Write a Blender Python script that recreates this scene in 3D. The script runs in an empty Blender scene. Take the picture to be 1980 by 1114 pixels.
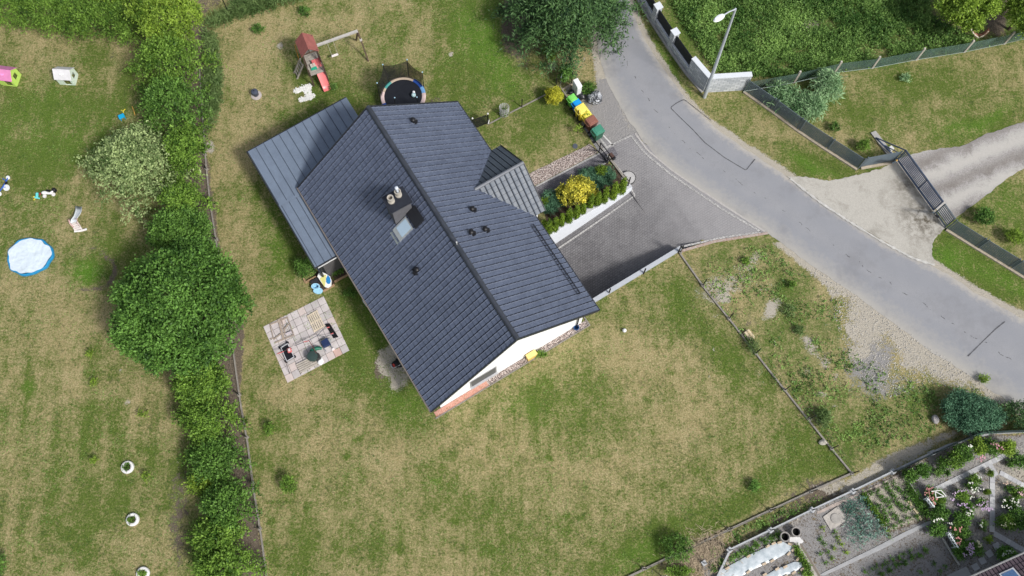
import bpy, math, random
import numpy as np
from mathutils import Vector, Matrix
R = random.Random(7)
NR = np.random.default_rng(11)
S = bpy.context.scene
COL = S.collection
rad = math.radians

# ------------------------------------------------------------------ camera
FPX, TILT, ROLL, HC = 1722.1, .3234, .0104, 53.63
ct, st, cr, sr = math.cos(TILT), math.sin(TILT), math.cos(ROLL), math.sin(ROLL)
FW = np.array([0, st, -ct]); U0 = np.array([0, ct, st]); R0 = np.array([1., 0, 0])
RT = cr*R0+sr*U0; UP = -sr*R0+cr*U0
CO = np.array([0, 0, HC])
cam = bpy.data.cameras.new('camera'); cam.sensor_width = 36; cam.lens = FPX/1980*36
cam.clip_start = 1; cam.clip_end = 3000
co = bpy.data.objects.new('camera', cam); COL.objects.link(co)
M = Matrix(((RT[0], UP[0], -FW[0], 0), (RT[1], UP[1], -FW[1], 0), (RT[2], UP[2], -FW[2], HC), (0, 0, 0, 1)))
co.matrix_world = M; S.camera = co

# ------------------------------------------------------------------ sky and sun
SUN = Vector((.54, -.42, .73)).normalized()
EL = math.asin(SUN.z); RO = math.atan2(SUN.x, SUN.y)
W = bpy.data.worlds.new('World'); S.world = W; W.use_nodes = True
wn = W.node_tree.nodes; wl = W.node_tree.links
sky = wn.new('ShaderNodeTexSky'); sky.sky_type = 'NISHITA'; sky.sun_disc = False
sky.sun_elevation = EL; sky.sun_rotation = RO; sky.dust_density = 3; sky.air_density = 1; sky.ozone_density = 1
bgn = wn['Background']; bgn.inputs[1].default_value = .115
hs = wn.new('ShaderNodeHueSaturation'); hs.inputs['Saturation'].default_value = .6
wl.new(sky.outputs[0], hs.inputs['Color']); wl.new(hs.outputs[0], bgn.inputs[0])
ld = bpy.data.lights.new('sun', 'SUN'); ld.energy = 2.8; ld.angle = rad(9); ld.color = (1, .975, .94)
lo = bpy.data.objects.new('sun', ld); COL.objects.link(lo)
lo.rotation_euler = SUN.to_track_quat('Z', 'Y').to_euler(); lo.location = (0, 0, 60)
S.view_settings.view_transform = 'Standard'; S.view_settings.look = 'None'
S.view_settings.exposure = .27; S.view_settings.gamma = 1
S.render.resolution_x = 1024; S.render.resolution_y = 576

# ------------------------------------------------------------------ coordinates
def G(px, py, z=0.):
    d = (px-990)*RT-(py-557)*UP+FPX*FW
    p = CO+d*((z-HC)/d[2]); return Vector((float(p[0]), float(p[1]), z))
def PIX(x, y, z):
    dx = np.stack([np.asarray(x, float), np.asarray(y, float), np.asarray(z, float)-HC], -1)
    w = dx@FW; return 990+FPX*(dx@RT)/w, 557-FPX*(dx@UP)/w
TH = .5651
HN = Vector((math.cos(TH), math.sin(TH), 0)); HD = Vector((math.sin(TH), -math.cos(TH), 0)); HO = Vector((-8.54, 26.54, 0))
def HU(u, v, z=0.): return HO+HN*u+HD*v+Vector((0, 0, z))
def UV(p): q = Vector(p)-HO; return q.dot(HN), q.dot(HD)

# ------------------------------------------------------------------ materials
MATS = {}
def mat(name, col, rough=.8, var=.15, vs=6., bump=.0, bs=30., metal=0., spec=.3, alpha=None, col2=None, coat=0.):
    if name in MATS: return MATS[name]
    m = bpy.data.materials.new(name); m.use_nodes = True; nt = m.node_tree; N = nt.nodes; L = nt.links
    b = N['Principled BSDF']; b.inputs['Roughness'].default_value = rough; b.inputs['Metallic'].default_value = metal
    b.inputs['Specular IOR Level'].default_value = spec; b.inputs['Coat Weight'].default_value = coat
    tc = N.new('ShaderNodeTexCoord')
    n = N.new('ShaderNodeTexNoise'); n.inputs['Scale'].default_value = vs; n.inputs['Detail'].default_value = 6; n.inputs['Roughness'].default_value = .65
    L.new(tc.outputs['Object'], n.inputs['Vector'])
    r = N.new('ShaderNodeMapRange'); r.inputs[1].default_value = .3; r.inputs[2].default_value = .7
    L.new(n.outputs[0], r.inputs[0])
    mx = N.new('ShaderNodeMix'); mx.data_type = 'RGBA'; L.new(r.outputs[0], mx.inputs[0])
    c2 = col2 or tuple(c*(1+var) for c in col); c1 = col if col2 else tuple(c*(1-var) for c in col)
    mx.inputs[6].default_value = (*c1, 1); mx.inputs[7].default_value = (*c2, 1)
    L.new(mx.outputs[2], b.inputs['Base Color'])
    if bump:
        n2 = N.new('ShaderNodeTexNoise'); n2.inputs['Scale'].default_value = bs; n2.inputs['Detail'].default_value = 4
        L.new(tc.outputs['Object'], n2.inputs['Vector'])
        bp = N.new('ShaderNodeBump'); bp.inputs['Strength'].default_value = bump; bp.inputs['Distance'].default_value = .05
        L.new(n2.outputs[0], bp.inputs['Height']); L.new(bp.outputs[0], b.inputs['Normal'])
    if alpha is not None: b.inputs['Alpha'].default_value = alpha
    MATS[name] = m; return m
def mixn(nt, fac, a, b):
    mx = nt.nodes.new('ShaderNodeMix'); mx.data_type = 'RGBA'
    for s, v in ((0, fac), (6, a), (7, b)):
        if isinstance(v, (tuple, list)): mx.inputs[s].default_value = (*v, 1) if len(v) == 3 else v
        elif isinstance(v, (int, float)): mx.inputs[s].default_value = v
        else: nt.links.new(v, mx.inputs[s])
    return mx.outputs[2]
def mth(nt, op, *a):
    n = nt.nodes.new('ShaderNodeMath'); n.operation = op
    for i, v in enumerate(a):
        if isinstance(v, (int, float)): n.inputs[i].default_value = v
        else: nt.links.new(v, n.inputs[i])
    return n.outputs[0]
def noisen(nt, scale, det=5, rough=.6, vec=None, dist=0):
    n = nt.nodes.new('ShaderNodeTexNoise'); n.inputs['Scale'].default_value = scale; n.inputs['Detail'].default_value = det
    n.inputs['Roughness'].default_value = rough; n.inputs['Distortion'].default_value = dist
    if vec is None:
        g = nt.nodes.new('ShaderNodeNewGeometry'); vec = g.outputs['Position']
    nt.links.new(vec, n.inputs['Vector']); return n.outputs[0]
def rng(nt, v, a, b, c=0., d=1.):
    r = nt.nodes.new('ShaderNodeMapRange'); nt.links.new(v, r.inputs[0])
    for i, x in enumerate((a, b, c, d)): r.inputs[i+1].default_value = x
    return r.outputs[0]
def newmat(name):
    m = bpy.data.materials.new(name); m.use_nodes = True; MATS[name] = m; return m, m.node_tree, m.node_tree.nodes['Principled BSDF']
def leafmat(name, dark, light, trans=.25, rough=.55):
    if name in MATS: return MATS[name]
    m, nt, b = newmat(name)
    a = nt.nodes.new('ShaderNodeAttribute'); a.attribute_name = 'tint'
    v = noisen(nt, 1.3, 3); f = mth(nt, 'ADD', a.outputs['Fac'], rng(nt, v, .3, .7, -.25, .25))
    f = rng(nt, f, 0, 1); c = mixn(nt, f, dark, light)
    nt.links.new(c, b.inputs['Base Color']); b.inputs['Roughness'].default_value = rough; b.inputs['Specular IOR Level'].default_value = .25
    t = nt.nodes.new('ShaderNodeBsdfTranslucent'); nt.links.new(c, t.inputs['Color'])
    ms = nt.nodes.new('ShaderNodeMixShader'); ms.inputs[0].default_value = trans
    nt.links.new(b.outputs[0], ms.inputs[1]); nt.links.new(t.outputs[0], ms.inputs[2])
    nt.links.new(ms.outputs[0], nt.nodes['Material Output'].inputs[0]); return m

# ------------------------------------------------------------------ mesh helpers
def tag(o, label=None, cat=None, group=None, kind=None):
    if label: o['label'] = label
    if cat: o['category'] = cat
    if group: o['group'] = group
    if kind: o['kind'] = kind
    return o
def thing(name, label, cat, loc, rz=0., group=None):
    o = bpy.data.objects.new(name, None); o.empty_display_size = .3; COL.objects.link(o)
    o.location = loc; o.rotation_euler = (0, 0, rz); return tag(o, label, cat, group)
def link(name, me, m, parent=None, origin=None):
    for x in (m if isinstance(m, (list, tuple)) else [m]): me.materials.append(x)
    o = bpy.data.objects.new(name, me); COL.objects.link(o)
    if parent: o.parent = parent
    if origin is not None: o.location = origin
    return o
def copytree(o, loc=None, rz=None, label=None, name=None, scale=None, parent=None, swap=None):
    c = o.copy(); COL.objects.link(c); c.parent = parent
    if loc is not None: c.location = loc
    if rz is not None: c.rotation_euler = (0, 0, rz)
    if label: c['label'] = label
    if scale: c.scale = scale if hasattr(scale, '__len__') else (scale,)*3
    if swap and c.data and swap.get(o.data.materials[0].name):
        c.data = c.data.copy(); c.data.materials[0] = swap[o.data.materials[0].name]
    for ch in list(o.children): copytree(ch, parent=c, swap=swap)
    return c
class MB:
    def __init__(s): s.v = []; s.f = []; s.m = []; s.mi = 0; s.sm = False
    def mati(s, i): s.mi = i; return s
    def add(s, vs, fs):
        k = len(s.v); s.v += [tuple(v) for v in vs]; s.f += [tuple(k+i for i in f) for f in fs]; s.m += [s.mi]*len(fs); return s
    def box(s, c, d, rz=0, ry=0, rx=0, top=1.):
        x, y, z = d[0]/2, d[1]/2, d[2]/2
        m = Matrix.Rotation(rz, 3, 'Z')@Matrix.Rotation(ry, 3, 'Y')@Matrix.Rotation(rx, 3, 'X'); c = Vector(c)
        vs = [c+m@Vector((sx*x*(top if sz > 0 else 1), sy*y*(top if sz > 0 else 1), sz*z)) for sz in (-1, 1) for sy in (-1, 1) for sx in (-1, 1)]
        return s.add(vs, [(0, 2, 3, 1), (4, 5, 7, 6), (0, 1, 5, 4), (2, 6, 7, 3), (0, 4, 6, 2), (1, 3, 7, 5)])
    def bar(s, a, b, w, h=None):          # rectangular bar a->b, w across, h vertical
        h = h or w; a = Vector(a); b = Vector(b); d = (b-a).normalized()
        up = Vector((0, 0, 1)) if abs(d.z) < .95 else Vector((0, 1, 0))
        x = d.cross(up).normalized(); y = x.cross(d).normalized()
        vs = [p+x*(i*w/2)+y*(j*h/2) for p in (a, b) for i, j in ((-1, -1), (1, -1), (1, 1), (-1, 1))]
        return s.add(vs, [(0, 1, 2, 3), (7, 6, 5, 4), (0, 4, 5, 1), (1, 5, 6, 2), (2, 6, 7, 3), (3, 7, 4, 0)])
    def tube(s, pts, r, n=8, cap=True):
        pts = [Vector(p) for p in pts]; rs = r if hasattr(r, '__len__') else [r]*len(pts); vs = []
        for i, p in enumerate(pts):
            d = (pts[min(i+1, len(pts)-1)]-pts[max(i-1, 0)]).normalized()
            up = Vector((0, 0, 1)) if abs(d.z) < .9 else Vector((1, 0, 0))
            x = d.cross(up).normalized(); y = x.cross(d)
            vs += [p+(x*math.cos(t)+y*math.sin(t))*rs[i] for t in [2*math.pi*k/n for k in range(n)]]
        fs = [(i*n+k, i*n+(k+1) % n, (i+1)*n+(k+1) % n, (i+1)*n+k) for i in range(len(pts)-1) for k in range(n)]
        if cap: fs += [tuple(range(n-1, -1, -1)), tuple(range((len(pts)-1)*n, len(pts)*n))]
        return s.add(vs, fs)
    def lathe(s, c, prof, n=24, sx=1, sy=1):    # prof: (r,z)
        c = Vector(c); vs = [c+Vector((r*math.cos(2*math.pi*k/n)*sx, r*math.sin(2*math.pi*k/n)*sy, z)) for r, z in prof for k in range(n)]
        fs = [(i*n+k, i*n+(k+1) % n, (i+1)*n+(k+1) % n, (i+1)*n+k) for i in range(len(prof)-1) for k in range(n)]
        fs += [tuple(range(n-1, -1, -1)), tuple(range((len(prof)-1)*n, len(prof)*n))]
        return s.add(vs, fs)
    def ball(s, c, r, n=14, k=9):
        r = r if hasattr(r, '__len__') else (r,)*3
        c = Vector(c); vs = []
        for i in range(k+1):
            a = math.pi*i/k
            vs += [c+Vector((r[0]*math.sin(a)*math.cos(2*math.pi*j/n), r[1]*math.sin(a)*math.sin(2*math.pi*j/n), -r[2]*math.cos(a))) for j in range(n)]
        return s.add(vs, [(i*n+j, i*n+(j+1) % n, (i+1)*n+(j+1) % n, (i+1)*n+j) for i in range(k) for j in range(n)])
    def prism(s, poly, z0, z1):
        n = len(poly)
        z0s = z0 if hasattr(z0, '__len__') else [z0]*n; z1s = z1 if hasattr(z1, '__len__') else [z1]*n
        a = sum(poly[i][0]*poly[(i+1) % n][1]-poly[(i+1) % n][0]*poly[i][1] for i in range(n))
        vs = [(p[0], p[1], z) for p, z in zip(poly, z0s)]+[(p[0], p[1], z) for p, z in zip(poly, z1s)]
        fs = [tuple(range(n-1, -1, -1)), tuple(range(n, 2*n))]+[(i, (i+1) % n, n+(i+1) % n, n+i) for i in range(n)]
        if a < 0: fs = [tuple(reversed(f)) for f in fs]
        return s.add(vs, fs)
    def slab(s, corners, t):              # quad of 3D corners thickened downwards
        c = [Vector(x) for x in corners]; lo = [x-Vector((0, 0, t)) for x in c]; n = len(c)
        return s.add(c+lo, [tuple(range(n)), tuple(range(2*n-1, n-1, -1))]+[(i+n, (i+1) % n+n, (i+1) % n, i) for i in range(n)])
    def build(s, name, m, parent=None, off=None, smooth=False, bevel=0):
        me = bpy.data.meshes.new(name)
        v = s.v; org = None
        if off is not None: v = [(a[0]-off[0], a[1]-off[1], a[2]-off[2]) for a in v]
        elif parent is None:
            A = np.array(v); org = Vector(((A[:, 0].min()+A[:, 0].max())/2, (A[:, 1].min()+A[:, 1].max())/2, A[:, 2].min()))
            v = [tuple(r) for r in (A-np.array(org))]
        me.from_pydata(v, [], s.f); 
        if isinstance(m, (list, tuple)): me.polygons.foreach_set('material_index', s.m)
        if smooth: me.polygons.foreach_set('use_smooth', [True]*len(s.f))
        me.update(); o = link(name, me, m, parent, org)
        if bevel:
            b = o.modifiers.new('bevel', 'BEVEL'); b.width = bevel; b.segments = 2; b.limit_method = 'ANGLE'
        if smooth:
            try: me.set_sharp_from_angle(angle=rad(40))
            except Exception: pass
        return o
def npmesh(name, V, F, m, parent=None, origin=None, attrs=None, smooth=False):
    V = np.asarray(V, np.float32); F = np.asarray(F, np.int32); me = bpy.data.meshes.new(name)
    me.vertices.add(len(V)); me.vertices.foreach_set('co', V.ravel())
    k = F.shape[1]; me.loops.add(F.size); me.loops.foreach_set('vertex_index', F.ravel())
    me.polygons.add(len(F)); me.polygons.foreach_set('loop_start', np.arange(0, F.size, k, dtype=np.int32))
    if smooth: me.polygons.foreach_set('use_smooth', np.ones(len(F), bool))
    me.update(calc_edges=True)
    for n, (dom, typ, val) in (attrs or {}).items():
        a = me.attributes.new(n, typ, dom)
        a.data.foreach_set('value' if typ == 'FLOAT' else 'color', np.asarray(val, np.float32).ravel())
    return link(name, me, m, parent, origin)

# ------------------------------------------------------------------ foliage
def unit(a): return a/(np.linalg.norm(a, axis=-1, keepdims=True)+1e-9)
def leafquads(P, D, Nn, ln, wd):
    D = unit(D); X = unit(np.cross(D, Nn)); ln = np.asarray(ln)[:, None]; wd = np.asarray(wd)[:, None]
    Z = np.cross(X, D)
    V = np.stack([P, P+D*ln*.5+X*wd*.5+Z*ln*.07, P+D*ln, P+D*ln*.5-X*wd*.5+Z*ln*.07], 1).reshape(-1, 3)
    return V, np.arange(len(V)).reshape(-1, 4)
def foliage(blobs, ntw, k=7, tl=.4, leaf=.11, asp=.55, up=.3, spread=.55, droop=0., lower=-.35, tintspread=.35, seed=0, zmin=.03):
    g = np.random.default_rng(seed+1000); B = np.array([[*c, *r] for c, r in blobs], float)
    w = (B[:, 3]*B[:, 4]+B[:, 3]*B[:, 5]+B[:, 4]*B[:, 5]); w /= w.sum()
    i = g.choice(len(B), ntw*2, p=w); d = unit(g.normal(size=(ntw*2, 3))); d = d[(ok := d[:, 2] > lower)]; i = i[ok]
    rf = 1-np.abs(g.normal(size=len(d)))*.13; O = B[i, :3]+d*B[i, 3:]*rf[:, None]
    inside = np.zeros(len(O), bool)
    for j in range(len(B)):
        q = ((O-B[j, :3])/B[j, 3:]); inside |= ((q**2).sum(1) < .62) & (i != j)
    keep = np.where(~inside)[0][:ntw]; O = O[keep]; d = d[keep]; i = i[keep]; n = len(O)
    bt = g.random(len(B)); T = .46+(bt[i]-.5)*tintspread*1.3+g.normal(size=n)*.2
    td = unit(unit(d/B[i, 3:])*1.0+g.normal(size=(n, 3))*spread*.6+np.array([0, 0, up])-np.array([0, 0, droop]))
    t = (np.arange(k)+.5)/k
    P = O[:, None, :]+td[:, None, :]*(t[None, :, None]*tl*(.6+.8*g.random((n, 1, 1)))-tl*.35)
    P[..., 2] -= droop*.3*t[None]**2
    P = P+g.normal(size=P.shape)*leaf*.35
    D = td[:, None, :]*.8+g.normal(size=P.shape)*.8
    Nn = unit(d[:, None, :]*.6+np.array([0, 0, .7])+g.normal(size=P.shape)*.45)
    P = P.reshape(-1, 3); D = D.reshape(-1, 3); Nn = Nn.reshape(-1, 3); T = np.repeat(T, k)+g.normal(size=n*k)*.08+np.tile(t, n)*.12
    P[:, 2] = np.maximum(P[:, 2], zmin)
    ln = leaf*(.7+.6*g.random(len(P))); V, F = leafquads(P, D, Nn, ln, ln*asp)
    return V, F, np.clip(T, 0, 1)
def crownblobs(c, r, m, seed, sat=(.24, .42), low=-.2, core=.78):
    g = random.Random(seed); c = Vector(c); out = [(tuple(c), (r[0]*core, r[1]*core, r[2]*core))]
    for j in range(m):
        a = g.random()*2*math.pi; z = g.uniform(low, 1); q = math.sqrt(max(0, 1-z*z)); s = g.uniform(*sat)
        k = 1-s*.85+g.uniform(-.06, .1)
        out.append(((c.x+r[0]*q*math.cos(a)*k, c.y+r[1]*q*math.sin(a)*k, c.z+r[2]*z*k), (r[0]*s, r[1]*s, max(r[2]*s, .5*min(r[0], r[1])*s))))
    return out
BARK = mat('bark', (.10, .075, .055), .9, .3, 12, .5, 25)
def branchblobs(c, r, nb, seed, droop=.25, wid=.16, tiers=(.0, .35, .7)):
    g = random.Random(seed); c = Vector(c); out = [(tuple(c-Vector((0, 0, r[2]*.25))), (r[0]*.45, r[1]*.45, r[2]*.6))]
    for k in range(nb):
        t = tiers[k % len(tiers)]; a = 2*math.pi*(k/nb*len(tiers)+g.uniform(-.04, .04))+t*5; L = (1.12-.75*t)*g.uniform(.78, 1.08)
        for j in range(6):
            f = (j+1)/6; w_ = wid*(1.25-.75*f); rr_ = r[0]*w_; out.append(((c.x+r[0]*L*f*math.cos(a), c.y+r[1]*L*f*math.sin(a), c.z+r[2]*(t*1.1-.25-droop*f*f)), (rr_, rr_, rr_*.55)))
            a += g.uniform(-.05, .05)
    return out
def mpp(px, py): return (G(px+10, py)-G(px-10, py)).length/20
def plant(name, label, cat, px, py, rx, ry, h, lm, ntw, group=None, base=None, core=.70, br=0, brk=None, m=14, seed=1, trunk=True, part='crown', zc=.55, rzf=.48, tw=None, low=-.2, sat=(.24, .42), tr=.12, **kw):
    """crown centred at photo pixel px,py (radii in photo pixels), height h in metres"""
    z = h*zc; c = G(px, py, z); s = mpp(px, py)*(HC-z)/HC; r = (rx*s, ry*s*1.02, h*rzf)
    b = Vector(base) if base else Vector((c.x, c.y, 0)); T = thing(name, label, cat, b, 0, group)
    bl = crownblobs(c-b, r, m, seed, sat=sat, low=low, core=core) if not br else branchblobs(c-b, r, br, seed, **(brk or {}))
    V, F, t = foliage(bl, ntw, seed=seed, **kw); npmesh(part, V, F, lm, T, attrs={'tint': ('FACE', 'FLOAT', t)})
    if trunk:
        q = MB(); top = c-b; q.tube([(0, 0, -.1), (top.x*.3, top.y*.3, z*.4), (top.x*.8, top.y*.8, z*.9), top+Vector((0, 0, r[2]*.4))], [tr, tr*.8, tr*.5, tr*.2], 8)
        g = random.Random(seed)
        for cc, rr in bl[1:min(len(bl), 12)]:
            p0 = Vector((top.x*.5, top.y*.5, z*.55)); p2 = Vector(cc); p1 = p0.lerp(p2, .5)+Vector((0, 0, -.1*h*.5+g.random()*.1))
            q.tube([p0, p1, p2], [tr*.45, tr*.3, tr*.1], 6)
        q.build('trunk', BARK, T, smooth=True)
    return T
LM = dict(
 green=leafmat('leaf_green', (.020, .065, .009), (.20, .38, .07)),
 deep=leafmat('leaf_deep', (.020, .065, .010), (.19, .38, .07)),
 bright=leafmat('leaf_bright', (.022, .075, .007), (.27, .45, .07)),
 yel=leafmat('leaf_yellowgreen', (.06, .13, .012), (.36, .52, .07)),
 silver=leafmat('leaf_silver', (.04, .10, .015), (.52, .64, .28)),
 conifer=leafmat('leaf_conifer', (.010, .038, .014), (.13, .25, .08), .12),
 thuja=leafmat('leaf_thuja', (.04, .09, .006), (.22, .33, .03), .12),
 blue=leafmat('leaf_juniper', (.018, .06, .03), (.15, .32, .18), .1),
 gold=leafmat('leaf_gold', (.02, .06, .004), (.95, .86, .12), .2),
 golden=leafmat('leaf_golden_conifer', (.12, .15, .006), (.66, .64, .06), .15),
 leek=leafmat('leaf_leek', (.05, .14, .10), (.34, .52, .42), .15),
 spruce=leafmat('leaf_willow', (.07, .18, .06), (.42, .62, .32), .15),
 weed=leafmat('leaf_weed', (.045, .12, .02), (.30, .48, .12), .25),
 grassy=leafmat('leaf_tall_grass', (.07, .14, .035), (.24, .34, .12), .25),
)
# ================================================================== GROUND
_lat = {}
def vnoise(x, y, s, seed=0):
    k = seed
    if k not in _lat: _lat[k] = np.random.default_rng(seed+77).random((256, 256))
    L = _lat[k]; x = np.asarray(x)*s+500; y = np.asarray(y)*s+500
    xi = np.floor(x).astype(int); yi = np.floor(y).astype(int); fx = x-xi; fy = y-yi
    fx = fx*fx*(3-2*fx); fy = fy*fy*(3-2*fy); a = lambda i, j: L[(xi+i) % 256, (yi+j) % 256]
    return (a(0, 0)*(1-fx)+a(1, 0)*fx)*(1-fy)+(a(0, 1)*(1-fx)+a(1, 1)*fx)*fy
def fbm(x, y, s, o=4, seed=0): return sum(vnoise(x, y, s*2**i, seed+i)*.5**i for i in range(o))/sum(.5**i for i in range(o))
def sdpoly(px, py, poly):                 # signed distance (negative inside)
    P = np.array(poly, float); n = len(P); d = np.full(px.shape, 1e9); ins = np.zeros(px.shape, bool)
    for i in range(n):
        a = P[i]; b = P[(i+1) % n]; e = b-a; t = np.clip(((px-a[0])*e[0]+(py-a[1])*e[1])/(e@e+1e-9), 0, 1)
        d = np.minimum(d, np.hypot(px-a[0]-t*e[0], py-a[1]-t*e[1]))
        c = ((a[1] > py) != (b[1] > py)) & (px < (b[0]-a[0])*(py-a[1])/(b[1]-a[1]+1e-12)+a[0]); ins ^= c
    return np.where(ins, -d, d)
def sdline(px, py, line):
    P = np.array(line, float); d = np.full(px.shape, 1e9)
    for a, b in zip(P[:-1], P[1:]):
        e = b-a; t = np.clip(((px-a[0])*e[0]+(py-a[1])*e[1])/(e@e+1e-9), 0, 1); d = np.minimum(d, np.hypot(px-a[0]-t*e[0], py-a[1]-t*e[1]))
    return d
def axis(a, b, s, ext): 
    m = list(np.arange(a, b+1e-6, s)); return np.array([a-e for e in reversed(ext)]+m+[b+e for e in ext])
xs = axis(-47, 47, .2, [2, 6, 14, 30, 70, 200, 800]); ys = axis(-14, 58, .2, [2, 6, 14, 30, 70, 200, 800])
X, Y = np.meshgrid(xs, ys); NXg, NYg = len(xs), len(ys)
PX, PY = PIX(X, Y, X*0); PX = np.clip(PX, -3000, 6000); PY = np.clip(PY, -3000, 6000)
wx = (fbm(X, Y, .35, 4, 1)-.5)*60; wy = (fbm(X, Y, .35, 4, 9)-.5)*60; QX = PX+wx; QY = PY+wy
ROADL = [(1150, -160), (1152, -60), (1160, 20), (1150, 60), (1155, 100), (1165, 140), (1188, 190), (1212, 230), (1236, 262), (1275, 312), (1330, 352), (1400, 400), (1480, 446), (1560, 508), (1640, 560), (1720, 618), (1800, 680), (1870, 722), (1980, 800), (2150, 920), (2400, 1090)]
ROADR = [(1190, -160), (1205, -60), (1218, 10), (1238, 60), (1262, 105), (1295, 150), (1330, 198), (1372, 240), (1425, 278), (1478, 312), (1525, 344), (1590, 391), (1650, 432), (1720, 478), (1810, 516), (1870, 556), (1930, 592), (1990, 622), (2150, 715), (2400, 860)]
g = .56+np.zeros_like(X); lush = np.zeros_like(X); soil = np.zeros_like(X); sand = np.zeros_like(X); dark = np.zeros_like(X); weed = np.zeros_like(X)
def blob(ch, cx, cy, rx, ry, v, ang=0., warp=1.):
    a = rad(ang); dx = PX+wx*warp-cx; dy = PY+wy*warp-cy
    u = (dx*math.cos(a)+dy*math.sin(a))/rx; w = (-dx*math.sin(a)+dy*math.cos(a))/ry
    ch += v*np.exp(-(u*u+w*w)**1.3)
def area(ch, poly, v, soft=6., warp=.25):
    d = sdpoly(PX+wx*warp, PY+wy*warp, poly); k = np.clip(.5-d/(2*soft), 0, 1); ch[:] = ch*(1-k)+v*k
# neighbour lawn on the left
for b in [(120, 250, 190, 110, .32), (60, 300, 90, 60, .2), (170, 110, 30, 22, .5), (30, 60, 90, 18, -.3), (215, 85, 60, 22, -.3), (120, 95, 80, 25, -.15), (180, 440, 60, 40, -.1),
          (50, 620, 110, 90, -.28), (150, 600, 90, 90, -.22), (110, 760, 50, 130, -.12), (230, 560, 40, 60, .2), (30, 1000, 70, 80, .22), (160, 1040, 60, 60, .25), (220, 900, 60, 80, .12), (330, 930, 40, 90, -.15), (350, 1060, 40, 70, -.2),
          (88, 680, 22, 40, .3), (50, 740, 18, 14, .45), (145, 1030, 22, 30, .3), (205, 450, 30, 50, .15), (285, 460, 40, 60, .1)]: blob(g, *b)
for k in range(12): blob(g, 20+k*30, 900, 9, 330, (.14 if k % 2 else -.14), 3+R.uniform(-3, 3), .3)
blob(lush, 90, 240, 130, 70, .25); blob(lush, 165, 525, 36, 26, .9, 0, .4); blob(g, 165, 525, 36, 26, .5, 0, .4); blob(lush, 50, 740, 16, 12, .4)
# main lawn
for b in [(480, 230, 70, 180, -.38), (520, 80, 90, 50, -.3), (640, 60, 70, 30, -.2), (740, 60, 100, 70, -.1), (920, 110, 90, 120, .4), (960, 30, 60, 60, .3), (600, 150, 40, 40, .3), (590, 250, 80, 40, .35), (670, 165, 50, 30, .3), (470, 420, 50, 120, -.3),
          (540, 410, 45, 110, .5), (560, 500, 40, 40, .5), (480, 340, 30, 50, .3), (450, 620, 30, 120, -.3), (500, 600, 30, 30, -.2), (720, 600, 60, 80, .5), (700, 680, 50, 60, .4), (780, 760, 50, 50, .5), (820, 830, 60, 30, .35), (600, 760, 80, 40, -.25), (640, 860, 80, 40, -.15),
          (560, 860, 60, 50, -.1), (620, 900, 70, 60, -.3), (760, 900, 100, 50, -.2), (900, 880, 120, 50, -.15), (1000, 800, 60, 50, .25), (1040, 770, 50, 30, .3), (970, 730, 60, 30, -.15, -30), (1100, 660, 60, 40, -.1), (1230, 660, 90, 50, -.35), (1330, 760, 120, 70, -.3), (1260, 850, 100, 50, -.28),
          (1150, 900, 100, 50, -.3), (1450, 830, 60, 80, -.1), (1240, 520, 60, 25, -.2, -25), (1170, 600, 40, 25, .2), (1340, 620, 30, 90, .3, -30), (1420, 720, 30, 90, .3, -35), (1540, 880, 80, 60, .38), (1600, 920, 40, 40, .4), (1450, 980, 80, 40, .35, -25), (1340, 1010, 70, 40, .4, -25), (1240, 1060, 80, 40, .45, -25),
          (560, 1060, 60, 50, .3), (700, 1060, 80, 50, .12), (850, 1050, 90, 40, -.05), (1000, 1040, 120, 60, .15), (1100, 970, 60, 30, -.1), (520, 940, 20, 60, .1), (500, 1030, 12, 90, -.2), (1040, 250, 60, 50, .22), (980, 280, 50, 40, .2), (1060, 190, 40, 60, .2), (850, 290, 40, 40, .2)]: blob(g, *b)
for b in [(930, 60, 60, 60, .6), (980, 130, 40, 60, .5), (540, 440, 30, 90, .35), (720, 620, 40, 60, .3), (790, 780, 40, 40, .3), (1240, 1080, 70, 30, .4, -25), (1000, 790, 40, 26, .25), (845, 935, 14, 12, .5)]: blob(lush, *b)
# right-hand lawns and verge
for b in [(1760, 180, 160, 60, .25), (1900, 240, 90, 30, .4), (1700, 180, 60, 20, -.25), (1800, 210, 90, 14, -.15), (1920, 140, 60, 25, -.15), (1420, 220, 60, 30, -.15), (1560, 310, 80, 20, .45, 28), (1480, 260, 50, 18, -.3, 30), (1620, 330, 50, 18, .3, 25), (1920, 540, 120, 40, .5, 28), (1840, 480, 40, 40, .5), (1940, 400, 80, 70, .35),
          (1300, 130, 14, 120, .4, -40), (1250, 40, 14, 60, .1, -20)]: blob(g, *b)
for b in [(1840, 500, 40, 36, .6), (1940, 550, 90, 22, .5, 30), (1560, 318, 60, 10, .5, 28), (1320, 160, 10, 70, .5, -38), (1900, 235, 80, 14, .5, -20), (1940, 400, 50, 50, .3)]: blob(lush, *b)
# rough verge between lawn and road
VERGE = [(1320, 484), (1400, 470), (1482, 455), (1560, 520), (1640, 580), (1700, 640), (1790, 690), (1900, 740), (1920, 790), (1850, 830), (1740, 870), (1650, 912), (1610, 870), (1530, 770), (1410, 612)]
area(g, VERGE, .44, 8); area(weed, VERGE, .5, 8)
for b in [(1420, 530, 50, 30, .45), (1380, 560, 30, 20, .45), (1470, 500, 40, 14, .4), (1500, 600, 40, 25, .3), (1560, 700, 50, 16, .22), (1640, 740, 40, 20, .3), (1590, 680, 20, 20, .4), (1700, 780, 50, 20, .15), (1480, 560, 30, 15, .3), (1560, 660, 18, 12, .4)]: blob(sand, *b, 0, .8)
for b in [(1520, 540, 50, 60, .3), (1620, 860, 60, 60, .3), (1560, 780, 50, 40, .3), (1500, 640, 40, 60, .25), (1820, 760, 70, 40, .3)]: blob(g, *b)
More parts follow.
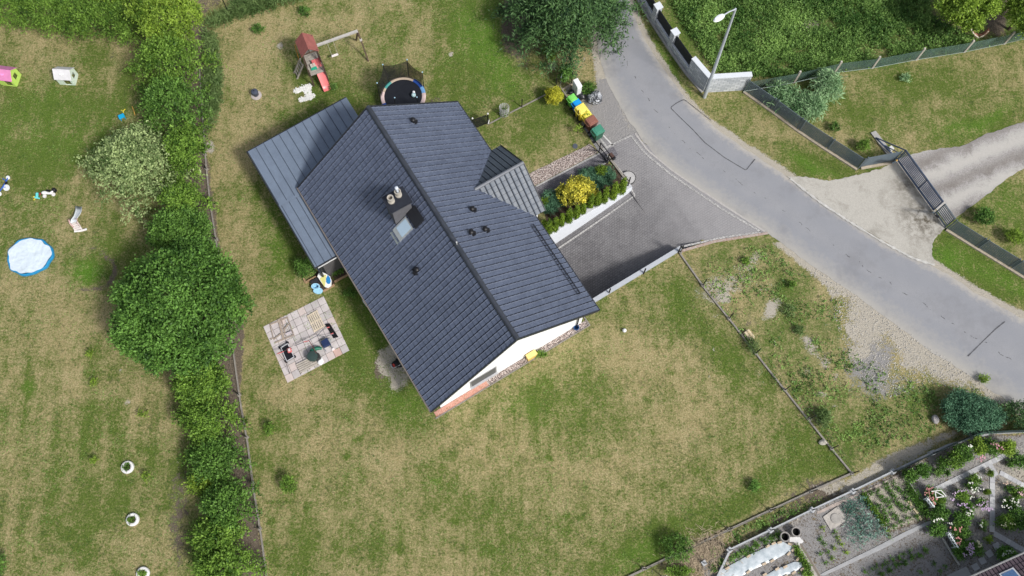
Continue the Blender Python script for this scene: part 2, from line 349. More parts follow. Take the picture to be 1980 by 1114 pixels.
for b in [(1440, 620, 16, 60, .35, -35), (1500, 600, 60, 40, .25), (1640, 700, 40, 60, .1)]: blob(soil, *b)
# gravel lay-by beside the road
area(sand, [(1560, 510), (1640, 590), (1650, 640), (1660, 680), (1720, 640), (1760, 700), (1830, 720), (1900, 770), (1985, 800), (1980, 790), (1870, 715), (1720, 610), (1600, 520)], .92, 28, .9)
area(dark, [(1610, 640), (1700, 615), (1755, 675), (1750, 715), (1810, 730), (1720, 775), (1680, 770), (1640, 710)], .62, 34, 1.3)
blob(soil, 350, 1000, 26, 130, .55); blob(g, 350, 1000, 30, 130, .3)  # hedge shadow on its left side, painted into the soil and green masks
for k in range(26): blob(sand, R.uniform(1350, 1660), R.uniform(490, 800), R.uniform(8, 22), R.uniform(6, 14), .38, R.uniform(0, 90), .8)
blob(sand, 1672, 681, 10, 8, .9, 0, .1); blob(sand, 1700, 672, 5, 8, .7, 0, .1); blob(dark, 1940, 765, 30, 26, .6)
# dusty shoulders and the bin yard
dl = sdline(PX+wx*.15, PY+wy*.15, ROADL); dr = sdline(PX+wx*.15, PY+wy*.15, ROADR)
sand = np.maximum(sand, np.clip(1.15-dr/15, 0, .95)*(PY < 660)); sand = np.maximum(sand, np.clip(1.1-dl/16, 0, .9)*((PY > 470) | (PY < 150)))
area(dark, [(1138, 60), (1170, 140), (1192, 180), (1210, 210), (1245, 268), (1170, 290), (1135, 230), (1110, 185), (1150, 170)], .85, 6, .2); blob(sand, 1195, 225, 40, 12, .45, 50); blob(sand, 1170, 110, 10, 40, .4, -10)
blob(sand, 1115, 115, 30, 20, .35); blob(sand, 1140, 150, 16, 14, .4); blob(sand, 1065, 125, 16, 12, .5, 0, .3); blob(g, 1110, 110, 40, 40, -.2); blob(soil, 1085, 125, 26, 40, .4)
area(dark, [(1105, 150), (1120, 172), (1150, 215), (1142, 245), (1090, 180), (1088, 168)], .5, 4, .1); area(sand, [(1105, 150), (1120, 172), (1100, 190), (1088, 168)], .45, 4, .1)
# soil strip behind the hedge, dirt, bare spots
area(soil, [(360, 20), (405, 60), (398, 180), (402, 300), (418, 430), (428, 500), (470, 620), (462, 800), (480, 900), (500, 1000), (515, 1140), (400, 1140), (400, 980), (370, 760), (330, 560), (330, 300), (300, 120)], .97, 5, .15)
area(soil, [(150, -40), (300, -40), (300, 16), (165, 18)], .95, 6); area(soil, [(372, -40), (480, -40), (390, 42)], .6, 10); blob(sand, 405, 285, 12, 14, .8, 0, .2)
blob(soil, 240, 72, 70, 8, .5, 8); blob(soil, 1000, 30, 20, 60, .8); blob(soil, 1000, 100, 18, 30, .35); blob(soil, 1050, 20, 80, 70, .9); blob(soil, 215, 115, 26, 12, .35)
blob(soil, 455, 507, 12, 8, .6); blob(sand, 455, 507, 7, 5, .5); blob(sand, 873, 105, 6, 5, .9, 0, .1); blob(soil, 835, 190, 16, 10, .5, 0, .3); blob(sand, 497, 183, 13, 13, 0)
for a in np.arange(-2.6, 1.9, .12): blob(soil, 165+54*math.cos(a), 518+40*math.sin(a), 7, 7, .32*(1 if a > -1 else .6), 0, .5)
area(sand, [(722, 690), (728, 672), (752, 658), (768, 665), (800, 722), (795, 740), (775, 752), (765, 740), (742, 728), (728, 712)], .60, 8, .4)
blob(soil, 745, 700, 26, 40, .55)
blob(sand, 770, 740, 12, 16, .4); blob(soil, 733, 700, 8, 22, .5, -20)
# lane between the two back fences
LANE = [(1200, 1140), (1270, 1090), (1345, 1047), (1420, 1003), (1490, 970), (1567, 922), (1646, 914), (1740, 868), (1850, 826), (1862, 842), (1806, 872), (1740, 912), (1650, 950), (1566, 988), (1484, 1026), (1400, 1068), (1360, 1088), (1380, 1140)]
area(g, LANE, .5, 4); area(soil, LANE, .3, 4); area(sand, [(1560, 945), (1646, 914), (1740, 868), (1850, 830), (1858, 842), (1806, 868), (1740, 908), (1650, 948), (1600, 958)], .6, 6, .3)
blob(soil, 1590, 950, 50, 14, .6, -25); blob(sand, 1350, 1075, 40, 26, .35, -30); blob(soil, 1350, 1075, 50, 26, .4, -30); blob(g, 1480, 1000, 70, 10, .2, -25); blob(soil, 1700, 930, 60, 6, .4, -28); blob(soil, 1500, 1008, 60, 6, .35, -28)
# kitchen and flower garden earth
GARD = [(1356, 1088), (1400, 1068), (1484, 1026), (1566, 988), (1650, 950), (1740, 912), (1806, 874), (1880, 842), (2100, 835), (2400, 835), (2400, 1300), (1380, 1300)]
area(soil, GARD, .9, 3, .05); area(dark, GARD, .56, 3, .05); area(sand, GARD, .14, 3, .05); area(g, GARD, .2, 3, .05); area(weed, GARD, 0, 3, .05)
area(sand, [(1660, 958), (1737, 916), (1792, 1002), (1766, 1012), (1722, 1028), (1700, 1000)], .6, 4, .1); area(dark, [(1660, 958), (1737, 916), (1792, 1002), (1766, 1012), (1722, 1028), (1700, 1000)], .1, 4, .1)
blob(sand, 1950, 900, 90, 60, .25); blob(sand, 1880, 1010, 50, 60, .2); blob(sand, 1800, 930, 60, 20, .2); blob(sand, 1965, 940, 40, 40, .2); blob(sand, 1530, 1000, 40, 8, .3, -25)
# overgrown plot top right, tall grass top left
FIELD = [(1255, -60), (1290, 20), (1375, 150), (1455, 150), (1535, 158), (1612, 141), (1690, 131), (1775, 115), (1865, 100), (2000, 72), (2200, 40), (2200, -300), (1255, -300)]
area(g, FIELD, .85, 6); area(weed, FIELD, 1, 6); blob(sand, 1570, 40, 40, 22, .5); blob(soil, 1620, 55, 40, 30, .25); blob(sand, 1540, 110, 60, 10, .3); blob(soil, 1820, 60, 50, 40, .7); blob(sand, 1350, 60, 30, 16, .3)
area(soil, [(1890, -60), (1960, -60), (1945, 66), (1915, 60), (1890, 20)], .95, 8)
for q_ in ((245, 777, 7, 6), (232, 717, 5, 4), (342, 892, 4, 4), (465, 985, 4, 3), (543, 88, 7, 8), (393, 163, 4, 4)): blob(sand, *q_, .75, 0, .15)
for k in range(90): blob(g, R.uniform(520, 1600), R.uniform(640, 1100), R.uniform(5, 13), R.uniform(4, 10), R.uniform(.25, .6), R.uniform(0, 180), .2)
for k in range(60): blob(g, R.uniform(0, 360), R.uniform(80, 1100), R.uniform(5, 12), R.uniform(4, 10), R.uniform(-.5, .5), R.uniform(0, 180), .2)
g = g+(fbm(X, Y, .45, 5, 20)-.5)*1.05+(vnoise(X, Y, 3.1, 33)-.5)*.34; lush += (fbm(X, Y, .3, 3, 40)-.5)*.25*(g > .5)
cl = lambda a: np.clip(a, 0, 1)
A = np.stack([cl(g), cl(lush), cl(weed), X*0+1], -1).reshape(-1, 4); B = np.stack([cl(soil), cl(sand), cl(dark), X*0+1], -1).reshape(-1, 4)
# pit of the sunken garage ramp is left out of the sheet
UU = (X-HO.x)*HN.x+(Y-HO.y)*HN.y; VV = (X-HO.x)*HD.x+(Y-HO.y)*HD.y
idx = np.arange(NXg*NYg).reshape(NYg, NXg); F = np.stack([idx[:-1, :-1], idx[:-1, 1:], idx[1:, 1:], idx[1:, :-1]], -1).reshape(-1, 4)
fu = UU.ravel()[F].mean(1); fv = VV.ravel()[F].mean(1); 
F = F[~(((fu > 4.9) & (fu < 15.15) & (fv > 9.9) & (fv < 15.27)) | ((fu > 13.05) & (fu < 15.15) & (fv > 7.45) & (fv < 10.2)) | ((fu > 13.4) & (fu < 15.1) & (fv > 15.2) & (fv < 15.5)))]
m, nt, b = newmat('lawn_ground')
a1 = nt.nodes.new('ShaderNodeAttribute'); a1.attribute_name = 'cover'; a2 = nt.nodes.new('ShaderNodeAttribute'); a2.attribute_name = 'earth'
s1 = nt.nodes.new('ShaderNodeSeparateColor'); nt.links.new(a1.outputs['Color'], s1.inputs[0]); s2 = nt.nodes.new('ShaderNodeSeparateColor'); nt.links.new(a2.outputs['Color'], s2.inputs[0])
nf = noisen(nt, 6.5, 6, .8, dist=.3); nm = noisen(nt, 1.7, 6, .75, dist=.5); nh = noisen(nt, 11, 5, .8); nl = noisen(nt, .8, 4, .6); nfm = rng(nt, mth(nt, 'ADD', nf, nm), .7, 1.3)
gp_ = nt.nodes.new('ShaderNodeNewGeometry'); mpp_ = nt.nodes.new('ShaderNodeMapping'); mpp_.inputs['Scale'].default_value = (1, .10, 1); mpp_.inputs['Rotation'].default_value = (0, 0, .06); nt.links.new(gp_.outputs['Position'], mpp_.inputs[0]); nstk = rng(nt, noisen(nt, 1.5, 4, .6, vec=mpp_.outputs[0]), .3, .7, -.20, .20)
gg = mth(nt, 'ADD', s1.outputs[0], mth(nt, 'ADD', rng(nt, nf, .25, .75, -.85, .85), mth(nt, 'ADD', rng(nt, nm, .3, .7, -.30, .30), nstk)))
gg = rng(nt, gg, .05, .95)
dry = mixn(nt, rng(nt, nh, .33, .67), (.18, .145, .06), (.57, .485, .265)); dry = mixn(nt, rng(nt, nl, .35, .65, 0, .35), dry, (.34, .27, .12))
grn = mixn(nt, rng(nt, nh, .33, .67), (.036, .066, .009), (.160, .220, .045)); 
lsh = mixn(nt, rng(nt, nh, .33, .67), (.04, .11, .008), (.15, .31, .035))
grn = mixn(nt, mth(nt, 'MULTIPLY', s1.outputs[1], 1), grn, lsh)
wd = mixn(nt, rng(nt, nf, .3, .7), (.035, .07, .012), (.14, .22, .05)); grn = mixn(nt, mth(nt, 'MULTIPLY', s1.outputs[2], .8), grn, wd)
c = mixn(nt, gg, dry, grn)
c = mixn(nt, rng(nt, mth(nt, 'ADD', noisen(nt, 4.3, 5, .75), rng(nt, nl, .3, .7, -.1, .1)), .55, .68, 0, .55), c, (.040, .072, .02))
def over(c, fac, nz, col, k=1.2, amp=1.0):
    f = mth(nt, 'ADD', fac, mth(nt, 'MULTIPLY', mth(nt, 'SUBTRACT', nz, .5), amp*1.1)); f = rng(nt, f, .42, .58); f = mth(nt, 'MULTIPLY', f, rng(nt, fac, .02, .12)); return mixn(nt, f, c, col)
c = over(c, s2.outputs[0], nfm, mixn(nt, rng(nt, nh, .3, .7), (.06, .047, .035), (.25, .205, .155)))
ng = noisen(nt, 32, 4, .8); nfg = mth(nt, 'ADD', mth(nt, 'MULTIPLY', nfm, .55), mth(nt, 'MULTIPLY', rng(nt, nh, .25, .75), .5)); c = over(c, s2.outputs[2], nfg, mixn(nt, rng(nt, ng, .3, .7), (.19, .185, .18), (.40, .385, .375)))
c = over(c, s2.outputs[1], nfg, mixn(nt, rng(nt, ng, .3, .7), mixn(nt, nm, (.22, .20, .17), (.36, .33, .27)), (.58, .53, .44)))
nt.links.new(c, b.inputs['Base Color']); b.inputs['Roughness'].default_value = .95; b.inputs['Specular IOR Level'].default_value = .1
bp = nt.nodes.new('ShaderNodeBump'); bp.inputs['Strength'].default_value = .8; bp.inputs['Distance'].default_value = .07
nt.links.new(mth(nt, 'ADD', nh, mth(nt, 'MULTIPLY', nf, 1.5)), bp.inputs['Height']); nt.links.new(bp.outputs[0], b.inputs['Normal'])
V = np.stack([X, Y, X*0], -1).reshape(-1, 3)
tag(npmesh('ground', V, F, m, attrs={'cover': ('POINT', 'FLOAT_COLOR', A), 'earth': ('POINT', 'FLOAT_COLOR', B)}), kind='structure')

# ------------------------------------------------------------------ road
def resample(line, n):
    P = np.array(line, float); s = np.r_[0, np.cumsum(np.hypot(*np.diff(P, axis=0).T))]; t = np.linspace(0, s[-1], n)
    return np.stack([np.interp(t, s, P[:, 0]), np.interp(t, s, P[:, 1])], -1)
def smoothl(P, k=9):
    Q = np.pad(P, ((k//2, k//2), (0, 0)), 'edge'); return np.stack([np.convolve(Q[:, i], np.ones(k)/k, 'valid') for i in (0, 1)], -1)
NL = 420
LP = smoothl(resample(ROADL, NL), 21); RP = smoothl(resample(ROADR, NL), 21)
Lw = np.array([G(*p) for p in LP]); Rw = np.array([G(*p) for p in RP]); NT = 30
jl = (np.array(fbm(Lw[:, 0], Lw[:, 1], 1.6, 3, 60))-.5)*.05; jr = (np.array(fbm(Rw[:, 0], Rw[:, 1], 1.6, 3, 61))-.5)*.05
T_ = np.linspace(0, 1, NT)[None, :]*(1+jr[:, None]-jl[:, None])+jl[:, None]
V = Lw[:, None, :]*(1-T_[..., None])+Rw[:, None, :]*T_[..., None]; V[..., 2] = .012+.035*np.sin(np.pi*np.clip(T_, 0, 1))
tt = np.repeat(np.linspace(0, 1, NT)[None], NL, 0)
idx = np.arange(NL*NT).reshape(NL, NT); F = np.stack([idx[:-1, :-1], idx[:-1, 1:], idx[1:, 1:], idx[1:, :-1]], -1).reshape(-1, 4)[:, ::-1]
m, nt, b = newmat('asphalt')
a = nt.nodes.new('ShaderNodeAttribute'); a.attribute_name = 'across'; t = a.outputs['Fac']
n1 = noisen(nt, .7, 5, .6); n2 = noisen(nt, 28, 3, .7); n3 = noisen(nt, 3.2, 5, .7)
c = mixn(nt, rng(nt, n2, .3, .7), (.21, .215, .23), (.29, .295, .31)); c = mixn(nt, rng(nt, n1, .3, .7, 0, .5), c, (.31, .31, .32))
tr = mth(nt, 'ADD', t, rng(nt, n1, .2, .8, -.05, .05))
wt = mth(nt, 'POWER', mth(nt, 'ABSOLUTE', mth(nt, 'SINE', mth(nt, 'MULTIPLY', tr, 6.2832))), 2)
c = mixn(nt, mth(nt, 'MULTIPLY', wt, .35), c, (.235, .245, .27))
e = mth(nt, 'ABSOLUTE', mth(nt, 'SUBTRACT', t, .5)); e = mth(nt, 'ADD', e, rng(nt, n3, .25, .75, -.06, .06))
c = mixn(nt, mth(nt, 'MULTIPLY', rng(nt, e, .40, .50), .8), c, (.42, .39, .34))
lf = rng(nt, mth(nt, 'ADD', t, rng(nt, n3, .2, .8, -.14, .14)), .30, .02, 0, .75); c = mixn(nt, lf, c, (.36, .345, .315)); st_ = rng(nt, noisen(nt, .33, 5, .7), .52, .66, 0, .5); c = mixn(nt, st_, c, (.20, .20, .21)); sp_ = rng(nt, noisen(nt, 6, 4, .8), .66, .74, 0, .6); c = mixn(nt, sp_, c, (.15, .15, .155))
cl_ = mth(nt, 'LESS_THAN', mth(nt, 'ABSOLUTE', mth(nt, 'SUBTRACT', tr, .47)), .004); cl_ = mth(nt, 'MULTIPLY', cl_, mth(nt, 'GREATER_THAN', noisen(nt, 1.9, 2, .5), .55))
c = mixn(nt, cl_, c, (.10, .10, .105))
nt.links.new(c, b.inputs['Base Color']); b.inputs['Roughness'].default_value = .85; b.inputs['Specular IOR Level'].default_value = .25
bp = nt.nodes.new('ShaderNodeBump'); bp.inputs['Strength'].default_value = .3; bp.inputs['Distance'].default_value = .02; nt.links.new(n2, bp.inputs['Height']); nt.links.new(bp.outputs[0], b.inputs['Normal'])
road = tag(npmesh('road', V.reshape(-1, 3), F, m, attrs={'across': ('POINT', 'FLOAT', tt)}, smooth=True), kind='structure')
TAR = mat('tar', (.09, .09, .095), .7, .2, 3)
def ribbon(name, pts, w, z, mt, kind='structure', jag=.3):
    P = smoothl(resample(pts, max(8, len(pts)*12)), 3); W_ = [G(*p) for p in P]; q = MB(); L_ = []; R_ = []
    for i, p in enumerate(W_):
        d = (W_[min(i+1, len(W_)-1)]-W_[max(i-1, 0)]).normalized(); nn = Vector((-d.y, d.x, 0)); ww = w/2*(1+jag*R.uniform(-1, 1))
        L_.append((p.x+nn.x*ww, p.y+nn.y*ww, z)); R_.append((p.x-nn.x*ww, p.y-nn.y*ww, z))
    n = len(W_); q.add(L_+R_, [(i+n, i+1+n, i+1, i) for i in range(n-1)]); return tag(q.build(name, mt), kind=kind)
ribbon('tar_seam', [(1328, 197), (1322, 193), (1308, 200), (1296, 209), (1315, 228), (1340, 252), (1362, 276), (1400, 305), (1442, 330), (1460, 308)], .05, .055, TAR)
ribbon('tar_seam', [(1328, 197), (1350, 214), (1375, 234)], .03, .05, TAR)
ribbon('tar_seam', [(1870, 690), (1900, 660), (1925, 636), (1943, 622)], .06, .055, TAR)

# ------------------------------------------------------------------ paving
def paverm(name, c1, c2, mort, w, h, rot=-TH, off=.5, ms=.012, stain=.35, scol=None, dust=None):
    m, nt, b = newmat(name); gm = nt.nodes.new('ShaderNodeNewGeometry'); mp = nt.nodes.new('ShaderNodeMapping'); mp.inputs['Rotation'].default_value = (0, 0, rot)
    nt.links.new(gm.outputs['Position'], mp.inputs[0]); br = nt.nodes.new('ShaderNodeTexBrick'); nt.links.new(mp.outputs[0], br.inputs['Vector'])
    br.inputs['Scale'].default_value = 1; br.inputs['Brick Width'].default_value = w; br.inputs['Row Height'].default_value = h; br.inputs['Mortar Size'].default_value = ms; br.offset = off
    br.inputs['Mortar Smooth'].default_value = .3; br.inputs['Bias'].default_value = 0
    br.inputs['Color1'].default_value = (*c1, 1); br.inputs['Color2'].default_value = (*c2, 1); br.inputs['Mortar'].default_value = (*mort, 1)
    n1 = noisen(nt, 1.1, 6, .65); n2 = noisen(nt, 14, 4, .7)
    c = mixn(nt, rng(nt, n1, .35, .7, 0, stain), br.outputs['Color'], scol or tuple(x*.6 for x in c1)); c = mixn(nt, rng(nt, n2, .4, .8, 0, .3), c, tuple(min(1, x*1.4) for x in c2))
    c = dust(nt, c) if dust else c
    nt.links.new(c, b.inputs['Base Color']); b.inputs['Roughness'].default_value = .85; b.inputs['Specular IOR Level'].default_value = .2
    bp = nt.nodes.new('ShaderNodeBump'); bp.inputs['Strength'].default_value = .6; bp.inputs['Distance'].default_value = .02; bp.invert = True
    nt.links.new(br.outputs['Fac'], bp.inputs['Height']); nt.links.new(bp.outputs[0], b.inputs['Normal']); return m
def road_dust(nt, c):                     # pale dust carried in from the road
    gq = nt.nodes.new('ShaderNodeNewGeometry'); sp = nt.nodes.new('ShaderNodeVectorMath'); sp.operation = 'DOT_PRODUCT'; nt.links.new(gq.outputs['Position'], sp.inputs[0]); sp.inputs[1].default_value = tuple(HN)
    f = rng(nt, mth(nt, 'ADD', sp.outputs['Value'], rng(nt, noisen(nt, .9, 5, .7), .3, .7, -1.6, 1.6)), HO.dot(HN)+8.5, HO.dot(HN)+16.5, 0, .75); return mixn(nt, f, c, (.33, .32, .32))
PAV = paverm('grey_pavers', (.135, .13, .135), (.185, .18, .185), (.06, .058, .06), .19, .15, dust=road_dust)
PAVD = paverm('dark_pavers', (.13, .125, .135), (.20, .19, .205), (.05, .05, .055), .21, .11)
EDG = paverm('pale_edging', (.36, .35, .34), (.47, .46, .44), (.12, .12, .12), .2, .2, off=0)
CONC = mat('concrete', (.36, .35, .33), .9, .2, 3, .3, 25); KERBM = mat('kerb_concrete', (.25, .23, .20), .9, .25, 5, .4, 20)
def rz(u):                                # ramp height along the driveway
    x = [(5, -2.45), (6.6, -2.3), (9, -1.75), (11, -1.2), (13, -.55), (14.2, -.16), (14.95, .012), (30, .012)]
    return float(np.interp(u, [a for a, _ in x], [b for _, b in x]))
def zd(u, v): return .012+(rz(u)-.012)*(1 if u < 12.94 else min(1, max(0, (v-7.8)/2.3))) if u < 15 else .012
def drv_v(u):
    lo = np.interp(u, [5.1, 12.95, 12.951, 13.3, 15.45, 15.46, 16.6, 17.6, 18.7], [10.05, 10.05, 6.85, 6.75, 6.75, 7.2, 11.3, 14.2, 17.1])
    hi = np.interp(u, [5.1, 13.2, 15.5, 18.7], [15.17, 15.17, 15.95, 17.3]); return float(lo), float(hi)
us = np.unique(np.r_[np.linspace(5.1, 12.95, 36), 12.951, np.linspace(13, 15.45, 14), np.linspace(15.46, 18.66, 16)])
vs, fs = [], []; ND = 17
for u in us:
    lo, hi = drv_v(u)
    for j in range(ND): v = lo+(hi-lo)*j/(ND-1); vs.append(tuple(HU(u, v, zd(u, v))))
for k in range(len(us)-1):
    for j in range(ND-1): fs.append((k*ND+j, k*ND+j+1, (k+1)*ND+j+1, (k+1)*ND+j))
q = MB(); q.add(vs, fs); tag(q.build('driveway', PAV), kind='structure')
def hribbon(name, uv, w, mt, dz=.02):
    q = MB(); P = [HU(u, v, zd(u, v)+dz) for u, v in resample(uv, max(4, len(uv)*16))]; L_, R_ = [], []
    for i, p in enumerate(P):
        d = (P[min(i+1, len(P)-1)]-P[max(i-1, 0)]); d.z = 0; d.normalize(); nn = Vector((-d.y, d.x, 0)); L_.append(p+nn*w/2); R_.append(p-nn*w/2)
    n = len(P); q.add(L_+R_, [(i+n, i+1+n, i+1, i) for i in range(n-1)]); return tag(q.build(name, mt), kind='structure')
hribbon('driveway_edging', [(5.2, 10.45), (13.1, 10.45), (13.15, 10.0)], .12, EDG)
ribbon('forecourt_edging', [(1162, 291), (1190, 277), (1221, 262)], .13, .035, EDG, jag=0)
ribbon('forecourt_edging', [(1220, 262), (1246, 296), (1297, 338), (1398, 406), (1472, 449)], .13, .035, EDG, jag=0)
ribbon('forecourt_kerb', [(1227, 257), (1252, 291), (1302, 332), (1402, 399), (1480, 449)], .12, .03, mat('pale_kerb', (.40, .38, .36), .9, .15, 6), jag=.05)
ribbon('forecourt_edging', [(1320, 477), (1400, 459), (1472, 449)], .13, .035, EDG, jag=0)
ribbon('footpath_edging', [(1036, 361), (1100, 328), (1157, 298), (1175, 288)], .12, .028, EDG, jag=0)
ribbon('footpath_edging', [(1047, 381), (1110, 348), (1172, 315)], .12, .028, EDG, jag=0)
ribbon('yard_edging', [(1157, 252), (1186, 283)], .10, .035, mat('white_edging', (.55, .54, .52), .8, .1, 6), jag=0)
ribbon('yard_edging', [(1150, 256), (1176, 288)], .14, .03, EDG, jag=0)
ribbon('yard_edging', [(1180, 306), (1216, 352)], .12, .03, EDG, jag=0)
def sheet(name, poly, z, mt, t=.06, kind='structure', dens=0, jag=0):
    P = poly
    if jag: P = [(a+R.uniform(-jag, jag), b_+R.uniform(-jag, jag)) for a, b_ in resample(poly+[poly[0]], len(poly)*10)[:-1]]
    q = MB(); W_ = [G(a, b_) for a, b_ in P]; q.prism([(w.x, w.y) for w in W_], z-t, z); o = q.build(name, mt); return tag(o, kind=kind)
sheet('footpath', [(1033, 361), (1156, 296), (1178, 287), (1186, 284), (1196, 300), (1180, 309), (1174, 315), (1045, 382)], .022, PAVD)
sheet('yard_paving', [(1140, 232), (1148, 247), (1160, 262), (1186, 283), (1178, 288), (1158, 296), (1124, 238), (1132, 229)], .018, PAV)
PEB = newmat('pebbles'); m, nt, b = PEB; vo = nt.nodes.new('ShaderNodeTexVoronoi'); vo.inputs['Scale'].default_value = 16; gm = nt.nodes.new('ShaderNodeNewGeometry'); nt.links.new(gm.outputs['Position'], vo.inputs['Vector'])
sc = nt.nodes.new('ShaderNodeSeparateColor'); nt.links.new(vo.outputs['Color'], sc.inputs[0]); c = mixn(nt, sc.outputs[0], (.28, .20, .17), (.78, .68, .62)); c = mixn(nt, rng(nt, vo.outputs['Distance'], .35, .7, 0, 1), c, (.10, .08, .07))
nt.links.new(c, b.inputs['Base Color']); b.inputs['Roughness'].default_value = .8; bp = nt.nodes.new('ShaderNodeBump'); bp.invert = True; bp.inputs['Distance'].default_value = .04; nt.links.new(vo.outputs['Distance'], bp.inputs['Height']); nt.links.new(bp.outputs[0], b.inputs['Normal']); PEB = m
sheet('pebble_strip', [(1022, 337), (1142, 278), (1156, 295), (1034, 359)], .03, PEB, jag=.6)
BED = mat('bed_soil', (.07, .05, .035), .95, .4, 9, .5, 20)
sheet('planting_bed', [(1046, 382), (1174, 316), (1184, 320), (1217, 357), (1063, 455)], .015, BED)
sheet('manhole_cover', [(1215+13*math.cos(a), 344+12*math.sin(a)) for a in np.linspace(0, 6.28, 25)[:-1]], .03, mat('manhole', (.42, .41, .40), .85, .15, 5, .3, 20))
sheet('manhole_rim', [(1215+14.5*math.cos(a), 344+13.5*math.sin(a)) for a in np.linspace(0, 6.28, 25)[:-1]], .024, mat('dark_rim', (.05, .05, .05), .7))
sheet('well_lid', [(1112+5*math.cos(a), 283+5*math.sin(a)) for a in np.linspace(0, 6.28, 17)[:-1]], .03, mat('dark_lid', (.08, .09, .11), .6))
# neighbour's drive beyond the sliding gate
m, nt, b = newmat('worn_concrete'); n1 = noisen(nt, .8, 6, .7, dist=.6); n2 = noisen(nt, 18, 4, .75); n3 = noisen(nt, .35, 4, .6)
c = mixn(nt, rng(nt, n2, .3, .7), (.34, .32, .28), (.50, .48, .43)); c = mixn(nt, rng(nt, n1, .5, .72, 0, .55), c, (.17, .155, .125)); sp = nt.nodes.new('ShaderNodeVectorMath'); sp.operation = 'DISTANCE'; gq = nt.nodes.new('ShaderNodeNewGeometry'); nt.links.new(gq.outputs['Position'], sp.inputs[0]); sp.inputs[1].default_value = tuple(G(1788, 425)); c = mixn(nt, mth(nt, 'MULTIPLY', rng(nt, sp.outputs['Value'], 2.3, .4), rng(nt, noisen(nt, 2.2, 5, .75), .42, .62)), c, (.10, .085, .06)); sp = nt.nodes.new('ShaderNodeVectorMath'); sp.operation = 'DISTANCE'; nt.links.new(gq.outputs['Position'], sp.inputs[0]); sp.inputs[1].default_value = tuple(G(1755, 362)); c = mixn(nt, mth(nt, 'MULTIPLY', rng(nt, sp.outputs['Value'], 1.6, .1), rng(nt, noisen(nt, 1.7, 5, .75), .35, .6)), c, (.13, .115, .09)); nt.links.new(c, b.inputs['Base Color']); b.inputs['Roughness'].default_value = .92
bp = nt.nodes.new('ShaderNodeBump'); bp.inputs['Strength'].default_value = .5; bp.inputs['Distance'].default_value = .03; nt.links.new(n2, bp.inputs['Height']); nt.links.new(bp.outputs[0], b.inputs['Normal']); WC = m
m, nt, b = newmat('drive_gravel'); n1 = noisen(nt, .8, 6, .75, dist=.6); n2 = noisen(nt, 14, 5, .8)
c = mixn(nt, rng(nt, n2, .3, .7), (.19, .175, .165), (.46, .44, .42)); c = mixn(nt, rng(nt, n1, .50, .72, 0, .6), c, (.14, .12, .10)); dtr = nt.nodes.new('ShaderNodeVectorMath'); dtr.operation = 'DOT_PRODUCT'; gq = nt.nodes.new('ShaderNodeNewGeometry'); nt.links.new(gq.outputs['Position'], dtr.inputs[0]); pa_, pb_ = G(1770, 352), G(1975, 268); dd_ = (pb_-pa_).normalized(); dtr.inputs[1].default_value = (-dd_.y, dd_.x, 0); off_ = Vector((-dd_.y, dd_.x, 0)).dot(pa_)
wt_ = mth(nt, 'ADD', mth(nt, 'SUBTRACT', dtr.outputs['Value'], off_), rng(nt, n1, .2, .8, -.5, .5)); wv_ = mth(nt, 'COSINE', mth(nt, 'MULTIPLY', wt_, 3.0)); c = mixn(nt, rng(nt, wv_, -.2, 1, 0, .75), c, (.50, .48, .44)); c = mixn(nt, rng(nt, wv_, -.3, -1, 0, .45), c, (.15, .13, .11)); nt.links.new(c, b.inputs['Base Color']); b.inputs['Roughness'].default_value = .95
bp = nt.nodes.new('ShaderNodeBump'); bp.inputs['Strength'].default_value = .8; bp.inputs['Distance'].default_value = .05; nt.links.new(n2, bp.inputs['Height']); nt.links.new(bp.outputs[0], b.inputs['Normal']); DG = m
sheet('concrete_apron', [(1522, 341), (1556, 342), (1600, 350), (1628, 346), (1668, 336), (1705, 326), (1735, 309), (1765, 340), (1795, 385), (1830, 440), (1818, 450), (1804, 466), (1801, 490), (1809, 514), (1765, 497), (1700, 462), (1640, 425), (1580, 385)], .03, WC, jag=1.2)
sheet('gravel_drive', [(1733, 308), (1760, 300), (1800, 290), (1860, 283), (1900, 262), (1990, 232), (2200, 160), (2200, 240), (2000, 318), (1980, 326), (1945, 346), (1915, 372), (1880, 398), (1845, 424), (1834, 436), (1795, 385), (1765, 340)], .022, DG, jag=1.5)
ribbon('apron_kerb', [(1526, 345), (1580, 388), (1640, 428), (1700, 465), (1765, 500), (1808, 514)], .14, .062, mat('pale_concrete', (.47, .46, .43), .9, .25, 4), jag=.6)
# ================================================================== HOUSE
WHITE = mat('white_render', (.86, .86, .86), .9, .03, 4, .15, 40); GREYR = mat('grey_render', (.62, .63, .65), .9, .05, 3, .15, 40)
WALLP = mat('pale_wall', (.66, .69, .73), .85, .04, 3, .1, 30)
ANTH = mat('anthracite', (.03, .033, .04), .45, .2, 8); BLACK = mat('black_metal', (.012, .012, .014), .45, .2, 8); GUT = mat('gutter_metal', (.22, .19, .17), .5, .15, 6)
def roofm(name, c1, c2, rough=.42, sp=.5):
    m, nt, b = newmat(name); n = noisen(nt, 2.3, 5, .65); n2 = noisen(nt, 25, 3, .6)
    c = mixn(nt, rng(nt, n, .3, .7), c1, c2); c = mixn(nt, rng(nt, n2, .5, .8, 0, .25), c, tuple(x*1.9 for x in c2)); c = mixn(nt, rng(nt, noisen(nt, .5, 5, .7, dist=1), .45, .7, 0, .35), c, tuple(x*.62 for x in c1)); nt.links.new(c, b.inputs['Base Color'])
    b.inputs['Roughness'].default_value = rough; b.inputs['Specular IOR Level'].default_value = sp; nt.links.new(rng(nt, n, .3, .7, rough-.07, rough+.08), b.inputs['Roughness']); return m
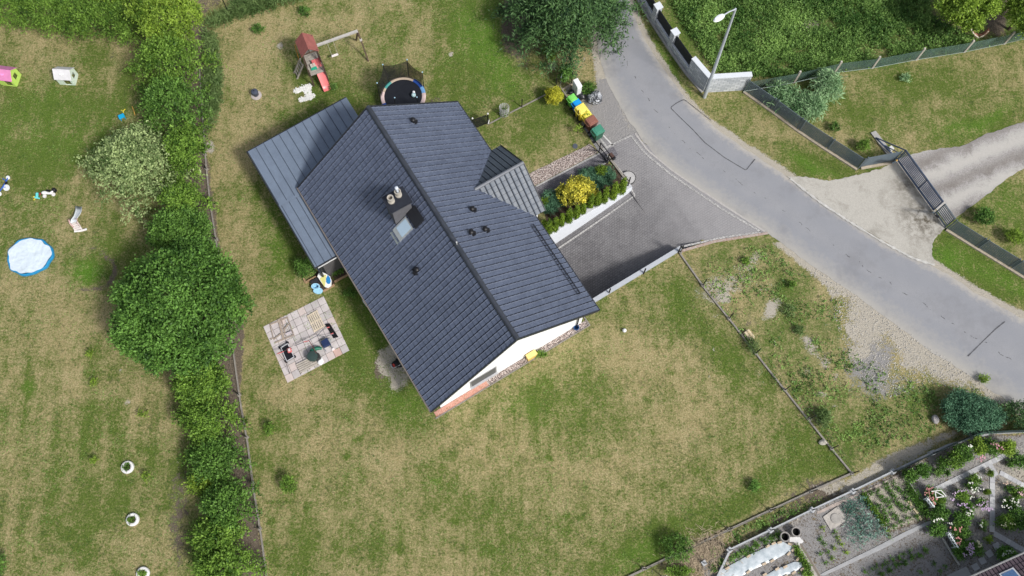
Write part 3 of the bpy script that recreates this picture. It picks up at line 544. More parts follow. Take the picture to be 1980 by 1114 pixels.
ROOF = roofm('roof_tile', (.066, .080, .120), (.098, .118, .172), .27, 1.0); GROOVE_SHADE = mat('tile_groove_shade', (.016, .019, .027), .7, .2); SEAM = roofm('seam_metal', (.14, .175, .23), (.16, .20, .26), .45); SEAMD = mat('seam_dark', (.03, .04, .06), .5, .1)  # tile grooves and course gaps: occlusion shade painted as a near-black colour
def tilefield(q, o, eu, eus, L, SL, hz=.045, hs=.055, p=.36, course=.35):
    """tile-profile metal: o lower corner, eu along eave, eus up-slope unit"""
    o = Vector(o); eu = Vector(eu).normalized(); us_ = Vector(eus).normalized(); nn = eu.cross(us_); nn = nn if nn.z > 0 else -nn
    prof = [(0, 0), (.14, 0), (.16, .8), (.20, 1.2), (.27, .85), (.32, .5), (.6, .55), (.97, .5)]
    nx = int(round(L/p)); p = L/nx; ny = int(round(SL/course)); course = SL/ny
    xs_ = [(k+a)*p for k in range(nx) for a, _ in prof]+[L]; hx = [h for k in range(nx) for _, h in prof]+[0]
    vs = []
    for j in range(ny):
        for f, h in ((0, 1.), (.93, .12), (1., .0)):
            y = (j+f)*course
            for x, hh in zip(xs_, hx): vs.append(o+eu*x+us_*(y+.012*(1 if f == 0 else 0)*0)+nn*(hh*hz+h*hs))
    w = len(xs_); fs = [(r*w+i, r*w+i+1, (r+1)*w+i+1, (r+1)*w+i) for r in range(3*ny-1) for i in range(w-1)]; ms = [1 if (r % 3 == 1 or i % 8 == 0) else 0 for r in range(3*ny-1) for i in range(w-1)]
    if (eu.cross(us_)).z < 0: fs = [f[::-1] for f in fs]
    q.add(vs, fs); q.m[-len(fs):] = ms; return q
HE, HR, HW, HL = 2.93, 7.53, 5.74, 16.54; PT = (HR-HE)/HW
H = thing('house', 'white gable-ended house under a dark blue-grey tile-pattern metal roof, middle of the plot', 'house', HO, TH)
TL = lambda p: (p - HO)                     # world -> house empty (rotated) handled by build_h
RI = Matrix.Rotation(-TH, 3, 'Z')
def hb(q, name, mt, parent=None, **k):      # build mesh given in world coords as child of the house
    par = parent or H; q.v = [tuple(RI@(Vector(v)-HO)) for v in q.v]; return q.build(name, mt, par, **k)
def hbox(q, u0, u1, v0, v1, z0, z1): return q.prism([tuple(HU(u, v))[:2] for u, v in ((u0, v0), (u1, v0), (u1, v1), (u0, v1))], z0, z1)
zin = lambda u: HR-.14-PT*abs(u)
w = MB(); W2 = 5.1; y0, y1 = .45, 16.05
for v in (y0, y1):                          # gable walls as closed slabs
    a = HU(-W2, v); 
prof = [(-W2, -2.6), (W2, -2.6), (W2, zin(W2)), (0, zin(0)), (-W2, zin(W2))]
vs = [HU(u, v, z) for v in (y0, y1) for u, z in prof]; w.add(vs, [(0, 1, 2, 3, 4), (9, 8, 7, 6, 5), (0, 5, 6, 1), (1, 6, 7, 2), (4, 9, 5, 0), (2, 7, 8, 3), (3, 8, 9, 4)])
wl_ = hb(w, 'wall', WHITE)
q = MB(); hbox(q, 5.1, 6.2, 4.45, 9.1, 0, 2.8)
vs = [HU(6.2, v, z) for v, z in ((4.45, 2.8), (9.1, 2.8), (6.78, 4.75))]+[HU(5.1, v, z) for v, z in ((4.45, 2.8), (9.1, 2.8), (6.78, 4.75))]; q.add(vs, [(0, 2, 1), (3, 4, 5), (0, 3, 5, 2), (1, 2, 5, 4)]); hb(q, 'porch_wall', WHITE)
q = MB(); uv_ = HN*1.0
ups_l = (HU(0, 0, HR)-HU(-HW, 0, HE)); ups_r = (HU(0, 0, HR)-HU(HW, 0, HE)); SL = ups_l.length
tilefield(q, HU(-HW, 0, HE-.03), HD, ups_l, HL, SL-.03); tilefield(q, HU(HW, 0, HE-.03), HD, ups_r, HL, SL-.03)
for s in (-1, 1):                           # deck under the sheets
    a, b_ = HU(s*HW, .02, HE-.06), HU(s*HW, HL-.02, HE-.06); c_, d_ = HU(0, HL-.02, HR-.06), HU(0, .02, HR-.06); q.slab([a, b_, c_, d_] if s > 0 else [d_, c_, b_, a], .10)
rf = hb(q, 'roof', [ROOF, GROOVE_SHADE])
q = MB()                                    # ridge cap in overlapping half-round pieces
for k in range(44):
    v = k*HL/44; q.tube([HU(0, v, HR+.0), HU(0, v+.40, HR+.015)], [.155, .135], 10)
hb(q, 'ridge_cap', roofm('ridge_metal', (.03, .035, .045), (.05, .056, .072), .4), rf, smooth=True)
q = MB()
for s in (-1, 1):
    for v in (-.02, HL+.02): q = MB(); q.bar(HU(s*(HW+.02), v, HE-.06), HU(0, v, HR-.04), .05, .2); hb(q, 'verge_board', ANTH, rf)
for s in (-1, 1):
    q = MB(); q.tube([HU(s*(HW+.07), -.05, HE-.08), HU(s*(HW+.07), HL+.03, HE-.08)], .07, 8)
    if s > 0: pass
    hb(q, 'gutter', GUT if s < 0 else ANTH, H, smooth=True)
q = MB(); q.tube([HU(5.2, 16.13, HE-.2), HU(4.7, 16.13, 2.4), HU(4.7, 16.13, .1)], .045, 8); hb(q, 'downpipe', ANTH)
# porch roof
q = MB(); zr = 5.0; pe = 2.93; hwp = 2.61; ups = Vector((0, 0, zr-pe))+HD*hwp
tilefield(q, HU(3.0, 4.17, pe-.02), HN, ups, 3.5, ups.length-.02, .022, .03); ups2 = Vector((0, 0, zr-pe))-HD*hwp
tilefield(q, HU(3.0, 9.39, pe-.02), HN, ups2, 3.5, ups2.length-.02, .022, .03)
pr = hb(q, 'porch_roof', [roofm('porch_tile', (.070, .088, .112), (.09, .11, .14), .5, .5), GROOVE_SHADE])
q = MB(); q.tube([HU(3.1, 6.78, zr+.02), HU(6.52, 6.78, zr+.02)], .11, 10); hb(q, 'ridge_cap', mat('ridge_pale', (.16, .17, .19), .45, .1, 5), pr, smooth=True)
q = MB()
for s in (-1, 1): q = MB(); q.bar(HU(6.53, 6.78+s*2.63, pe-.05), HU(6.53, 6.78, zr-.03), .04, .18); hb(q, 'verge_board', ANTH, pr)
# gable window with lowered shutter
q = MB(); hbox(q, -2.95, -1.12, 16.03, 16.09, .72, 2.1); f = hb(q, 'window', mat('window_frame', (.30, .30, .31), .5))
q = MB(); hbox(q, -2.87, -1.2, 16.085, 16.10, .78, 2.04); hb(q, 'shutter', mat('roller_shutter', (.11, .11, .115), .5, .1, 3), f)
q = MB(); hbox(q, -3.0, -1.07, 16.05, 16.22, .66, .715); hb(q, 'sill', mat('sill', (.45, .45, .46), .6), f)
q = MB(); hbox(q, 5.085, 5.13, 11.2, 14.6, -2.3, .1); hb(q, 'garage_door', mat('garage_door', (.35, .34, .33), .5, .1, 3))
q = MB(); hbox(q, 6.19, 6.24, 6.2, 7.3, .05, 2.15); hb(q, 'door', mat('front_door', (.06, .05, .045), .5))
for v in (2.0, 10.6): q = MB(); hbox(q, 5.09, 5.14, v, v+1.3, .9, 2.2); hb(q, 'window', ANTH)
# chimney
q = MB(); hbox(q, -2.1, -.93, 5.72, 6.68, 4.8, 7.75); ch = hb(q, 'chimney', mat('chimney_render', (.115, .115, .125), .85, .12, 5, .3, 40))
q = MB(); hbox(q, -2.2, -.83, 5.62, 6.76, 7.75, 7.86); hb(q, 'cap', mat('chimney_cap', (.022, .025, .034), .4, .2, 5), ch)
POT = mat('clay_pot', (.40, .37, .32), .7, .1, 5)
for uu, vv, cow in ((-1.83, 6.12, 0), (-1.3, 6.0, 1)):
    q = MB(); c = HU(uu, vv, 7.86); q.lathe(c, [(.2, 0), (.2, .12), (.165, .14), (.15, .4), (.19, .42), (.19, .5), (.125, .5), (.12, .2), (.01, .2)], 18); o = hb(q, 'chimney_pot', POT, ch, smooth=True)
    if cow: q = MB(); q.lathe(c, [(.07, .2), (.07, .78), (.1, .8), (.1, .95), (.01, 1.0)], 12); hb(q, 'flue', mat('flue_metal', (.6, .65, .72), .35, .05), ch, smooth=True)
q = MB(); hbox(q, -1.62, -.72, 6.7, 7.62, 5.4, 0)
q = MB()
def onroof(u, v, dz=0): return HU(u, v, HR-PT*abs(u)+dz)
q.slab([onroof(-.72, 6.7, .22), onroof(-1.35, 6.7, .22), onroof(-1.35, 7.75, .22), onroof(-.72, 7.75, .22)][::1], .22); hb(q, 'roof_hatch', mat('hatch', (.018, .019, .023), .45, .2, 5))
q = MB(); q.slab([onroof(-1.45, 6.75, .13), onroof(-2.42, 6.75, .13), onroof(-2.42, 7.62, .13), onroof(-1.45, 7.62, .13)], .14); sk = hb(q, 'skylight', mat('skylight_frame', (.32, .34, .34), .5))
q = MB(); q.slab([onroof(-1.52, 6.84, .15), onroof(-2.2, 6.84, .15), onroof(-2.2, 7.53, .15), onroof(-1.52, 7.53, .15)], .03); hb(q, 'pane', mat('skylight_pane', (.40, .52, .62), .12, .05, 2, spec=.8), sk)
q = MB(); q.slab([onroof(-2.42, 6.75, .05), onroof(-2.62, 6.75, .05), onroof(-2.62, 7.62, .05), onroof(-2.42, 7.62, .05)], .03); hb(q, 'flashing', mat('flashing', (.24, .27, .26), .6, .15, 5), sk)
for (u, v) in ((2.07, 1.36), (2.12, 8.18), (2.1, 9.67), (1.19, 9.68), (-2.46, 9.64)):
    q = MB(); c = onroof(u, v, 0); q.box(c+Vector((0, 0, .02)), (.42, .42, .05), TH, 0, 0); q.lathe(c, [(.09, 0), (.09, .2), (.14, .22), (.14, .34), (.06, .40)], 14); q.tube([c+Vector((0, 0, .08)), c+HN*(.25 if u > 0 else -.25)+Vector((0, 0, -.1))], .09, 8); hb(q, 'roof_vent', BLACK, smooth=True)
q = MB()
for dz in (.1, .24): q.tube([onroof(5.27-dz*.0, 10.0, dz), onroof(5.27, 15.2, dz)], .014, 6)
q.tube([onroof(5.08, 10.0, .12), onroof(5.08, 15.2, .12)], .012, 6)
for k in range(27): v = 10.0+k*.2; q.bar(onroof(5.27, v, .02), onroof(5.27, v, .26), .02); q.bar(onroof(5.27, v, .12), onroof(5.07, v, .12), .015)
hb(q, 'snow_guard', BLACK)
q = MB(); q.tube([onroof(0, 10.2, .1), onroof(0, 10.2, .45)], .03, 6); q.ball(onroof(0, 10.2, .45), .05); hb(q, 'lightning_rod', mat('bare_metal', (.55, .55, .55), .4), smooth=True)
# house foot: pebble margin with kerb
q = MB(); hbox(q, -5.6, 5.42, 16.06, 16.43, -.02, .02); tag(hb(q, 'pebble_margin', [PEB][0]), None); 
q = MB(); hbox(q, -5.7, 5.5, 16.43, 16.49, -.05, .07); hbox(q, 5.42, 5.5, 15.3, 16.43, -.05, .069); hb(q, 'margin_kerb', KERBM)
q = MB(); hbox(q, -5.6, -1.9, 16.08, 16.42, .021, .028); hb(q, 'red_gravel', mat('red_gravel', (.42, .13, .08), .9, .5, 22, .6, 22, col2=(.62, .42, .34)))
q = MB(); hbox(q, -6.2, 5.1, -1, .45, 0, 0.05)
# lean-to canopy
CZ = 2.62
L_ = thing('patio_canopy', 'blue-grey standing-seam metal canopy wrapping the back corner of the house', 'canopy', HU(-7.3, -4), TH)
RO2 = HU(-7.3, -4)
def lb(q, name, mt, **k): q.v = [tuple(RI@(Vector(v)-RO2)) for v in q.v]; return q.build(name, mt, L_, **k)
q = MB()
def cz(u): return CZ+.0-(5.1-abs(min(u, -5.1)))*0+.09*(u+7.33)*.4
def cslab(u0, u1, v0, v1, dz=0): q.slab([HU(u1, v0, cz(u1)+dz), HU(u0, v0, cz(u0)+dz), HU(u0, v1, cz(u0)+dz), HU(u1, v1, cz(u1)+dz)], .10)
cslab(-7.33, -.16, -4.05, .30, .03); cslab(-7.33, -5.12, .30, 5.12, 0)
q.bar(HU(-7.33, .30, cz(-7.33)+.04), HU(-5.12, .30, cz(-5.12)+.04), .22, .02)
lb(q, 'roof', SEAM); q = MB()
for k in range(13): u = -7.33+.56*k; (u < -.2) and q.bar(HU(u+.02, -4.05, cz(u)+.045), HU(u+.02, .28, cz(u)+.045), .025, .035)
for k in range(5): u = -7.2+.52*k; (u < -5.1) and q.bar(HU(u, .34, cz(u)+.015), HU(u, 5.12, cz(u)+.015), .025, .035)
lb(q, 'seam', SEAMD)
q = MB(); q.bar(HU(-7.38, -4.1, CZ-.07), HU(-7.38, 5.16, CZ-.07), .06, .18); q.bar(HU(-7.38, 5.16, CZ-.07), HU(-5.2, 5.16, CZ+.02), .05, .16); q.bar(HU(-7.38, -4.1, CZ-.07), HU(-.16, -4.1, CZ+.2), .05, .16); lb(q, 'fascia', ANTH)
q = MB(); q.bar(HU(-7.2, 5.24, CZ-.05), HU(-5.3, 5.24, CZ), .05, .05); lb(q, 'rail', mat('pale_rail', (.6, .6, .58), .6))
for u, v in ((-7.2, -3.9), (-7.2, .3), (-7.2, 5.0), (-3.8, -3.9), (-.4, -3.9)): q = MB(); q.bar(HU(u, v, 0), HU(u, v, CZ-.1), .12); lb(q, 'post', ANTH)
q = MB(); hbox(q, -7.2, -5.1, -3.9, 5.1, .0, .05); lb(q, 'floor', CONC)
q = MB(); hbox(q, -6.9, -5.15, 5.05, 5.12, 0, 2.35); lb(q, 'side_panel', mat('dark_panel', (.09, .085, .085), .8, .2, 4))
# ------------------------------------------------------------------ retaining walls of the ramp
T = thing('retaining_wall', 'white rendered retaining wall between the thuja row and the garage ramp', 'wall', HU(5.1, 9.9))
q = MB(); A = [HU(u, v) for u, v in ((5.1, 9.78), (13.05, 9.72), (13.05, 10.06), (5.1, 10.06))]; q.prism([(a.x, a.y) for a in A], [-2.6, -1, -1, -2.6], .05); q.build('wall', WALLP, T, off=T.location)
q = MB(); A = [HU(u, v) for u, v in ((5.1, 9.70), (13.07, 9.66), (13.07, 10.03), (5.1, 10.03))]; q.prism([(a.x, a.y) for a in A], .052, .072); q.build('coping', mat('coping', (.50, .51, .53), .8, .08, 4), T, off=T.location)
T = thing('retaining_wall', 'pale grey low retaining wall between the big lawn and the dark garage ramp', 'wall', HU(5.1, 15.3))
q = MB(); A = [HU(u, v) for u, v in ((5.12, 15.16), (13.25, 15.14), (13.25, 15.38), (5.12, 15.40))]; q.prism([(a.x, a.y) for a in A], -2.6, .20); q.build('wall', mat('grey_wall', (.36, .38, .42), .85, .08, 3, .1, 30), T, off=T.location)
q = MB(); A = [HU(u, v) for u, v in ((5.12, 15.14), (13.27, 15.12), (13.27, 15.40), (5.12, 15.42))]; q.prism([(a.x, a.y) for a in A], .202, .225); q.build('coping', mat('coping2', (.42, .44, .47), .8, .08, 4), T, off=T.location)
q = MB(); q.bar(HU(13.2, 15.42, -.0), HU(15.4, 16.0, .0), .16, .16); q.bar(HU(15.4, 16.0, .0), HU(18.7, 17.35, .0), .16, .12); tag(q.build('kerb', mat('brick_kerb', (.30, .17, .13), .9, .5, 9, .4, 20, col2=(.45, .42, .38))), kind='structure')
q = MB(); q.bar(HU(12.95, 7.2, -.1), HU(13.0, 9.75, -.1), .14, .5); tag(q.build('kerb', KERBM), kind='structure')
# ================================================================== FENCES AND WALLS
def V2(p, z=0): return G(p[0], p[1], z)
WIRE = mat('fence_wire', (.05, .06, .055), .5)
def kerbfence(label, pts, posts, ph=1.25, kw=.09, kh=.12, km=KERBM, pm=BLACK, pw=.05, cap=True, wires=3, cat='fence', name='wire_fence', group=None, capm=None, cs=.2, jag=.015, wr=.006):
    W_ = [V2(p) for p in pts]; T = thing(name, label, cat, W_[0], 0, group)
    q = MB(); D = resample([(w.x, w.y) for w in W_], max(4, int(sum((W_[i+1]-W_[i]).length for i in range(len(W_)-1))/2.4)))
    D = [Vector((a+R.uniform(-jag, jag), b_+R.uniform(-jag, jag), 0)) for a, b_ in D]
    for a, b_ in zip(D[:-1], D[1:]): h = kh+R.uniform(-.015, .015); q.bar(a+Vector((0, 0, h/2-.03)), b_+Vector((0, 0, h/2-.03)), kw, h+.06)
    q.build('kerb', km, T, off=T.location)
    tops = []
    for p in posts:
        w = V2(p); q = MB(); q.bar(w+Vector((0, 0, -.1)), w+Vector((R.uniform(-.02, .02), R.uniform(-.02, .02), ph)), pw); q.build('post', pm, T, off=T.location)
        tops.append(w)
        if cap: q = MB(); q.box(w+Vector((0, 0, kh*.5+.02)), (cs, cs, kh+.06), R.uniform(0, 1)); q.build('post_base', capm or km, T, off=T.location, bevel=.015)
    if wires and len(tops) > 1:
        q = MB()
        for k in range(wires):
            z = kh+(ph-kh)*(k+1)/wires-.03
            for a, b_ in zip(tops[:-1], tops[1:]): q.tube([a+Vector((0, 0, z)), b_+Vector((0, 0, z))], wr, 4, False)
        q.build('wire', WIRE, T, off=T.location)
    return T
kerbfence('wire fence with pale concrete kerb running along the dark strip beside the left hedge row', [(386, 120), (390, 190), (397, 300), (400, 328), (407, 394), (416, 448), (426, 508), (440, 600), (454, 700), (463, 764), (471, 806), (478, 846), (489, 934), (503, 1022), (517, 1125)],
          [(397, 300), (400, 328), (407, 394), (419, 464), (463, 764), (478, 846), (489, 934), (503, 1022)], wires=2)
kerbfence('black-post fence on a thin kerb between the big lawn and the rough verge', [(1314, 490), (1358, 553), (1384, 586), (1409, 617), (1461, 684), (1517, 755), (1562, 812), (1607, 868), (1646, 916)],
          [(1315, 489), (1358, 553), (1409, 617), (1461, 684), (1517, 755), (1565, 811), (1607, 868), (1646, 916)], kw=.1, wires=2, cs=.2)
kerbfence('black-post kerb fence along the lower edge of the big lawn, beside the willow-like bush', [(1646, 916), (1567, 951), (1489, 987), (1408, 1024), (1343, 1056), (1244, 1100), (1205, 1120)],
          [(1567, 951), (1489, 987), (1408, 1024), (1322, 1066), (1244, 1100)], kw=.12, wires=2)
PALE = mat('pale_plinth', (.42, .43, .44), .85, .15, 5, .2, 20)
kerbfence('pale concrete plinth fence bounding the vegetable and flower garden', [(1379, 1128), (1359, 1089), (1408, 1064), (1487, 1026), (1567, 987), (1645, 951), (1723, 913), (1799, 877), (1878, 840), (1930, 837), (2010, 834)],
          [(1359, 1089), (1408, 1064), (1487, 1026), (1567, 987), (1645, 951), (1723, 913), (1799, 877), (1878, 840)], kw=.12, kh=.34, km=PALE, cs=.28, ph=1.1, pm=mat('dark_post', (.04, .045, .05), .5), wires=2)
T = thing('windbreak_netting', 'dark green windbreak netting along the upper garden fence behind the shrubs', 'netting', V2((1723, 913)))
def netm(name, col, al):
    m, nt, b = newmat(name); b.inputs['Base Color'].default_value = (*col, 1); b.inputs['Roughness'].default_value = .8
    tc = nt.nodes.new('ShaderNodeTexCoord'); n = nt.nodes.new('ShaderNodeTexNoise'); n.inputs['Scale'].default_value = 60; nt.links.new(tc.outputs['Object'], n.inputs[0])
    n2 = nt.nodes.new('ShaderNodeTexNoise'); n2.inputs['Scale'].default_value = 1.5; n2.inputs['Detail'].default_value = 4; nt.links.new(tc.outputs['Object'], n2.inputs[0])
    nt.links.new(mth(nt, 'ADD', rng(nt, n.outputs[0], .3, .7, al-.2, al+.2), rng(nt, n2.outputs[0], .3, .7, -.15, .15)), b.inputs['Alpha']); return m
NETG = netm('green_net', (.10, .17, .14), .42); NETB = netm('black_net', (.008, .008, .008), .55); NETD = netm('dark_green_net', (.03, .06, .06), .75)
def netting(T, pts, z0, z1, mt, name='netting', t=.012):
    q = MB(); P = resample(pts, len(pts)*4)
    for a, b_ in zip(P[:-1], P[1:]): A_, B_ = V2(a), V2(b_); q.bar(A_+Vector((0, 0, (z0+z1)/2)), B_+Vector((0, 0, (z0+z1)/2)), t, z1-z0)
    return q.build(name, mt, T, off=T.location)
netting(T, [(1723, 915), (1799, 879), (1878, 842), (1930, 839), (2010, 836)], .35, 1.15, NETD)
# chain-link fence with concrete posts, top right
T = thing('chain_link_fence', 'sagging green chain-link fence on leaning concrete posts below the overgrown plot', 'fence', V2((1440, 175)))
cp = [(1437, 177), (1535, 160), (1613, 141), (1686, 132), (1771, 116), (1864, 101), (1941, 85), (2020, 66)]
netting(T, cp, .02, 1.15, NETG)
for p in cp[1:]: q = MB(); w_ = V2(p); q.bar(w_, w_+Vector((.05, .05, 1.35)), .13, .13); q.build('post', mat('old_concrete', (.46, .42, .36), .9, .2, 5, .3, 20), T, off=T.location, bevel=.01)
q = MB()
for a, b_ in zip(cp[:-1], cp[1:]): q.tube([V2(a, 1.17), V2(((a[0]+b_[0])/2, (a[1]+b_[1])/2), 1.13), V2(b_, 1.17)], .012, 5)
q.build('top_wire', mat('wire_pale', (.35, .42, .38), .5), T, off=T.location)
# slatted steel fences
SL1 = mat('slat_steel', (.11, .14, .16), .45, .15, 5, spec=.4); SL2 = mat('gate_steel', (.055, .08, .135), .4, .15, 5, spec=.4)
def slat(q, a, b_, z0, z1, n, th=.035, hh=None):
    hh = hh or (z1-z0)/n*.5
    for k in range(n): z = z0+(z1-z0)*(k+.5)/n; q.bar(a+Vector((0, 0, z)), b_+Vector((0, 0, z)), th, hh)
def slatfence(label, pts, h=1.45, name='slatted_fence', n=9):
    T = thing(name, label, 'fence', V2(pts[0]))
    for i, (a, b_) in enumerate(zip(pts[:-1], pts[1:])):
        A_, B_ = V2(a), V2(b_); d = (B_-A_).normalized(); q = MB(); slat(q, A_+d*.08, B_-d*.08, .12, h, n); q.build('slat_panel', SL1, T, off=T.location)
        q = MB(); q.bar(A_-d.cross(Vector((0, 0, 1)))*(-.1)+Vector((0, 0, .06)), B_+d.cross(Vector((0, 0, 1)))*.1+Vector((0, 0, .06)), .16, .14); q.build('kerb', mat('sandy_kerb', (.42, .36, .28), .9, .25, 5, .3, 20), T, off=T.location)
    for i, p in enumerate(pts):
        A_ = V2(p); d = (V2(pts[min(i+1, len(pts)-1)])-V2(pts[max(i-1, 0)])).normalized()
        for s in ((-1, 1) if 0 < i < len(pts)-1 else (0,)): q = MB(); q.bar(A_+d*.1*s, A_+d*.1*s+Vector((0, 0, h+.06)), .07); q.build('post', SL1, T, off=T.location)
        if 0 < i < len(pts)-1: q = MB(); q.bar(A_-d*.065+Vector((0, 0, h*.55)), A_+d*.065+Vector((0, 0, h*.55)), .03, h*.8); q.build('post_bracket', SL1, T, off=T.location)
    return T
slatfence('dark slatted steel fence stepping down from the pale block wall to the sliding gate', [(1439, 177), (1492, 214), (1543, 252), (1597, 288), (1658, 327)])
slatfence('dark slatted steel fence along the grass bank on the near side of the sliding gate', [(1830, 443), (1888, 479), (1952, 518), (2016, 558), (2085, 600)])
slatfence('short slatted steel panel angled back to the sliding gate post', [(1663, 324), (1727, 312)], n=9)
T = thing('sliding_gate', 'dark blue steel sliding gate drawn across the pale concrete drive', 'gate', V2((1731, 312)))
A_, B_ = V2((1733, 311)), V2((1803, 408)); q = MB(); slat(q, A_, B_, .2, 1.45, 8, .025, .075); q.build('slat_panel', SL2, T, off=T.location)
q = MB()
for z in (.16, 1.52): q.bar(A_+Vector((0, 0, z)), B_+Vector((0, 0, z)), .06, .08)
mid = A_.lerp(B_, .58)
for p in (A_, mid, B_): q.bar(p+Vector((0, 0, .12)), p+Vector((0, 0, 1.55)), .06)
q.build('frame', SL2, T, off=T.location)
tl = V2((1693, 266), .35); q = MB(); q.bar(A_+Vector((0, 0, 1.5)), tl, .06); q.bar(A_+Vector((0, 0, .2)), tl, .08); q.bar(A_+Vector((0, 0, .9)), V2((1710, 281), .3), .05); q.build('tail', SL2, T, off=T.location)
q = MB(); P4 = [V2(p) for p in ((1683, 258), (1692, 254), (1728, 300), (1718, 305))]; q.prism([(p.x, p.y) for p in P4], 0, .1); q.build('foundation', CONC, T, off=T.location)
q = MB(); q.box(V2((1722, 288), .2), (.3, .3, .3), .6); q.build('drive_unit', mat('pale_box', (.6, .6, .58), .6), T, off=T.location, bevel=.03)
for p in ((1731, 313), (1727, 315), (1805, 411)): q = MB(); q.bar(V2(p), V2(p, 1.62), .1); q.build('post', SL1, T, off=T.location)
q = MB(); q.lathe(V2((1733, 311), 1.6), [(.05, 0), (.06, .1), (.01, .15)], 10); q.build('beacon', mat('amber', (.7, .42, .12), .4), T, off=T.location)
T = thing('pedestrian_gate', 'narrow dark steel wicket gate beside the sliding gate', 'gate', V2((1806, 412))); q = MB(); slat(q, V2((1807, 413)), V2((1826, 440)), .15, 1.45, 7, .025, .08); q.build('slat_panel', SL1, T, off=T.location)
q = MB(); a, b_ = V2((1807, 413)), V2((1826, 440))
for z in (.14, 1.5): q.bar(a+Vector((0, 0, z)), b_+Vector((0, 0, z)), .05, .05)
for p in (a, b_): q.bar(p, p+Vector((0, 0, 1.55)), .06)
q.build('frame', SL1, T, off=T.location); q = MB(); q.box(V2((1812, 418), 1.0), (.1, .25, .1), .9); q.build('letterbox', BLACK, T, off=T.location)
# pale split-block wall
def blockm(name):
    m, nt, b = newmat(name); tc = nt.nodes.new('ShaderNodeTexCoord'); uvn = nt.nodes.new('ShaderNodeAttribute'); uvn.attribute_name = 'wuv'
    br = nt.nodes.new('ShaderNodeTexBrick'); nt.links.new(uvn.outputs['Vector'], br.inputs['Vector']); br.inputs['Scale'].default_value = 1; br.inputs['Brick Width'].default_value = .42; br.inputs['Row Height'].default_value = .2; br.inputs['Mortar Size'].default_value = .012
    br.inputs['Color1'].default_value = (.40, .43, .46, 1); br.inputs['Color2'].default_value = (.66, .68, .70, 1); br.inputs['Mortar'].default_value = (.2, .21, .23, 1)
    nt.links.new(mixn(nt, rng(nt, noisen(nt, 6, 4), .3, .7, 0, .2), br.outputs[0], (.35, .36, .38)), b.inputs['Base Color']); b.inputs['Roughness'].default_value = .9; return m
BLK = blockm('split_block'); CAPM = mat('block_cap', (.62, .65, .68), .85, .05, 4)
def blockwall(T, a, b_, z0, z1, t=.24, name='wall'):
    q = MB(); q.bar(a+Vector((0, 0, (z0+z1)/2)), b_+Vector((0, 0, (z0+z1)/2)), t, z1-z0); o = q.build(name, BLK, T, off=T.location); me = o.data
    d = (b_-a).normalized(); at = me.attributes.new('wuv', 'FLOAT_VECTOR', 'POINT')
    at.data.foreach_set('vector', [x for v in me.vertices for x in ((v.co+T.location).dot(d)+.3*(v.co+T.location).dot(Vector((-d.y, d.x, 0))), v.co.z, 0)]); return o
T = thing('block_wall', 'pale grey split-block garden wall with pillars and black infill panels beside the road', 'wall', V2((1360, 181)))
wb = [V2(p) for p in ((1222, -34), (1241, 0), (1257, 27), (1290, 88), (1326, 135), (1361, 181))]; out = lambda a, b_: Vector(((b_-a).y, -(b_-a).x, 0)).normalized()
pil = [V2(p) for p in ((1229, -46), (1263, 14+17), (1296, 82), (1331, 132))]
def top_at(px, py, z): return G(px, py, z)
pil = [top_at(1239, -44, 1.8), top_at(1273, 12, 1.8), top_at(1306, 62, 1.8), top_at(1341, 111, 1.8)]; pil = [Vector((p.x, p.y, 0)) for p in pil]
cor = Vector((*G(1373, 149, 1.75)[:2], 0)); end = Vector((*G(1454, 144, 1.75)[:2], 0))
for i in range(3):
    a, b_ = pil[i], pil[i+1]; blockwall(T, a, b_, 0, .6, .26); q = MB(); q.bar(a+Vector((0, 0, .63)), b_+Vector((0, 0, .63)), .3, .05); q.build('cap', CAPM, T, off=T.location)
    q = MB(); q.bar(a+Vector((0, 0, 1.17)), b_+Vector((0, 0, 1.17)), .05, .98); q.build('infill_panel', mat('infill', (.010, .014, .020), .5, .1, 4), T, off=T.location)
for i in range(3):
    d = (pil[i+1]-pil[i]).normalized(); p = pil[i]; blockwall(T, p-d*.22, p+d*.22, 0, 1.8, .42, 'pillar'); q = MB(); q.bar(p-d*.26+Vector((0, 0, 1.83)), p+d*.26+Vector((0, 0, 1.83)), .5, .06); q.build('pillar_cap', CAPM, T, off=T.location)
blockwall(T, pil[3], cor, 0, 1.75, .3); blockwall(T, cor, end, 0, 1.752, .3)
q = MB(); q.bar(pil[3]+Vector((0, 0, 1.78)), cor+Vector((0, 0, 1.78)), .36, .05); q.bar(cor+Vector((0, 0, 1.783)), end+Vector((0, 0, 1.783)), .36, .05); q.build('cap', CAPM, T, off=T.location)
q = MB()
for a, b_ in ((pil[0], pil[1]), (pil[1], pil[2]), (pil[2], pil[3]), (pil[3], cor)): o_ = out(a, b_)*.24; q.bar(a+o_+Vector((0, 0, .04)), b_+o_+Vector((0, 0, .04)), .16, .14)
q.build('footing', CONC, T, off=T.location)
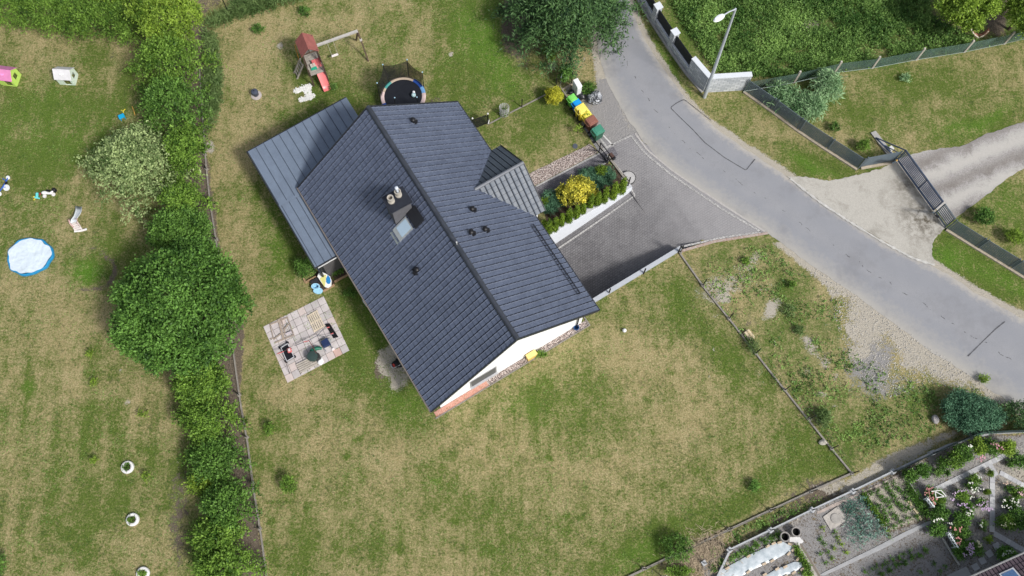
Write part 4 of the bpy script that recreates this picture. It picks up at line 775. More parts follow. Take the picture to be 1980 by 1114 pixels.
# street lamp
b0 = V2((1362, 188)); tp = G(1422.5, 17, 9.2); T = thing('street_lamp', 'tall galvanised street lamp in front of the pale block wall', 'street lamp', b0)
GALV = mat('galvanised', (.52, .56, .60), .45, .1, 6, metal=.3); q = MB(); q.tube([b0, b0.lerp(tp, .5), tp], [.13, .10, .065], 12); q.build('pole', GALV, T, off=b0, smooth=True)
he = G(1398, 30, 9.4); q = MB(); q.tube([tp+Vector((0, 0, -.05)), tp.lerp(he, .5)+Vector((0, 0, .05)), he], .045, 8); q.build('arm', GALV, T, off=b0, smooth=True)
dv = (he-tp); dv.z = 0; dv.normalize(); q = MB(); ang = math.atan2(dv.y, dv.x); hc = he+dv*.3
me_ = [hc+Vector((math.cos(ang)*x-math.sin(ang)*y, math.sin(ang)*x+math.cos(ang)*y, z)) for x, y, z in [(-.38, 0, 0)]]
q.lathe(hc, [(.01, -.1), (.14, -.07), (.19, 0), (.15, .09), (.01, .13)], 16); q.v = [(hc.x+(math.cos(ang)*((v[0]-hc.x)*2.2)-math.sin(ang)*(v[1]-hc.y)), hc.y+math.sin(ang)*((v[0]-hc.x)*2.2)+math.cos(ang)*(v[1]-hc.y), v[2]) for v in q.v]
q.build('lamp_head', mat('lamp_white', (.75, .78, .80), .4, .05, 4), T, off=b0, smooth=True)

# ================================================================== GARDEN GATE, BINS, BOXES
T = thing('garden_gate', 'open black metal garden gate frame at the end of the footpath', 'gate', V2((1155, 292)))
a, b_ = V2((1158, 294)), V2((1174, 314))
q = MB(); q.bar(V2((1155, 291)), V2((1155, 291), 1.5), .09); q.build('post', BLACK, T, off=T.location)
q = MB(); q.bar(V2((1174.5, 314)), V2((1174.5, 314), 1.35), .13); q.build('post', BLACK, T, off=T.location)
q = MB()
for z in (.08, .68, 1.28): q.bar(a+Vector((0, 0, z)), b_+Vector((0, 0, z)), .05)
for p in (a, b_): q.bar(p+Vector((0, 0, .05)), p+Vector((0, 0, 1.3)), .06)
q.build('frame', BLACK, T, off=T.location); q = MB(); q.box(b_+Vector((-.05, .06, .72)), (.12, .05, .06), .5); q.build('handle', mat('steel', (.6, .6, .6), .3), T, off=T.location)
T = thing('letterbox', 'brown and black wall-mounted letterbox beyond the garden gate', 'letterbox', V2((1183, 303), .6)); q = MB(); q.box((0, 0, .1), (.42, .2, .22), -.95); q.build('body', mat('brown_box', (.09, .05, .04), .5), T, bevel=.02); q = MB(); q.box((.12, -.19, .11), (.12, .22, .25), -.95); q.build('front', BLACK, T, bevel=.01); q = MB(); q.bar((0, 0, -.6), (0, 0, 0), .06); q.build('post', BLACK, T)
for k, (p, h, lb_) in enumerate((((1214, 360), 1.3, 'black steel post at the outer end of the thuja row'), ((1311, 489), 1.2, 'black steel post at the end of the pale low retaining wall'), ((1244, 530), 1.0, 'black steel post midway on the pale low retaining wall'), ((1177, 568), 1.0, 'black steel post on the pale low retaining wall closest to the house'), ((1113, 112), .1, None), ((1105, 162), 1.35, 'black post behind the white electricity cabinet'), ((1075, 167), 1.0, 'black post left of the caged green shrub'), ((1116, 233), 1.3, 'black post in front of the yellow bins'), ((1009, 207), 1.0, 'lone black post on the lawn above the mesh gate'), ((444, 28), 1.8, 'thin black pole standing in the tall grass at the top left'), ((1279, 1114), 1.8, 'pale thin pole leaning at the corner of the lawn by the leafy bush'))):
    if lb_: q = MB(); w_ = V2(p); dz = Vector((0, 0, 0)); q.bar(w_, w_+Vector((0, 0, h)), .07 if h < 1.6 else .05); o = q.build('fence_post', BLACK if 'pale thin' not in lb_ else mat('pole_wood', (.5, .45, .38), .8)); tag(o, lb_, 'post')
T = thing('mesh_gate', 'black mesh garden gate between two posts right of the house corner', 'gate', V2((917, 249)))
a, b_ = V2((915, 249)), V2((944, 240)); q = MB(); 
for p in (a, b_): q = MB(); q.bar(p, p+Vector((0, 0, 1.35)), .09); q.build('post', BLACK, T, off=T.location); q = MB(); q.ball(p+Vector((0, 0, 1.4)), .07); q.build('finial', mat('finial', (.6, .6, .58), .4), T, off=T.location, smooth=True)
q = MB(); q.bar(a+Vector((.1, 0, 1.2)), b_+Vector((-.1, 0, 1.2)), .04); q.bar(a+Vector((.1, 0, .1)), b_+Vector((-.1, 0, .1)), .04); q.build('frame', BLACK, T, off=T.location)
q = MB(); q.bar(a+Vector((0, 0, .65)), b_+Vector((0, 0, .65)), .012, 1.1); q.build('mesh_panel', netm('mesh_dark', (.01, .012, .01), .6), T, off=T.location)
q = MB(); q.bar(V2((944, 240), 1.0), V2((946, 232), 1.0), .05); q.build('hook', mat('hook', (.65, .65, .62), .4), T, off=T.location)
kerbfence('short wire fence on a stone kerb from the mesh gate to the wire basket', [(946, 240), (975, 225), (1008, 207), (1060, 181)], [(975, 225)], ph=1., wires=2, kw=.08, kh=.06)
q = MB(); q.bar(V2((1083, 168), .04), V2((1166, 292), .04), .09, .14); tag(q.build('kerb', KERBM), kind='structure')
# wheelie bins
def bin_(loc, rz, mt, ml, label, sc=1., w=.56, d=.68, h=1.0):
    T = thing('wheelie_bin', label, 'bin', loc, rz, 'wheelie bins lined up beside the garden kerb'); T.scale = (sc,)*3
    q = MB(); vs = []
    for z, k in ((.06, .78), (.5, .88), (h-.06, .98), (h-.05, 1.04), (h, 1.04)): vs += [(x*w/2*k, y*d/2*k, z) for x, y in ((-1, -1), (1, -1), (1, 1), (-1, 1))]
    q.add(vs, [(i*4+j, i*4+(j+1) % 4, i*4+4+(j+1) % 4, i*4+4+j) for i in range(4) for j in range(4)]+[(3, 2, 1, 0), (16, 17, 18, 19)]); q.build('body', mt, T, bevel=.015)
    q = MB(); q.box((0, -.02, h+.03), (w*1.06, d*1.04, .06), top=.93); q.box((0, .02, h+.07), (w*.72, d*.6, .035), top=.9); q.build('lid', ml, T, bevel=.012)
    q = MB(); q.tube([(-w*.38, d/2+.03, h-.02), (-w*.36, d/2+.12, h-.01), (w*.36, d/2+.12, h-.01), (w*.38, d/2+.03, h-.02)], .018, 6); q.build('handle', ml, T)
    for s in (-1, 1): q = MB(); q.tube([(s*(w/2-.06), d/2-.02, .1), (s*(w/2+.0), d/2-.02, .1)], .1, 14); q.build('wheel', BLACK, T)
    return T
plast = lambda n, c: mat(n, c, .42, .10, 5, spec=.4)
BR = TH+math.pi/2+.02
for (px, py, z, bc, lc, lb_, w, d, h) in (
    (1107, 189, 1.05, (.12, .42, .06), (.20, .62, .12), 'light green wheelie bin, uppermost in the row of bins', .5, .5, .98), (1116, 199, 1.0, (.01, .10, .42), (.01, .30, .75), 'blue wheelie bin between the light green and the large yellow bin', .5, .5, .94),
    (1125, 210.5, 1.1, (.75, .58, .04), (.82, .70, .14), 'large yellow wheelie bin next to the blue bin', .68, .66, 1.05), (1135.5, 222, .9, (.75, .60, .04), (.84, .74, .12), 'smaller yellow wheelie bin with a weed growing over it, beside the brown bin', .55, .55, .85),
    (1144, 233, 1.05, (.13, .05, .035), (.26, .11, .08), 'brown wheelie bin between yellow and dark green bins', .6, .66, 1.0), (1156.5, 251.5, 1.05, (.02, .10, .06), (.06, .24, .16), 'dark green wheelie bin at the lower end of the row', .6, .7, 1.0)):
    p = G(px, py, z); p.z = .02; bin_(p, BR, plast('binb'+lb_[:6], bc), plast('binl'+lb_[:6], lc), lb_, 1, w, d, h)
cb = G(1117, 160, 1.35); T = thing('electricity_cabinet', 'white electricity meter cabinet standing above the bins', 'cabinet', (cb.x, cb.y, 0), TH-.1)
q = MB(); q.box((0, 0, .65), (.34, .66, 1.3)); q.build('body', mat('cab_white', (.78, .78, .78), .5, .03, 4), T, bevel=.015); q = MB(); q.box((0, 0, 1.32), (.38, .72, .05), top=.9); q.build('lid', mat('cab_lid', (.80, .80, .80), .5, .02, 4), T, bevel=.01); q = MB(); q.box((0, -.336, .7), (.28, .01, .9)); q.build('door', mat('cab_door', (.70, .71, .72), .5, .02, 4), T)
def blobthing(name, label, cat, p, r, mt, seed=1, amp=.25, n=22, fl=2.5, group=None):
    q = MB(); c = V2(p, 0); q.ball((0, 0, r[2]*.8), r, n, 14); g = random.Random(seed); o_ = [g.random()*9 for _ in range(3)]
    q.v = [(x*(1+amp*(fbm(np.array([x*fl+o_[0]]), np.array([y*fl+z*fl+o_[1]]), 1.6, 3, 70)[0]-.5)*2), y*(1+amp*(fbm(np.array([y*fl+o_[1]]), np.array([x*fl-z*fl+o_[2]]), 1.6, 3, 71)[0]-.5)*2), max(.0, z*(1+amp*(fbm(np.array([z*fl+x*fl+o_[0]]), np.array([y*fl+o_[2]]), 1.6, 3, 72)[0]-.5)*2))) for x, y, z in q.v]
    o = q.build(name, mt, None, smooth=True); o.location = o.location+Vector((c.x, c.y, 0)); return tag(o, label, cat, group)
m, nt, b = newmat('crumpled_foil'); tc = nt.nodes.new('ShaderNodeTexCoord'); v_ = nt.nodes.new('ShaderNodeTexVoronoi'); v_.inputs['Scale'].default_value = 7; nt.links.new(tc.outputs['Object'], v_.inputs[0]); n_ = noisen(nt, 4, 4, .7)
c = mixn(nt, rng(nt, n_, .4, .6), (.06, .065, .075), (.55, .57, .60)); nt.links.new(c, b.inputs['Base Color']); b.inputs['Roughness'].default_value = .3; bp = nt.nodes.new('ShaderNodeBump'); bp.inputs['Distance'].default_value = .2; nt.links.new(v_.outputs[0], bp.inputs['Height']); nt.links.new(bp.outputs[0], b.inputs['Normal']); FOIL = m
blobthing('wrapped_bale', 'round bundle wrapped in crumpled grey film on the bin yard', 'bundle', (1151, 195), (.5, .5, .4), FOIL, 3, .3)
blobthing('rubbish_bag', 'slumped black rubbish bag between the cabinet and the wrapped bundle', 'rubbish bag', (1121, 188), (.42, .30, .24), mat('black_plastic', (.02, .021, .024), .3, .2, 6, .4, 9, spec=.5), 5, .4)
blobthing('rubbish_bag', 'small black rubbish bag tucked behind the light green bin', 'rubbish bag', (1106, 181), (.26, .22, .2), MATS['black_plastic'], 8, .4)
# wire basket of prunings
T = thing('wire_basket', 'upright oval wire basket holding prunings beside the low fence', 'basket', V2((975, 221))); q = MB()
for k in range(7): z = .1+k*.15; q.tube([(.32*math.cos(a), .26*math.sin(a), z) for a in np.linspace(0, 2*math.pi, 17)], .012, 4, False)
for k in range(16): a = k*math.pi/8; q.tube([(.30*math.cos(a), .24*math.sin(a), 0), (.33*math.cos(a), .27*math.sin(a), 1.05)], .010, 4)
q.build('cage', mat('cage_wire', (.5, .5, .5), .5), T); V, F, t = foliage([((0, 0, .25), (.22, .18, .25))], 30, k=5, leaf=.12, seed=4); npmesh('prunings', V, F, LM['yel'], T, attrs={'tint': ('FACE', 'FLOAT', t*.3)})
# caged shrub
T = thing('shrub_guard', 'bent wire mesh guard around the dark green shrub near the cabinet', 'mesh guard', V2((1093, 172))); q = MB(); P_ = [V2(p) for p in ((1083, 168), (1085, 160), (1090, 153), (1100, 152), (1106, 157))]
for a, b_ in zip(P_[:-1], P_[1:]): q.bar(a+Vector((0, 0, .6)), b_+Vector((0, 0, .6)), .01, 1.1)
q.build('mesh', netm('guard_net', (.35, .38, .38), .25), T, off=T.location); q = MB(); q.tube([p+Vector((0, 0, 1.15)) for p in P_], .015, 5); q.build('rim', GALV, T, off=T.location)
q = MB(); q.bar(V2((1086, 174)), V2((1106, 163)), .12, .1); tag(q.build('kerb', mat('sand_kerb2', (.45, .38, .30), .9)), kind='structure')
# fixtures at the gable
p = HU(1.25, 16.25); T = thing('gas_meter_box', 'yellow gas meter box at the foot of the white gable wall', 'meter box', p, TH); q = MB(); q.box((0, -.03, .35), (.62, .28, .68)); q.build('body', mat('gas_yellow', (.74, .52, .16), .5, .08, 4), T, bevel=.02); q = MB(); q.box((0, -.03, .715), (.68, .34, .05), ry=.0, rx=-.1); q.build('lid', mat('gas_yellow2', (.80, .60, .22), .5, .05, 4), T, bevel=.01); q = MB(); q.box((0, -.176, .35), (.5, .012, .5)); q.build('door', MATS['gas_yellow'], T)
p = HU(4.62, 16.2); T = thing('garden_tap', 'small blue bucket under the downpipe at the gable corner', 'bucket', p); q = MB(); q.lathe((0, 0, 0), [(.12, 0), (.17, .28), (.185, .28), (.185, .31), (.15, .31), (.11, .03), (.01, .03)], 16); q.build('bucket', mat('tap_blue', (.02, .08, .22), .4), T, smooth=True); T.name = 'bucket'
T = thing('football', 'small white ball lying on the dry lawn right of the gable', 'ball', V2((1207, 640))); q = MB(); q.ball((0, 0, .12), .13, 16, 10); q.build('ball', mat('ball_white', (.8, .8, .8), .5), T, smooth=True)
T = thing('stone_block', 'pale sandstone block standing on the kerb of the right-hand lawn fence', 'stone block', V2((1447, 650)), -.95); q = MB(); q.box((0, 0, .17), (.66, .40, .34), top=.96); q.build('block', mat('sandstone', (.60, .50, .34), .85, .15, 5, .3, 20), T, bevel=.02); q = MB(); q.box((0, .02, .36), (.5, .12, .04)); q.build('ridge', mat('sandstone2', (.5, .4, .24), .85, .15, 5), T, bevel=.01)
blobthing('boulder', 'grey boulder on the verge left of the round juniper', 'boulder', (1806, 812), (.24, .27, .2), mat('boulder', (.34, .32, .31), .9, .2, 6, .4, 12), 12, .3)
blobthing('boulder', 'pale boulder at the lower corner of the big lawn beside the fence', 'boulder', (1590, 856), (.22, .18, .14), mat('boulder2', (.5, .47, .40), .9, .2, 6, .4, 12), 14, .3)
# ================================================================== PLAY AREA
WOODG = mat('weathered_wood', (.34, .31, .27), .85, .25, 4, .3, 20); WOODD = mat('dark_wood', (.10, .07, .05), .85, .3, 5, .3, 20)
REDR = mat('red_felt', (.29, .10, .085), .8, .18, 3, .2, 25); PINK = mat('slide_red', (.66, .17, .17), .35, .08, 2, spec=.5)
pc = G(594.5, 86, 2.9); T = thing('climbing_tower', 'wooden play tower with red felt roof, salmon slide, ladder and swing beam', 'playground tower', (pc.x, pc.y, 0)); O = Vector((pc.x, pc.y, 0))
rA, rB = G(583.6, 63.6, 3.15), G(595.8, 94, 3.15); ax = (rB-rA); ax.z = 0; LR = ax.length; ax.normalize(); sd = Vector((ax.y, -ax.x, 0)); sd = sd if sd.x > 0 else -sd; rm = (rA+rB)/2
q = MB()
for s in (-1, 1): a, b_ = rA-ax*.03, rB+ax*.03; lo = Vector((0, 0, -.62)); q.slab(([b_, a, a+sd*.62*s+lo, b_+sd*.62*s+lo] if s > 0 else [a, b_, b_+sd*.62*s+lo, a+sd*.62*s+lo]), .04)
q.build('roof', REDR, T, off=O)
q = MB()
for s in (-1, 1):
    for e in (rA+ax*.06, rB-ax*.06): q.bar(e+sd*.5*s+Vector((0, 0, -3.15)), e+sd*.5*s+Vector((0, 0, -.5)), .09)
for e in (rB-ax*.04,): q.bar(e-sd*.5+Vector((0, 0, -.55)), e+sd*.5+Vector((0, 0, -.55)), .05, .1); q.bar(e+Vector((0, 0, -.55)), e+Vector((0, 0, -.05)), .06)
f2 = rB+ax*.75
for s in (-1, 1):
    q.bar(f2+sd*.52*s+Vector((0, 0, -3.15)), f2+sd*.52*s+Vector((0, 0, -1.15)), .09)
    for z in (1.45, 1.75, 2.0): a = rA+sd*.55*s; a.z = z; b2 = f2+sd*.55*s; b2.z = z; q.bar(a, b2, .03, .1)
q.build('frame', WOODD, T, off=O)
q = MB()
for k in range(9): c = rA.lerp(f2, (k+.5)/9); c.z = 1.22; q.bar(c-sd*.5, c+sd*.5, (f2-rA).length/9*.88, .03)
q.build('platform', WOODG, T, off=O)
q = MB(); c = rB+ax*.3+sd*(-.1); c.z = 1.3; q.box(c, (.4, .22, .06), .3); q.box(c+Vector((.05, .02, .06)), (.3, .06, .06), .3); q.build('toy_panel', mat('toy_green', (.02, .36, .22), .5), T, off=O)
q = MB(); c = rB+ax*.12+sd*(-.1); c.z = 1.34; q.box(c, (.34, .26, .2), .5); q.build('crate', mat('cratew', (.5, .46, .40), .8), T, off=O)
s0, s1 = G(609, 115.5, 1.3), G(634, 175.5, .12); dd = (s1-s0); pd = Vector((dd.y, -dd.x, 0)).normalized(); q = MB(); n = 16; prof = [(-.27, .14), (-.25, .02), (-.2, 0), (.2, 0), (.25, .02), (.27, .14)]; vs = []
for k in range(n+1):
    t = k/n; z = 1.36 if t < .26 else 1.36-(t-.26)/.64*1.18 if t < .9 else .18-(t-.9)*.3
    c = s0.lerp(s1, t); vs += [Vector((c.x+pd.x*a, c.y+pd.y*a, z+h)) for a, h in prof]+[Vector((c.x+pd.x*a, c.y+pd.y*a, z+h-.03)) for a, h in reversed(prof)]
q.add(vs, [(k*12+j, k*12+(j+1) % 12, k*12+12+(j+1) % 12, k*12+12+j) for k in range(n) for j in range(12)]+[tuple(range(11, -1, -1)), tuple(range(n*12, n*12+12))]); q.build('slide', PINK, T, off=O, smooth=True)
l0, l1 = G(583.5, 119, 1.25), G(571.8, 147, 0); sd2 = Vector(((l1-l0).y, -(l1-l0).x, 0)).normalized(); q = MB()
for s in (-1, 1): q.bar(l0+sd2*.26*s, l1+sd2*.26*s, .05, .12)
for k in range(5): c = l0.lerp(l1, (k+.6)/5.4); q.bar(c-sd2*.26, c+sd2*.26, .07, .03)
q.build('ladder', WOODG, T, off=O)
q = MB(); a, b_ = G(570, 87, 2.0), G(578, 116, 0.1); q.tube([G(573, 84.5, 2.1), a, b_], .018, 6); q.build('pull_rail', mat('orange_rail', (.75, .28, .03), .4), T, off=O)
z = 2.25; e0, e1 = G(613, 88, z), G(691.5, 60, z); q = MB(); q.bar(e0, e1, .17, .12)
q.build('swing_beam', mat('grey_beam', (.45, .43, .40), .8, .15, 4, .2, 20), T, off=O)
q = MB(); q.bar(e1+Vector((0, 0, -.05)), V2((689, 78)), .09); q.bar(e1+Vector((0, 0, -.05)), V2((712.5, 118.6)), .09); c = e1.lerp(V2((712.5, 118.6)), .3); q.bar(c, e1.lerp(V2((689, 78)), .3), .05, .09); q.build('end_frame', WOODD, T, off=O)
q = MB(); c = c+Vector((0, 0, .05)); q.box(c, (.16, .16, .12), .4); q.build('bracket', mat('brk', (.5, .47, .44), .7), T, off=O)
c0, c1 = e0.lerp(e1, .24), e0.lerp(e1, .39); q = MB(); lo = Vector((.02, 0, -1.7)); m0 = (c0+c1)/2+lo; dr_ = (c1-c0).normalized()
q.tube([c0, m0-dr_*.2], .012, 5); q.tube([c1, m0+dr_*.2], .012, 5); o = q.build('swing_ropes', mat('rope', (.55, .52, .45), .8), T, off=O); q = MB()
q.bar(m0-dr_*.24, m0+dr_*.24, .17, .035); q.build('swing_seat', mat('seat_white', (.78, .72, .70), .5, .04), T, off=O, bevel=.01)
# trampoline
tc_ = G(779.5, 186, .85); T = thing('trampoline', 'round trampoline with black net, black mat and multi-coloured edge pad behind the house', 'trampoline', (tc_.x, tc_.y, 0)); r1 = 1.53; r0 = 1.27
def arc(r, a, z): return Vector((r*math.cos(a), r*math.sin(a), z))
q = MB(); q.lathe((0, 0, 0), [(r0+.02, .82), (r0+.02, .835), (.01, .80)], 48); q.build('jumping_mat', mat('mat_black', (.010, .012, .018), .7, .15, 3), T)
segs = [(95, 130, 'beige'), (62, 95, 'beige'), (30, 62, 'navy'), (10, 30, 'sky'), (-28, 10, 'rose'), (-50, -28, 'teal'), (-90, -50, 'navy'), (-155, -90, 'navy'), (-192, -155, 'rose'), (-205, -192, 'beige'), (-230, -205, 'teal')]
PCOL = dict(beige=(.42, .34, .26), navy=(.02, .07, .30), sky=(.16, .34, .60), rose=(.62, .48, .46), teal=(.05, .26, .24))
PM = {k: mat('pad_'+k, v, .5, .1, 4) for k, v in PCOL.items()}
for a0, a1, cn in segs:
    q = MB(); n = max(3, int((a1-a0)/6)); A_ = [rad(a0+(a1-a0)*k/n) for k in range(n+1)]; vs = [arc(r, a, z) for a in A_ for r, z in ((r0, .86), (r0+.05, .90), (r1-.04, .90), (r1, .84), (r1, .78))]
    q.add(vs, [(k*5+j, k*5+j+1, (k+1)*5+j+1, (k+1)*5+j) for k in range(n) for j in range(4)]); q.build('edge_pad', PM[cn], T, smooth=True)
q = MB(); q.tube([arc(r1-.03, a, .8) for a in np.linspace(0, 2*math.pi, 33)], .03, 6, False)
q.build('frame', GALV, T, smooth=True)
for k in range(4): a = k*math.pi/2+.6; q = MB(); q.tube([arc(r1-.03, a-.25, .8), arc(r1, a-.25, .05), arc(r1, a+.25, .05), arc(r1-.03, a+.25, .8)], .025, 6); q.build('leg', GALV, T)
tops = [G(x, y, 2.55)-Vector((tc_.x, tc_.y, 0)) for x, y in ((740, 125), (787, 115.5), (816.5, 139.5), (729, 160.5), (763, 189), (806, 188))]
for p in tops:
    dr_ = Vector((p.x, p.y, 0)).normalized(); q = MB(); q.tube([dr_*(r1+.03)+Vector((0, 0, .1)), dr_*(r1+.03)+Vector((0, 0, 1.2)), p], .028, 7); q.build('pole', BLACK, T, smooth=True); q = MB(); q.ball(p, .05, 10, 6); q.build('pole_cap', mat('cap_blue', (.35, .55, .68), .4), T, smooth=True)
q = MB(); order = [3, 0, 1, 2]; vs = []
for i, j in zip(order[:-1], order[1:]):
    p, r_ = tops[i], tops[j]; a0 = math.atan2(p.y, p.x); a1 = math.atan2(r_.y, r_.x); a0, a1 = (a0+6.2832 if a0-a1 < -3.14 else a0), a1; a0 = a0 if a0 > a1 else a0+2*math.pi if a1-a0 > 3.14 else a0; n = 8; base = len(q.v)
    for k in range(n+1):
        t = k/n; a = a0+(a1-a0)*t; top = p.lerp(r_, t)+Vector((0, 0, -.08-.10*math.sin(math.pi*t))); top = top-Vector((top.x, top.y, 0))*(.02+.03*math.sin(math.pi*t)); bot = arc(r1-.12, a, .88); vs3 = [top, top.lerp(bot, .5)*1, bot]; q.v += [tuple(x) for x in vs3]
    for k in range(n): q.f += [(base+k*3+m_, base+k*3+m_+1, base+k*3+m_+4, base+k*3+m_+3) for m_ in (0, 1)]; q.m += [0, 0]
q.build('safety_net', netm('net_black', (.008, .008, .008), .78), T)
q = MB(); q.ball(arc(.75, .32, .98), .10, 14, 9); o = q.build('toy_ball', mat('ball_w2', (.7, .7, .72), .5), None, smooth=True); o.location += Vector((tc_.x, tc_.y, 0)); tag(o, 'small white ball on the trampoline mat', 'ball')
q = MB(); q.ball(arc(.72, .0, 1.02), .16, 14, 9); o = q.build('toy_ball', mat('ball_patch', (.65, .70, .72), .5, .6, 9, col2=(.12, .35, .38)), None, smooth=True); o.location += Vector((tc_.x, tc_.y, 0)); tag(o, 'larger white and teal ball on the trampoline mat', 'ball')
# playhouses
def playhouse(px, py, w, d, h, rz, wallm, roofm_, label, eave=.62):
    T = thing('playhouse', label, 'playhouse', V2((px, py)), rz); he_ = h*eave; t = .05
    def panel(q, a, b_, z0, z1, holes=()):
        L = (b_-a).length; dx = (b_-a).normalized(); xs_ = sorted({0, L, *[x for hh in holes for x in hh[:2]]}); 
        for x0, x1 in zip(xs_[:-1], xs_[1:]):
            hh = [k for k in holes if k[0] <= x0 and k[1] >= x1]; zs = [(z0, z1)] if not hh else [(z0, hh[0][2]), (hh[0][3], z1)]
            for za, zb in zs:
                if zb-za > .01: q.bar(a+dx*x0+Vector((0, 0, (za+zb)/2)), a+dx*x1+Vector((0, 0, (za+zb)/2)), t, zb-za)
    q = MB(); c = [Vector((sx*w/2, sy*d/2, 0)) for sx, sy in ((-1, -1), (1, -1), (1, 1), (-1, 1))]
    panel(q, c[0], c[1], 0, he_, [(w*.42, w*.86, .05, he_-.05)]); panel(q, c[1]+Vector((0, .03, 0)), c[2]-Vector((0, .03, 0)), 0, he_, [(d*.3, d*.68, .30, he_-.02)]); panel(q, c[3], c[2], 0, he_); panel(q, c[0]+Vector((0, .03, 0)), c[3]-Vector((0, .03, 0)), 0, he_, [(d*.3, d*.65, .3, he_-.06)])
    for sx in (-1, 1):
        x = sx*w/2; q.add([(x-t/2, -d/2, he_), (x-t/2, d/2, he_), (x-t/2, 0, h-.03), (x+t/2, -d/2, he_), (x+t/2, d/2, he_), (x+t/2, 0, h-.03)], [(0, 2, 1), (3, 4, 5), (0, 3, 5, 2), (1, 2, 5, 4), (0, 1, 4, 3)])
    q.build('wall', wallm, T)
    for s in (-1, 1):
        q = MB(); a, b_, e_, f_ = Vector((-w/2-.07, 0, h)), Vector((w/2+.07, 0, h)), Vector((w/2+.07, s*(d/2+.09), he_-.04)), Vector((-w/2-.07, s*(d/2+.09), he_-.04)); q.slab([a, f_, e_, b_] if s < 0 else [b_, e_, f_, a], .05); q.build('roof_panel', roofm_, T, bevel=.02)
    q = MB(); q.lathe((0, -d/4, (h+he_)/2+.012), [(.14, .0), (.14, .03), (.01, .035)], 18); q.build('roof_badge', mat('badge_'+label[:4], tuple(min(1, x*1.25) for x in roofm_.node_tree.nodes['Mix'].inputs[7].default_value[:3]), .5), T); return T
playhouse(134, 153.5, 1.05, .85, 1.25, -.05, mat('ph_palegreen', (.62, .72, .62), .5, .08, 3), mat('ph_white', (.62, .61, .62), .5, .1, 3), 'pale grey plastic playhouse, right one of the two on the neighbour lawn')
playhouse(22, 154, 1.1, .95, 1.3, -.12, mat('ph_lime', (.48, .68, .14), .5, .08, 3), mat('ph_pink', (.62, .22, .42), .5, .12, 3), 'pink-roofed lime green plastic playhouse at the left edge')
# blue box, toy scraps
T = thing('toy_table', 'small bright blue plastic play table on the neighbour lawn below the playhouses', 'toy table', V2((238, 229)), .5); q = MB(); q.box((0, 0, .28), (.40, .34, .05)); q.build('tabletop', mat('cyan_plastic', (.01, .36, .62), .4), T, bevel=.015)
for sx in (-1, 1):
    for sy in (-1, 1): q = MB(); q.bar((sx*.15, sy*.12, 0), (sx*.16, sy*.13, .26), .05); q.build('leg', MATS['cyan_plastic'], T)
def sticks(name, label, cat, segs, mt, z=.06, r=.03, h=None):
    q = MB()
    for s in segs: q.tube([V2(p, (h or z)) for p in s], r, 6)
    return tag(q.build(name, mt), label, cat)
sticks('toy_spade', 'little yellow y-shaped toy lying above the blue play table', 'toy', [[(234, 213), (238, 215), (242, 211)], [(238, 215), (239, 218)]], mat('toy_yellow', (.75, .62, .06), .5))
sticks('toy_bow', 'curved yellow and orange plastic toy stick beside the pale-leaved tree', 'toy', [[(255.5, 206), (258.5, 214), (261, 223)]], mat('toy_orange', (.72, .42, .10), .5, .3, 3), r=.03)
# bicycle at left edge, ride-on car, dinosaur-like toy
T = thing('tricycle', 'blue child tricycle with pale wheels lying at the left edge of the lawn', 'tricycle', V2((8, 358))); Ot = T.location.copy(); q = MB(); q.tube([V2((-2, 372), .12), V2((5, 362), .22), V2((13, 349), .3), V2((15, 344), .3)], .035, 8); q.tube([V2((5, 345), .3), V2((12, 350), .3)], .025, 6); q.tube([V2((5, 362), .22), V2((11, 362), .16)], .025, 6); q.build('frame', mat('trike_blue', (.03, .12, .5), .4), T, off=Ot, smooth=True)
for (p, r, z, tl_) in (((12.5, 363), .21, .13, .5), ((15.5, 343.5), .13, .3, .9), ((-1, 375), .14, .12, .8)):
    q = MB(); c = V2(p, z); N_ = 22; q.lathe((0, 0, 0), [(r*.35, -.03), (r, -.025), (r*1.02, 0), (r, .025), (r*.35, .03)], N_); rm_ = Matrix.Rotation(tl_*.5, 3, 'X'); q.v = [tuple(rm_@Vector(v)+c) for v in q.v]; q.build('wheel', mat('pale_wheel', (.62, .64, .62), .5), T, off=Ot, smooth=True)
q = MB(); q.box(V2((12, 354), .33), (.2, .16, .05), .8); q.build('seat', BLACK, T, off=Ot, bevel=.02)
T = thing('ride_on_motorbike', 'white and black ride-on toy motorbike tipped over on the neighbour lawn', 'ride-on toy', V2((95, 373))); Ot = T.location.copy()
q = MB(); q.ball(V2((86, 373), .22), (.2, .13, .13), 14, 8); q.tube([V2((88, 373), .2), V2((97, 374), .22), V2((103, 369), .25)], [.1, .08, .05], 8); q.build('body', mat('toy_white', (.74, .72, .72), .4), T, off=Ot, smooth=True)
q = MB(); q.tube([V2((90, 368), .2), V2((97, 369), .24)], .06, 8); q.tube([V2((101, 366), .28), V2((108, 372), .28)], .035, 6); q.ball(V2((104, 367), .24), (.14, .14, .1), 12, 7); q.build('handlebar', BLACK, T, off=Ot, smooth=True)
for p in ((87, 380), (104, 376.5), (107, 369)): q = MB(); q.lathe(V2(p, .02), [(.03, 0), (.12, 0), (.13, .04), (.12, .08), (.05, .08)], 16); q.build('wheel', mat('toy_wheel_w', (.66, .64, .64), .5) if p[0] != 107 else BLACK, T, off=Ot, smooth=True)
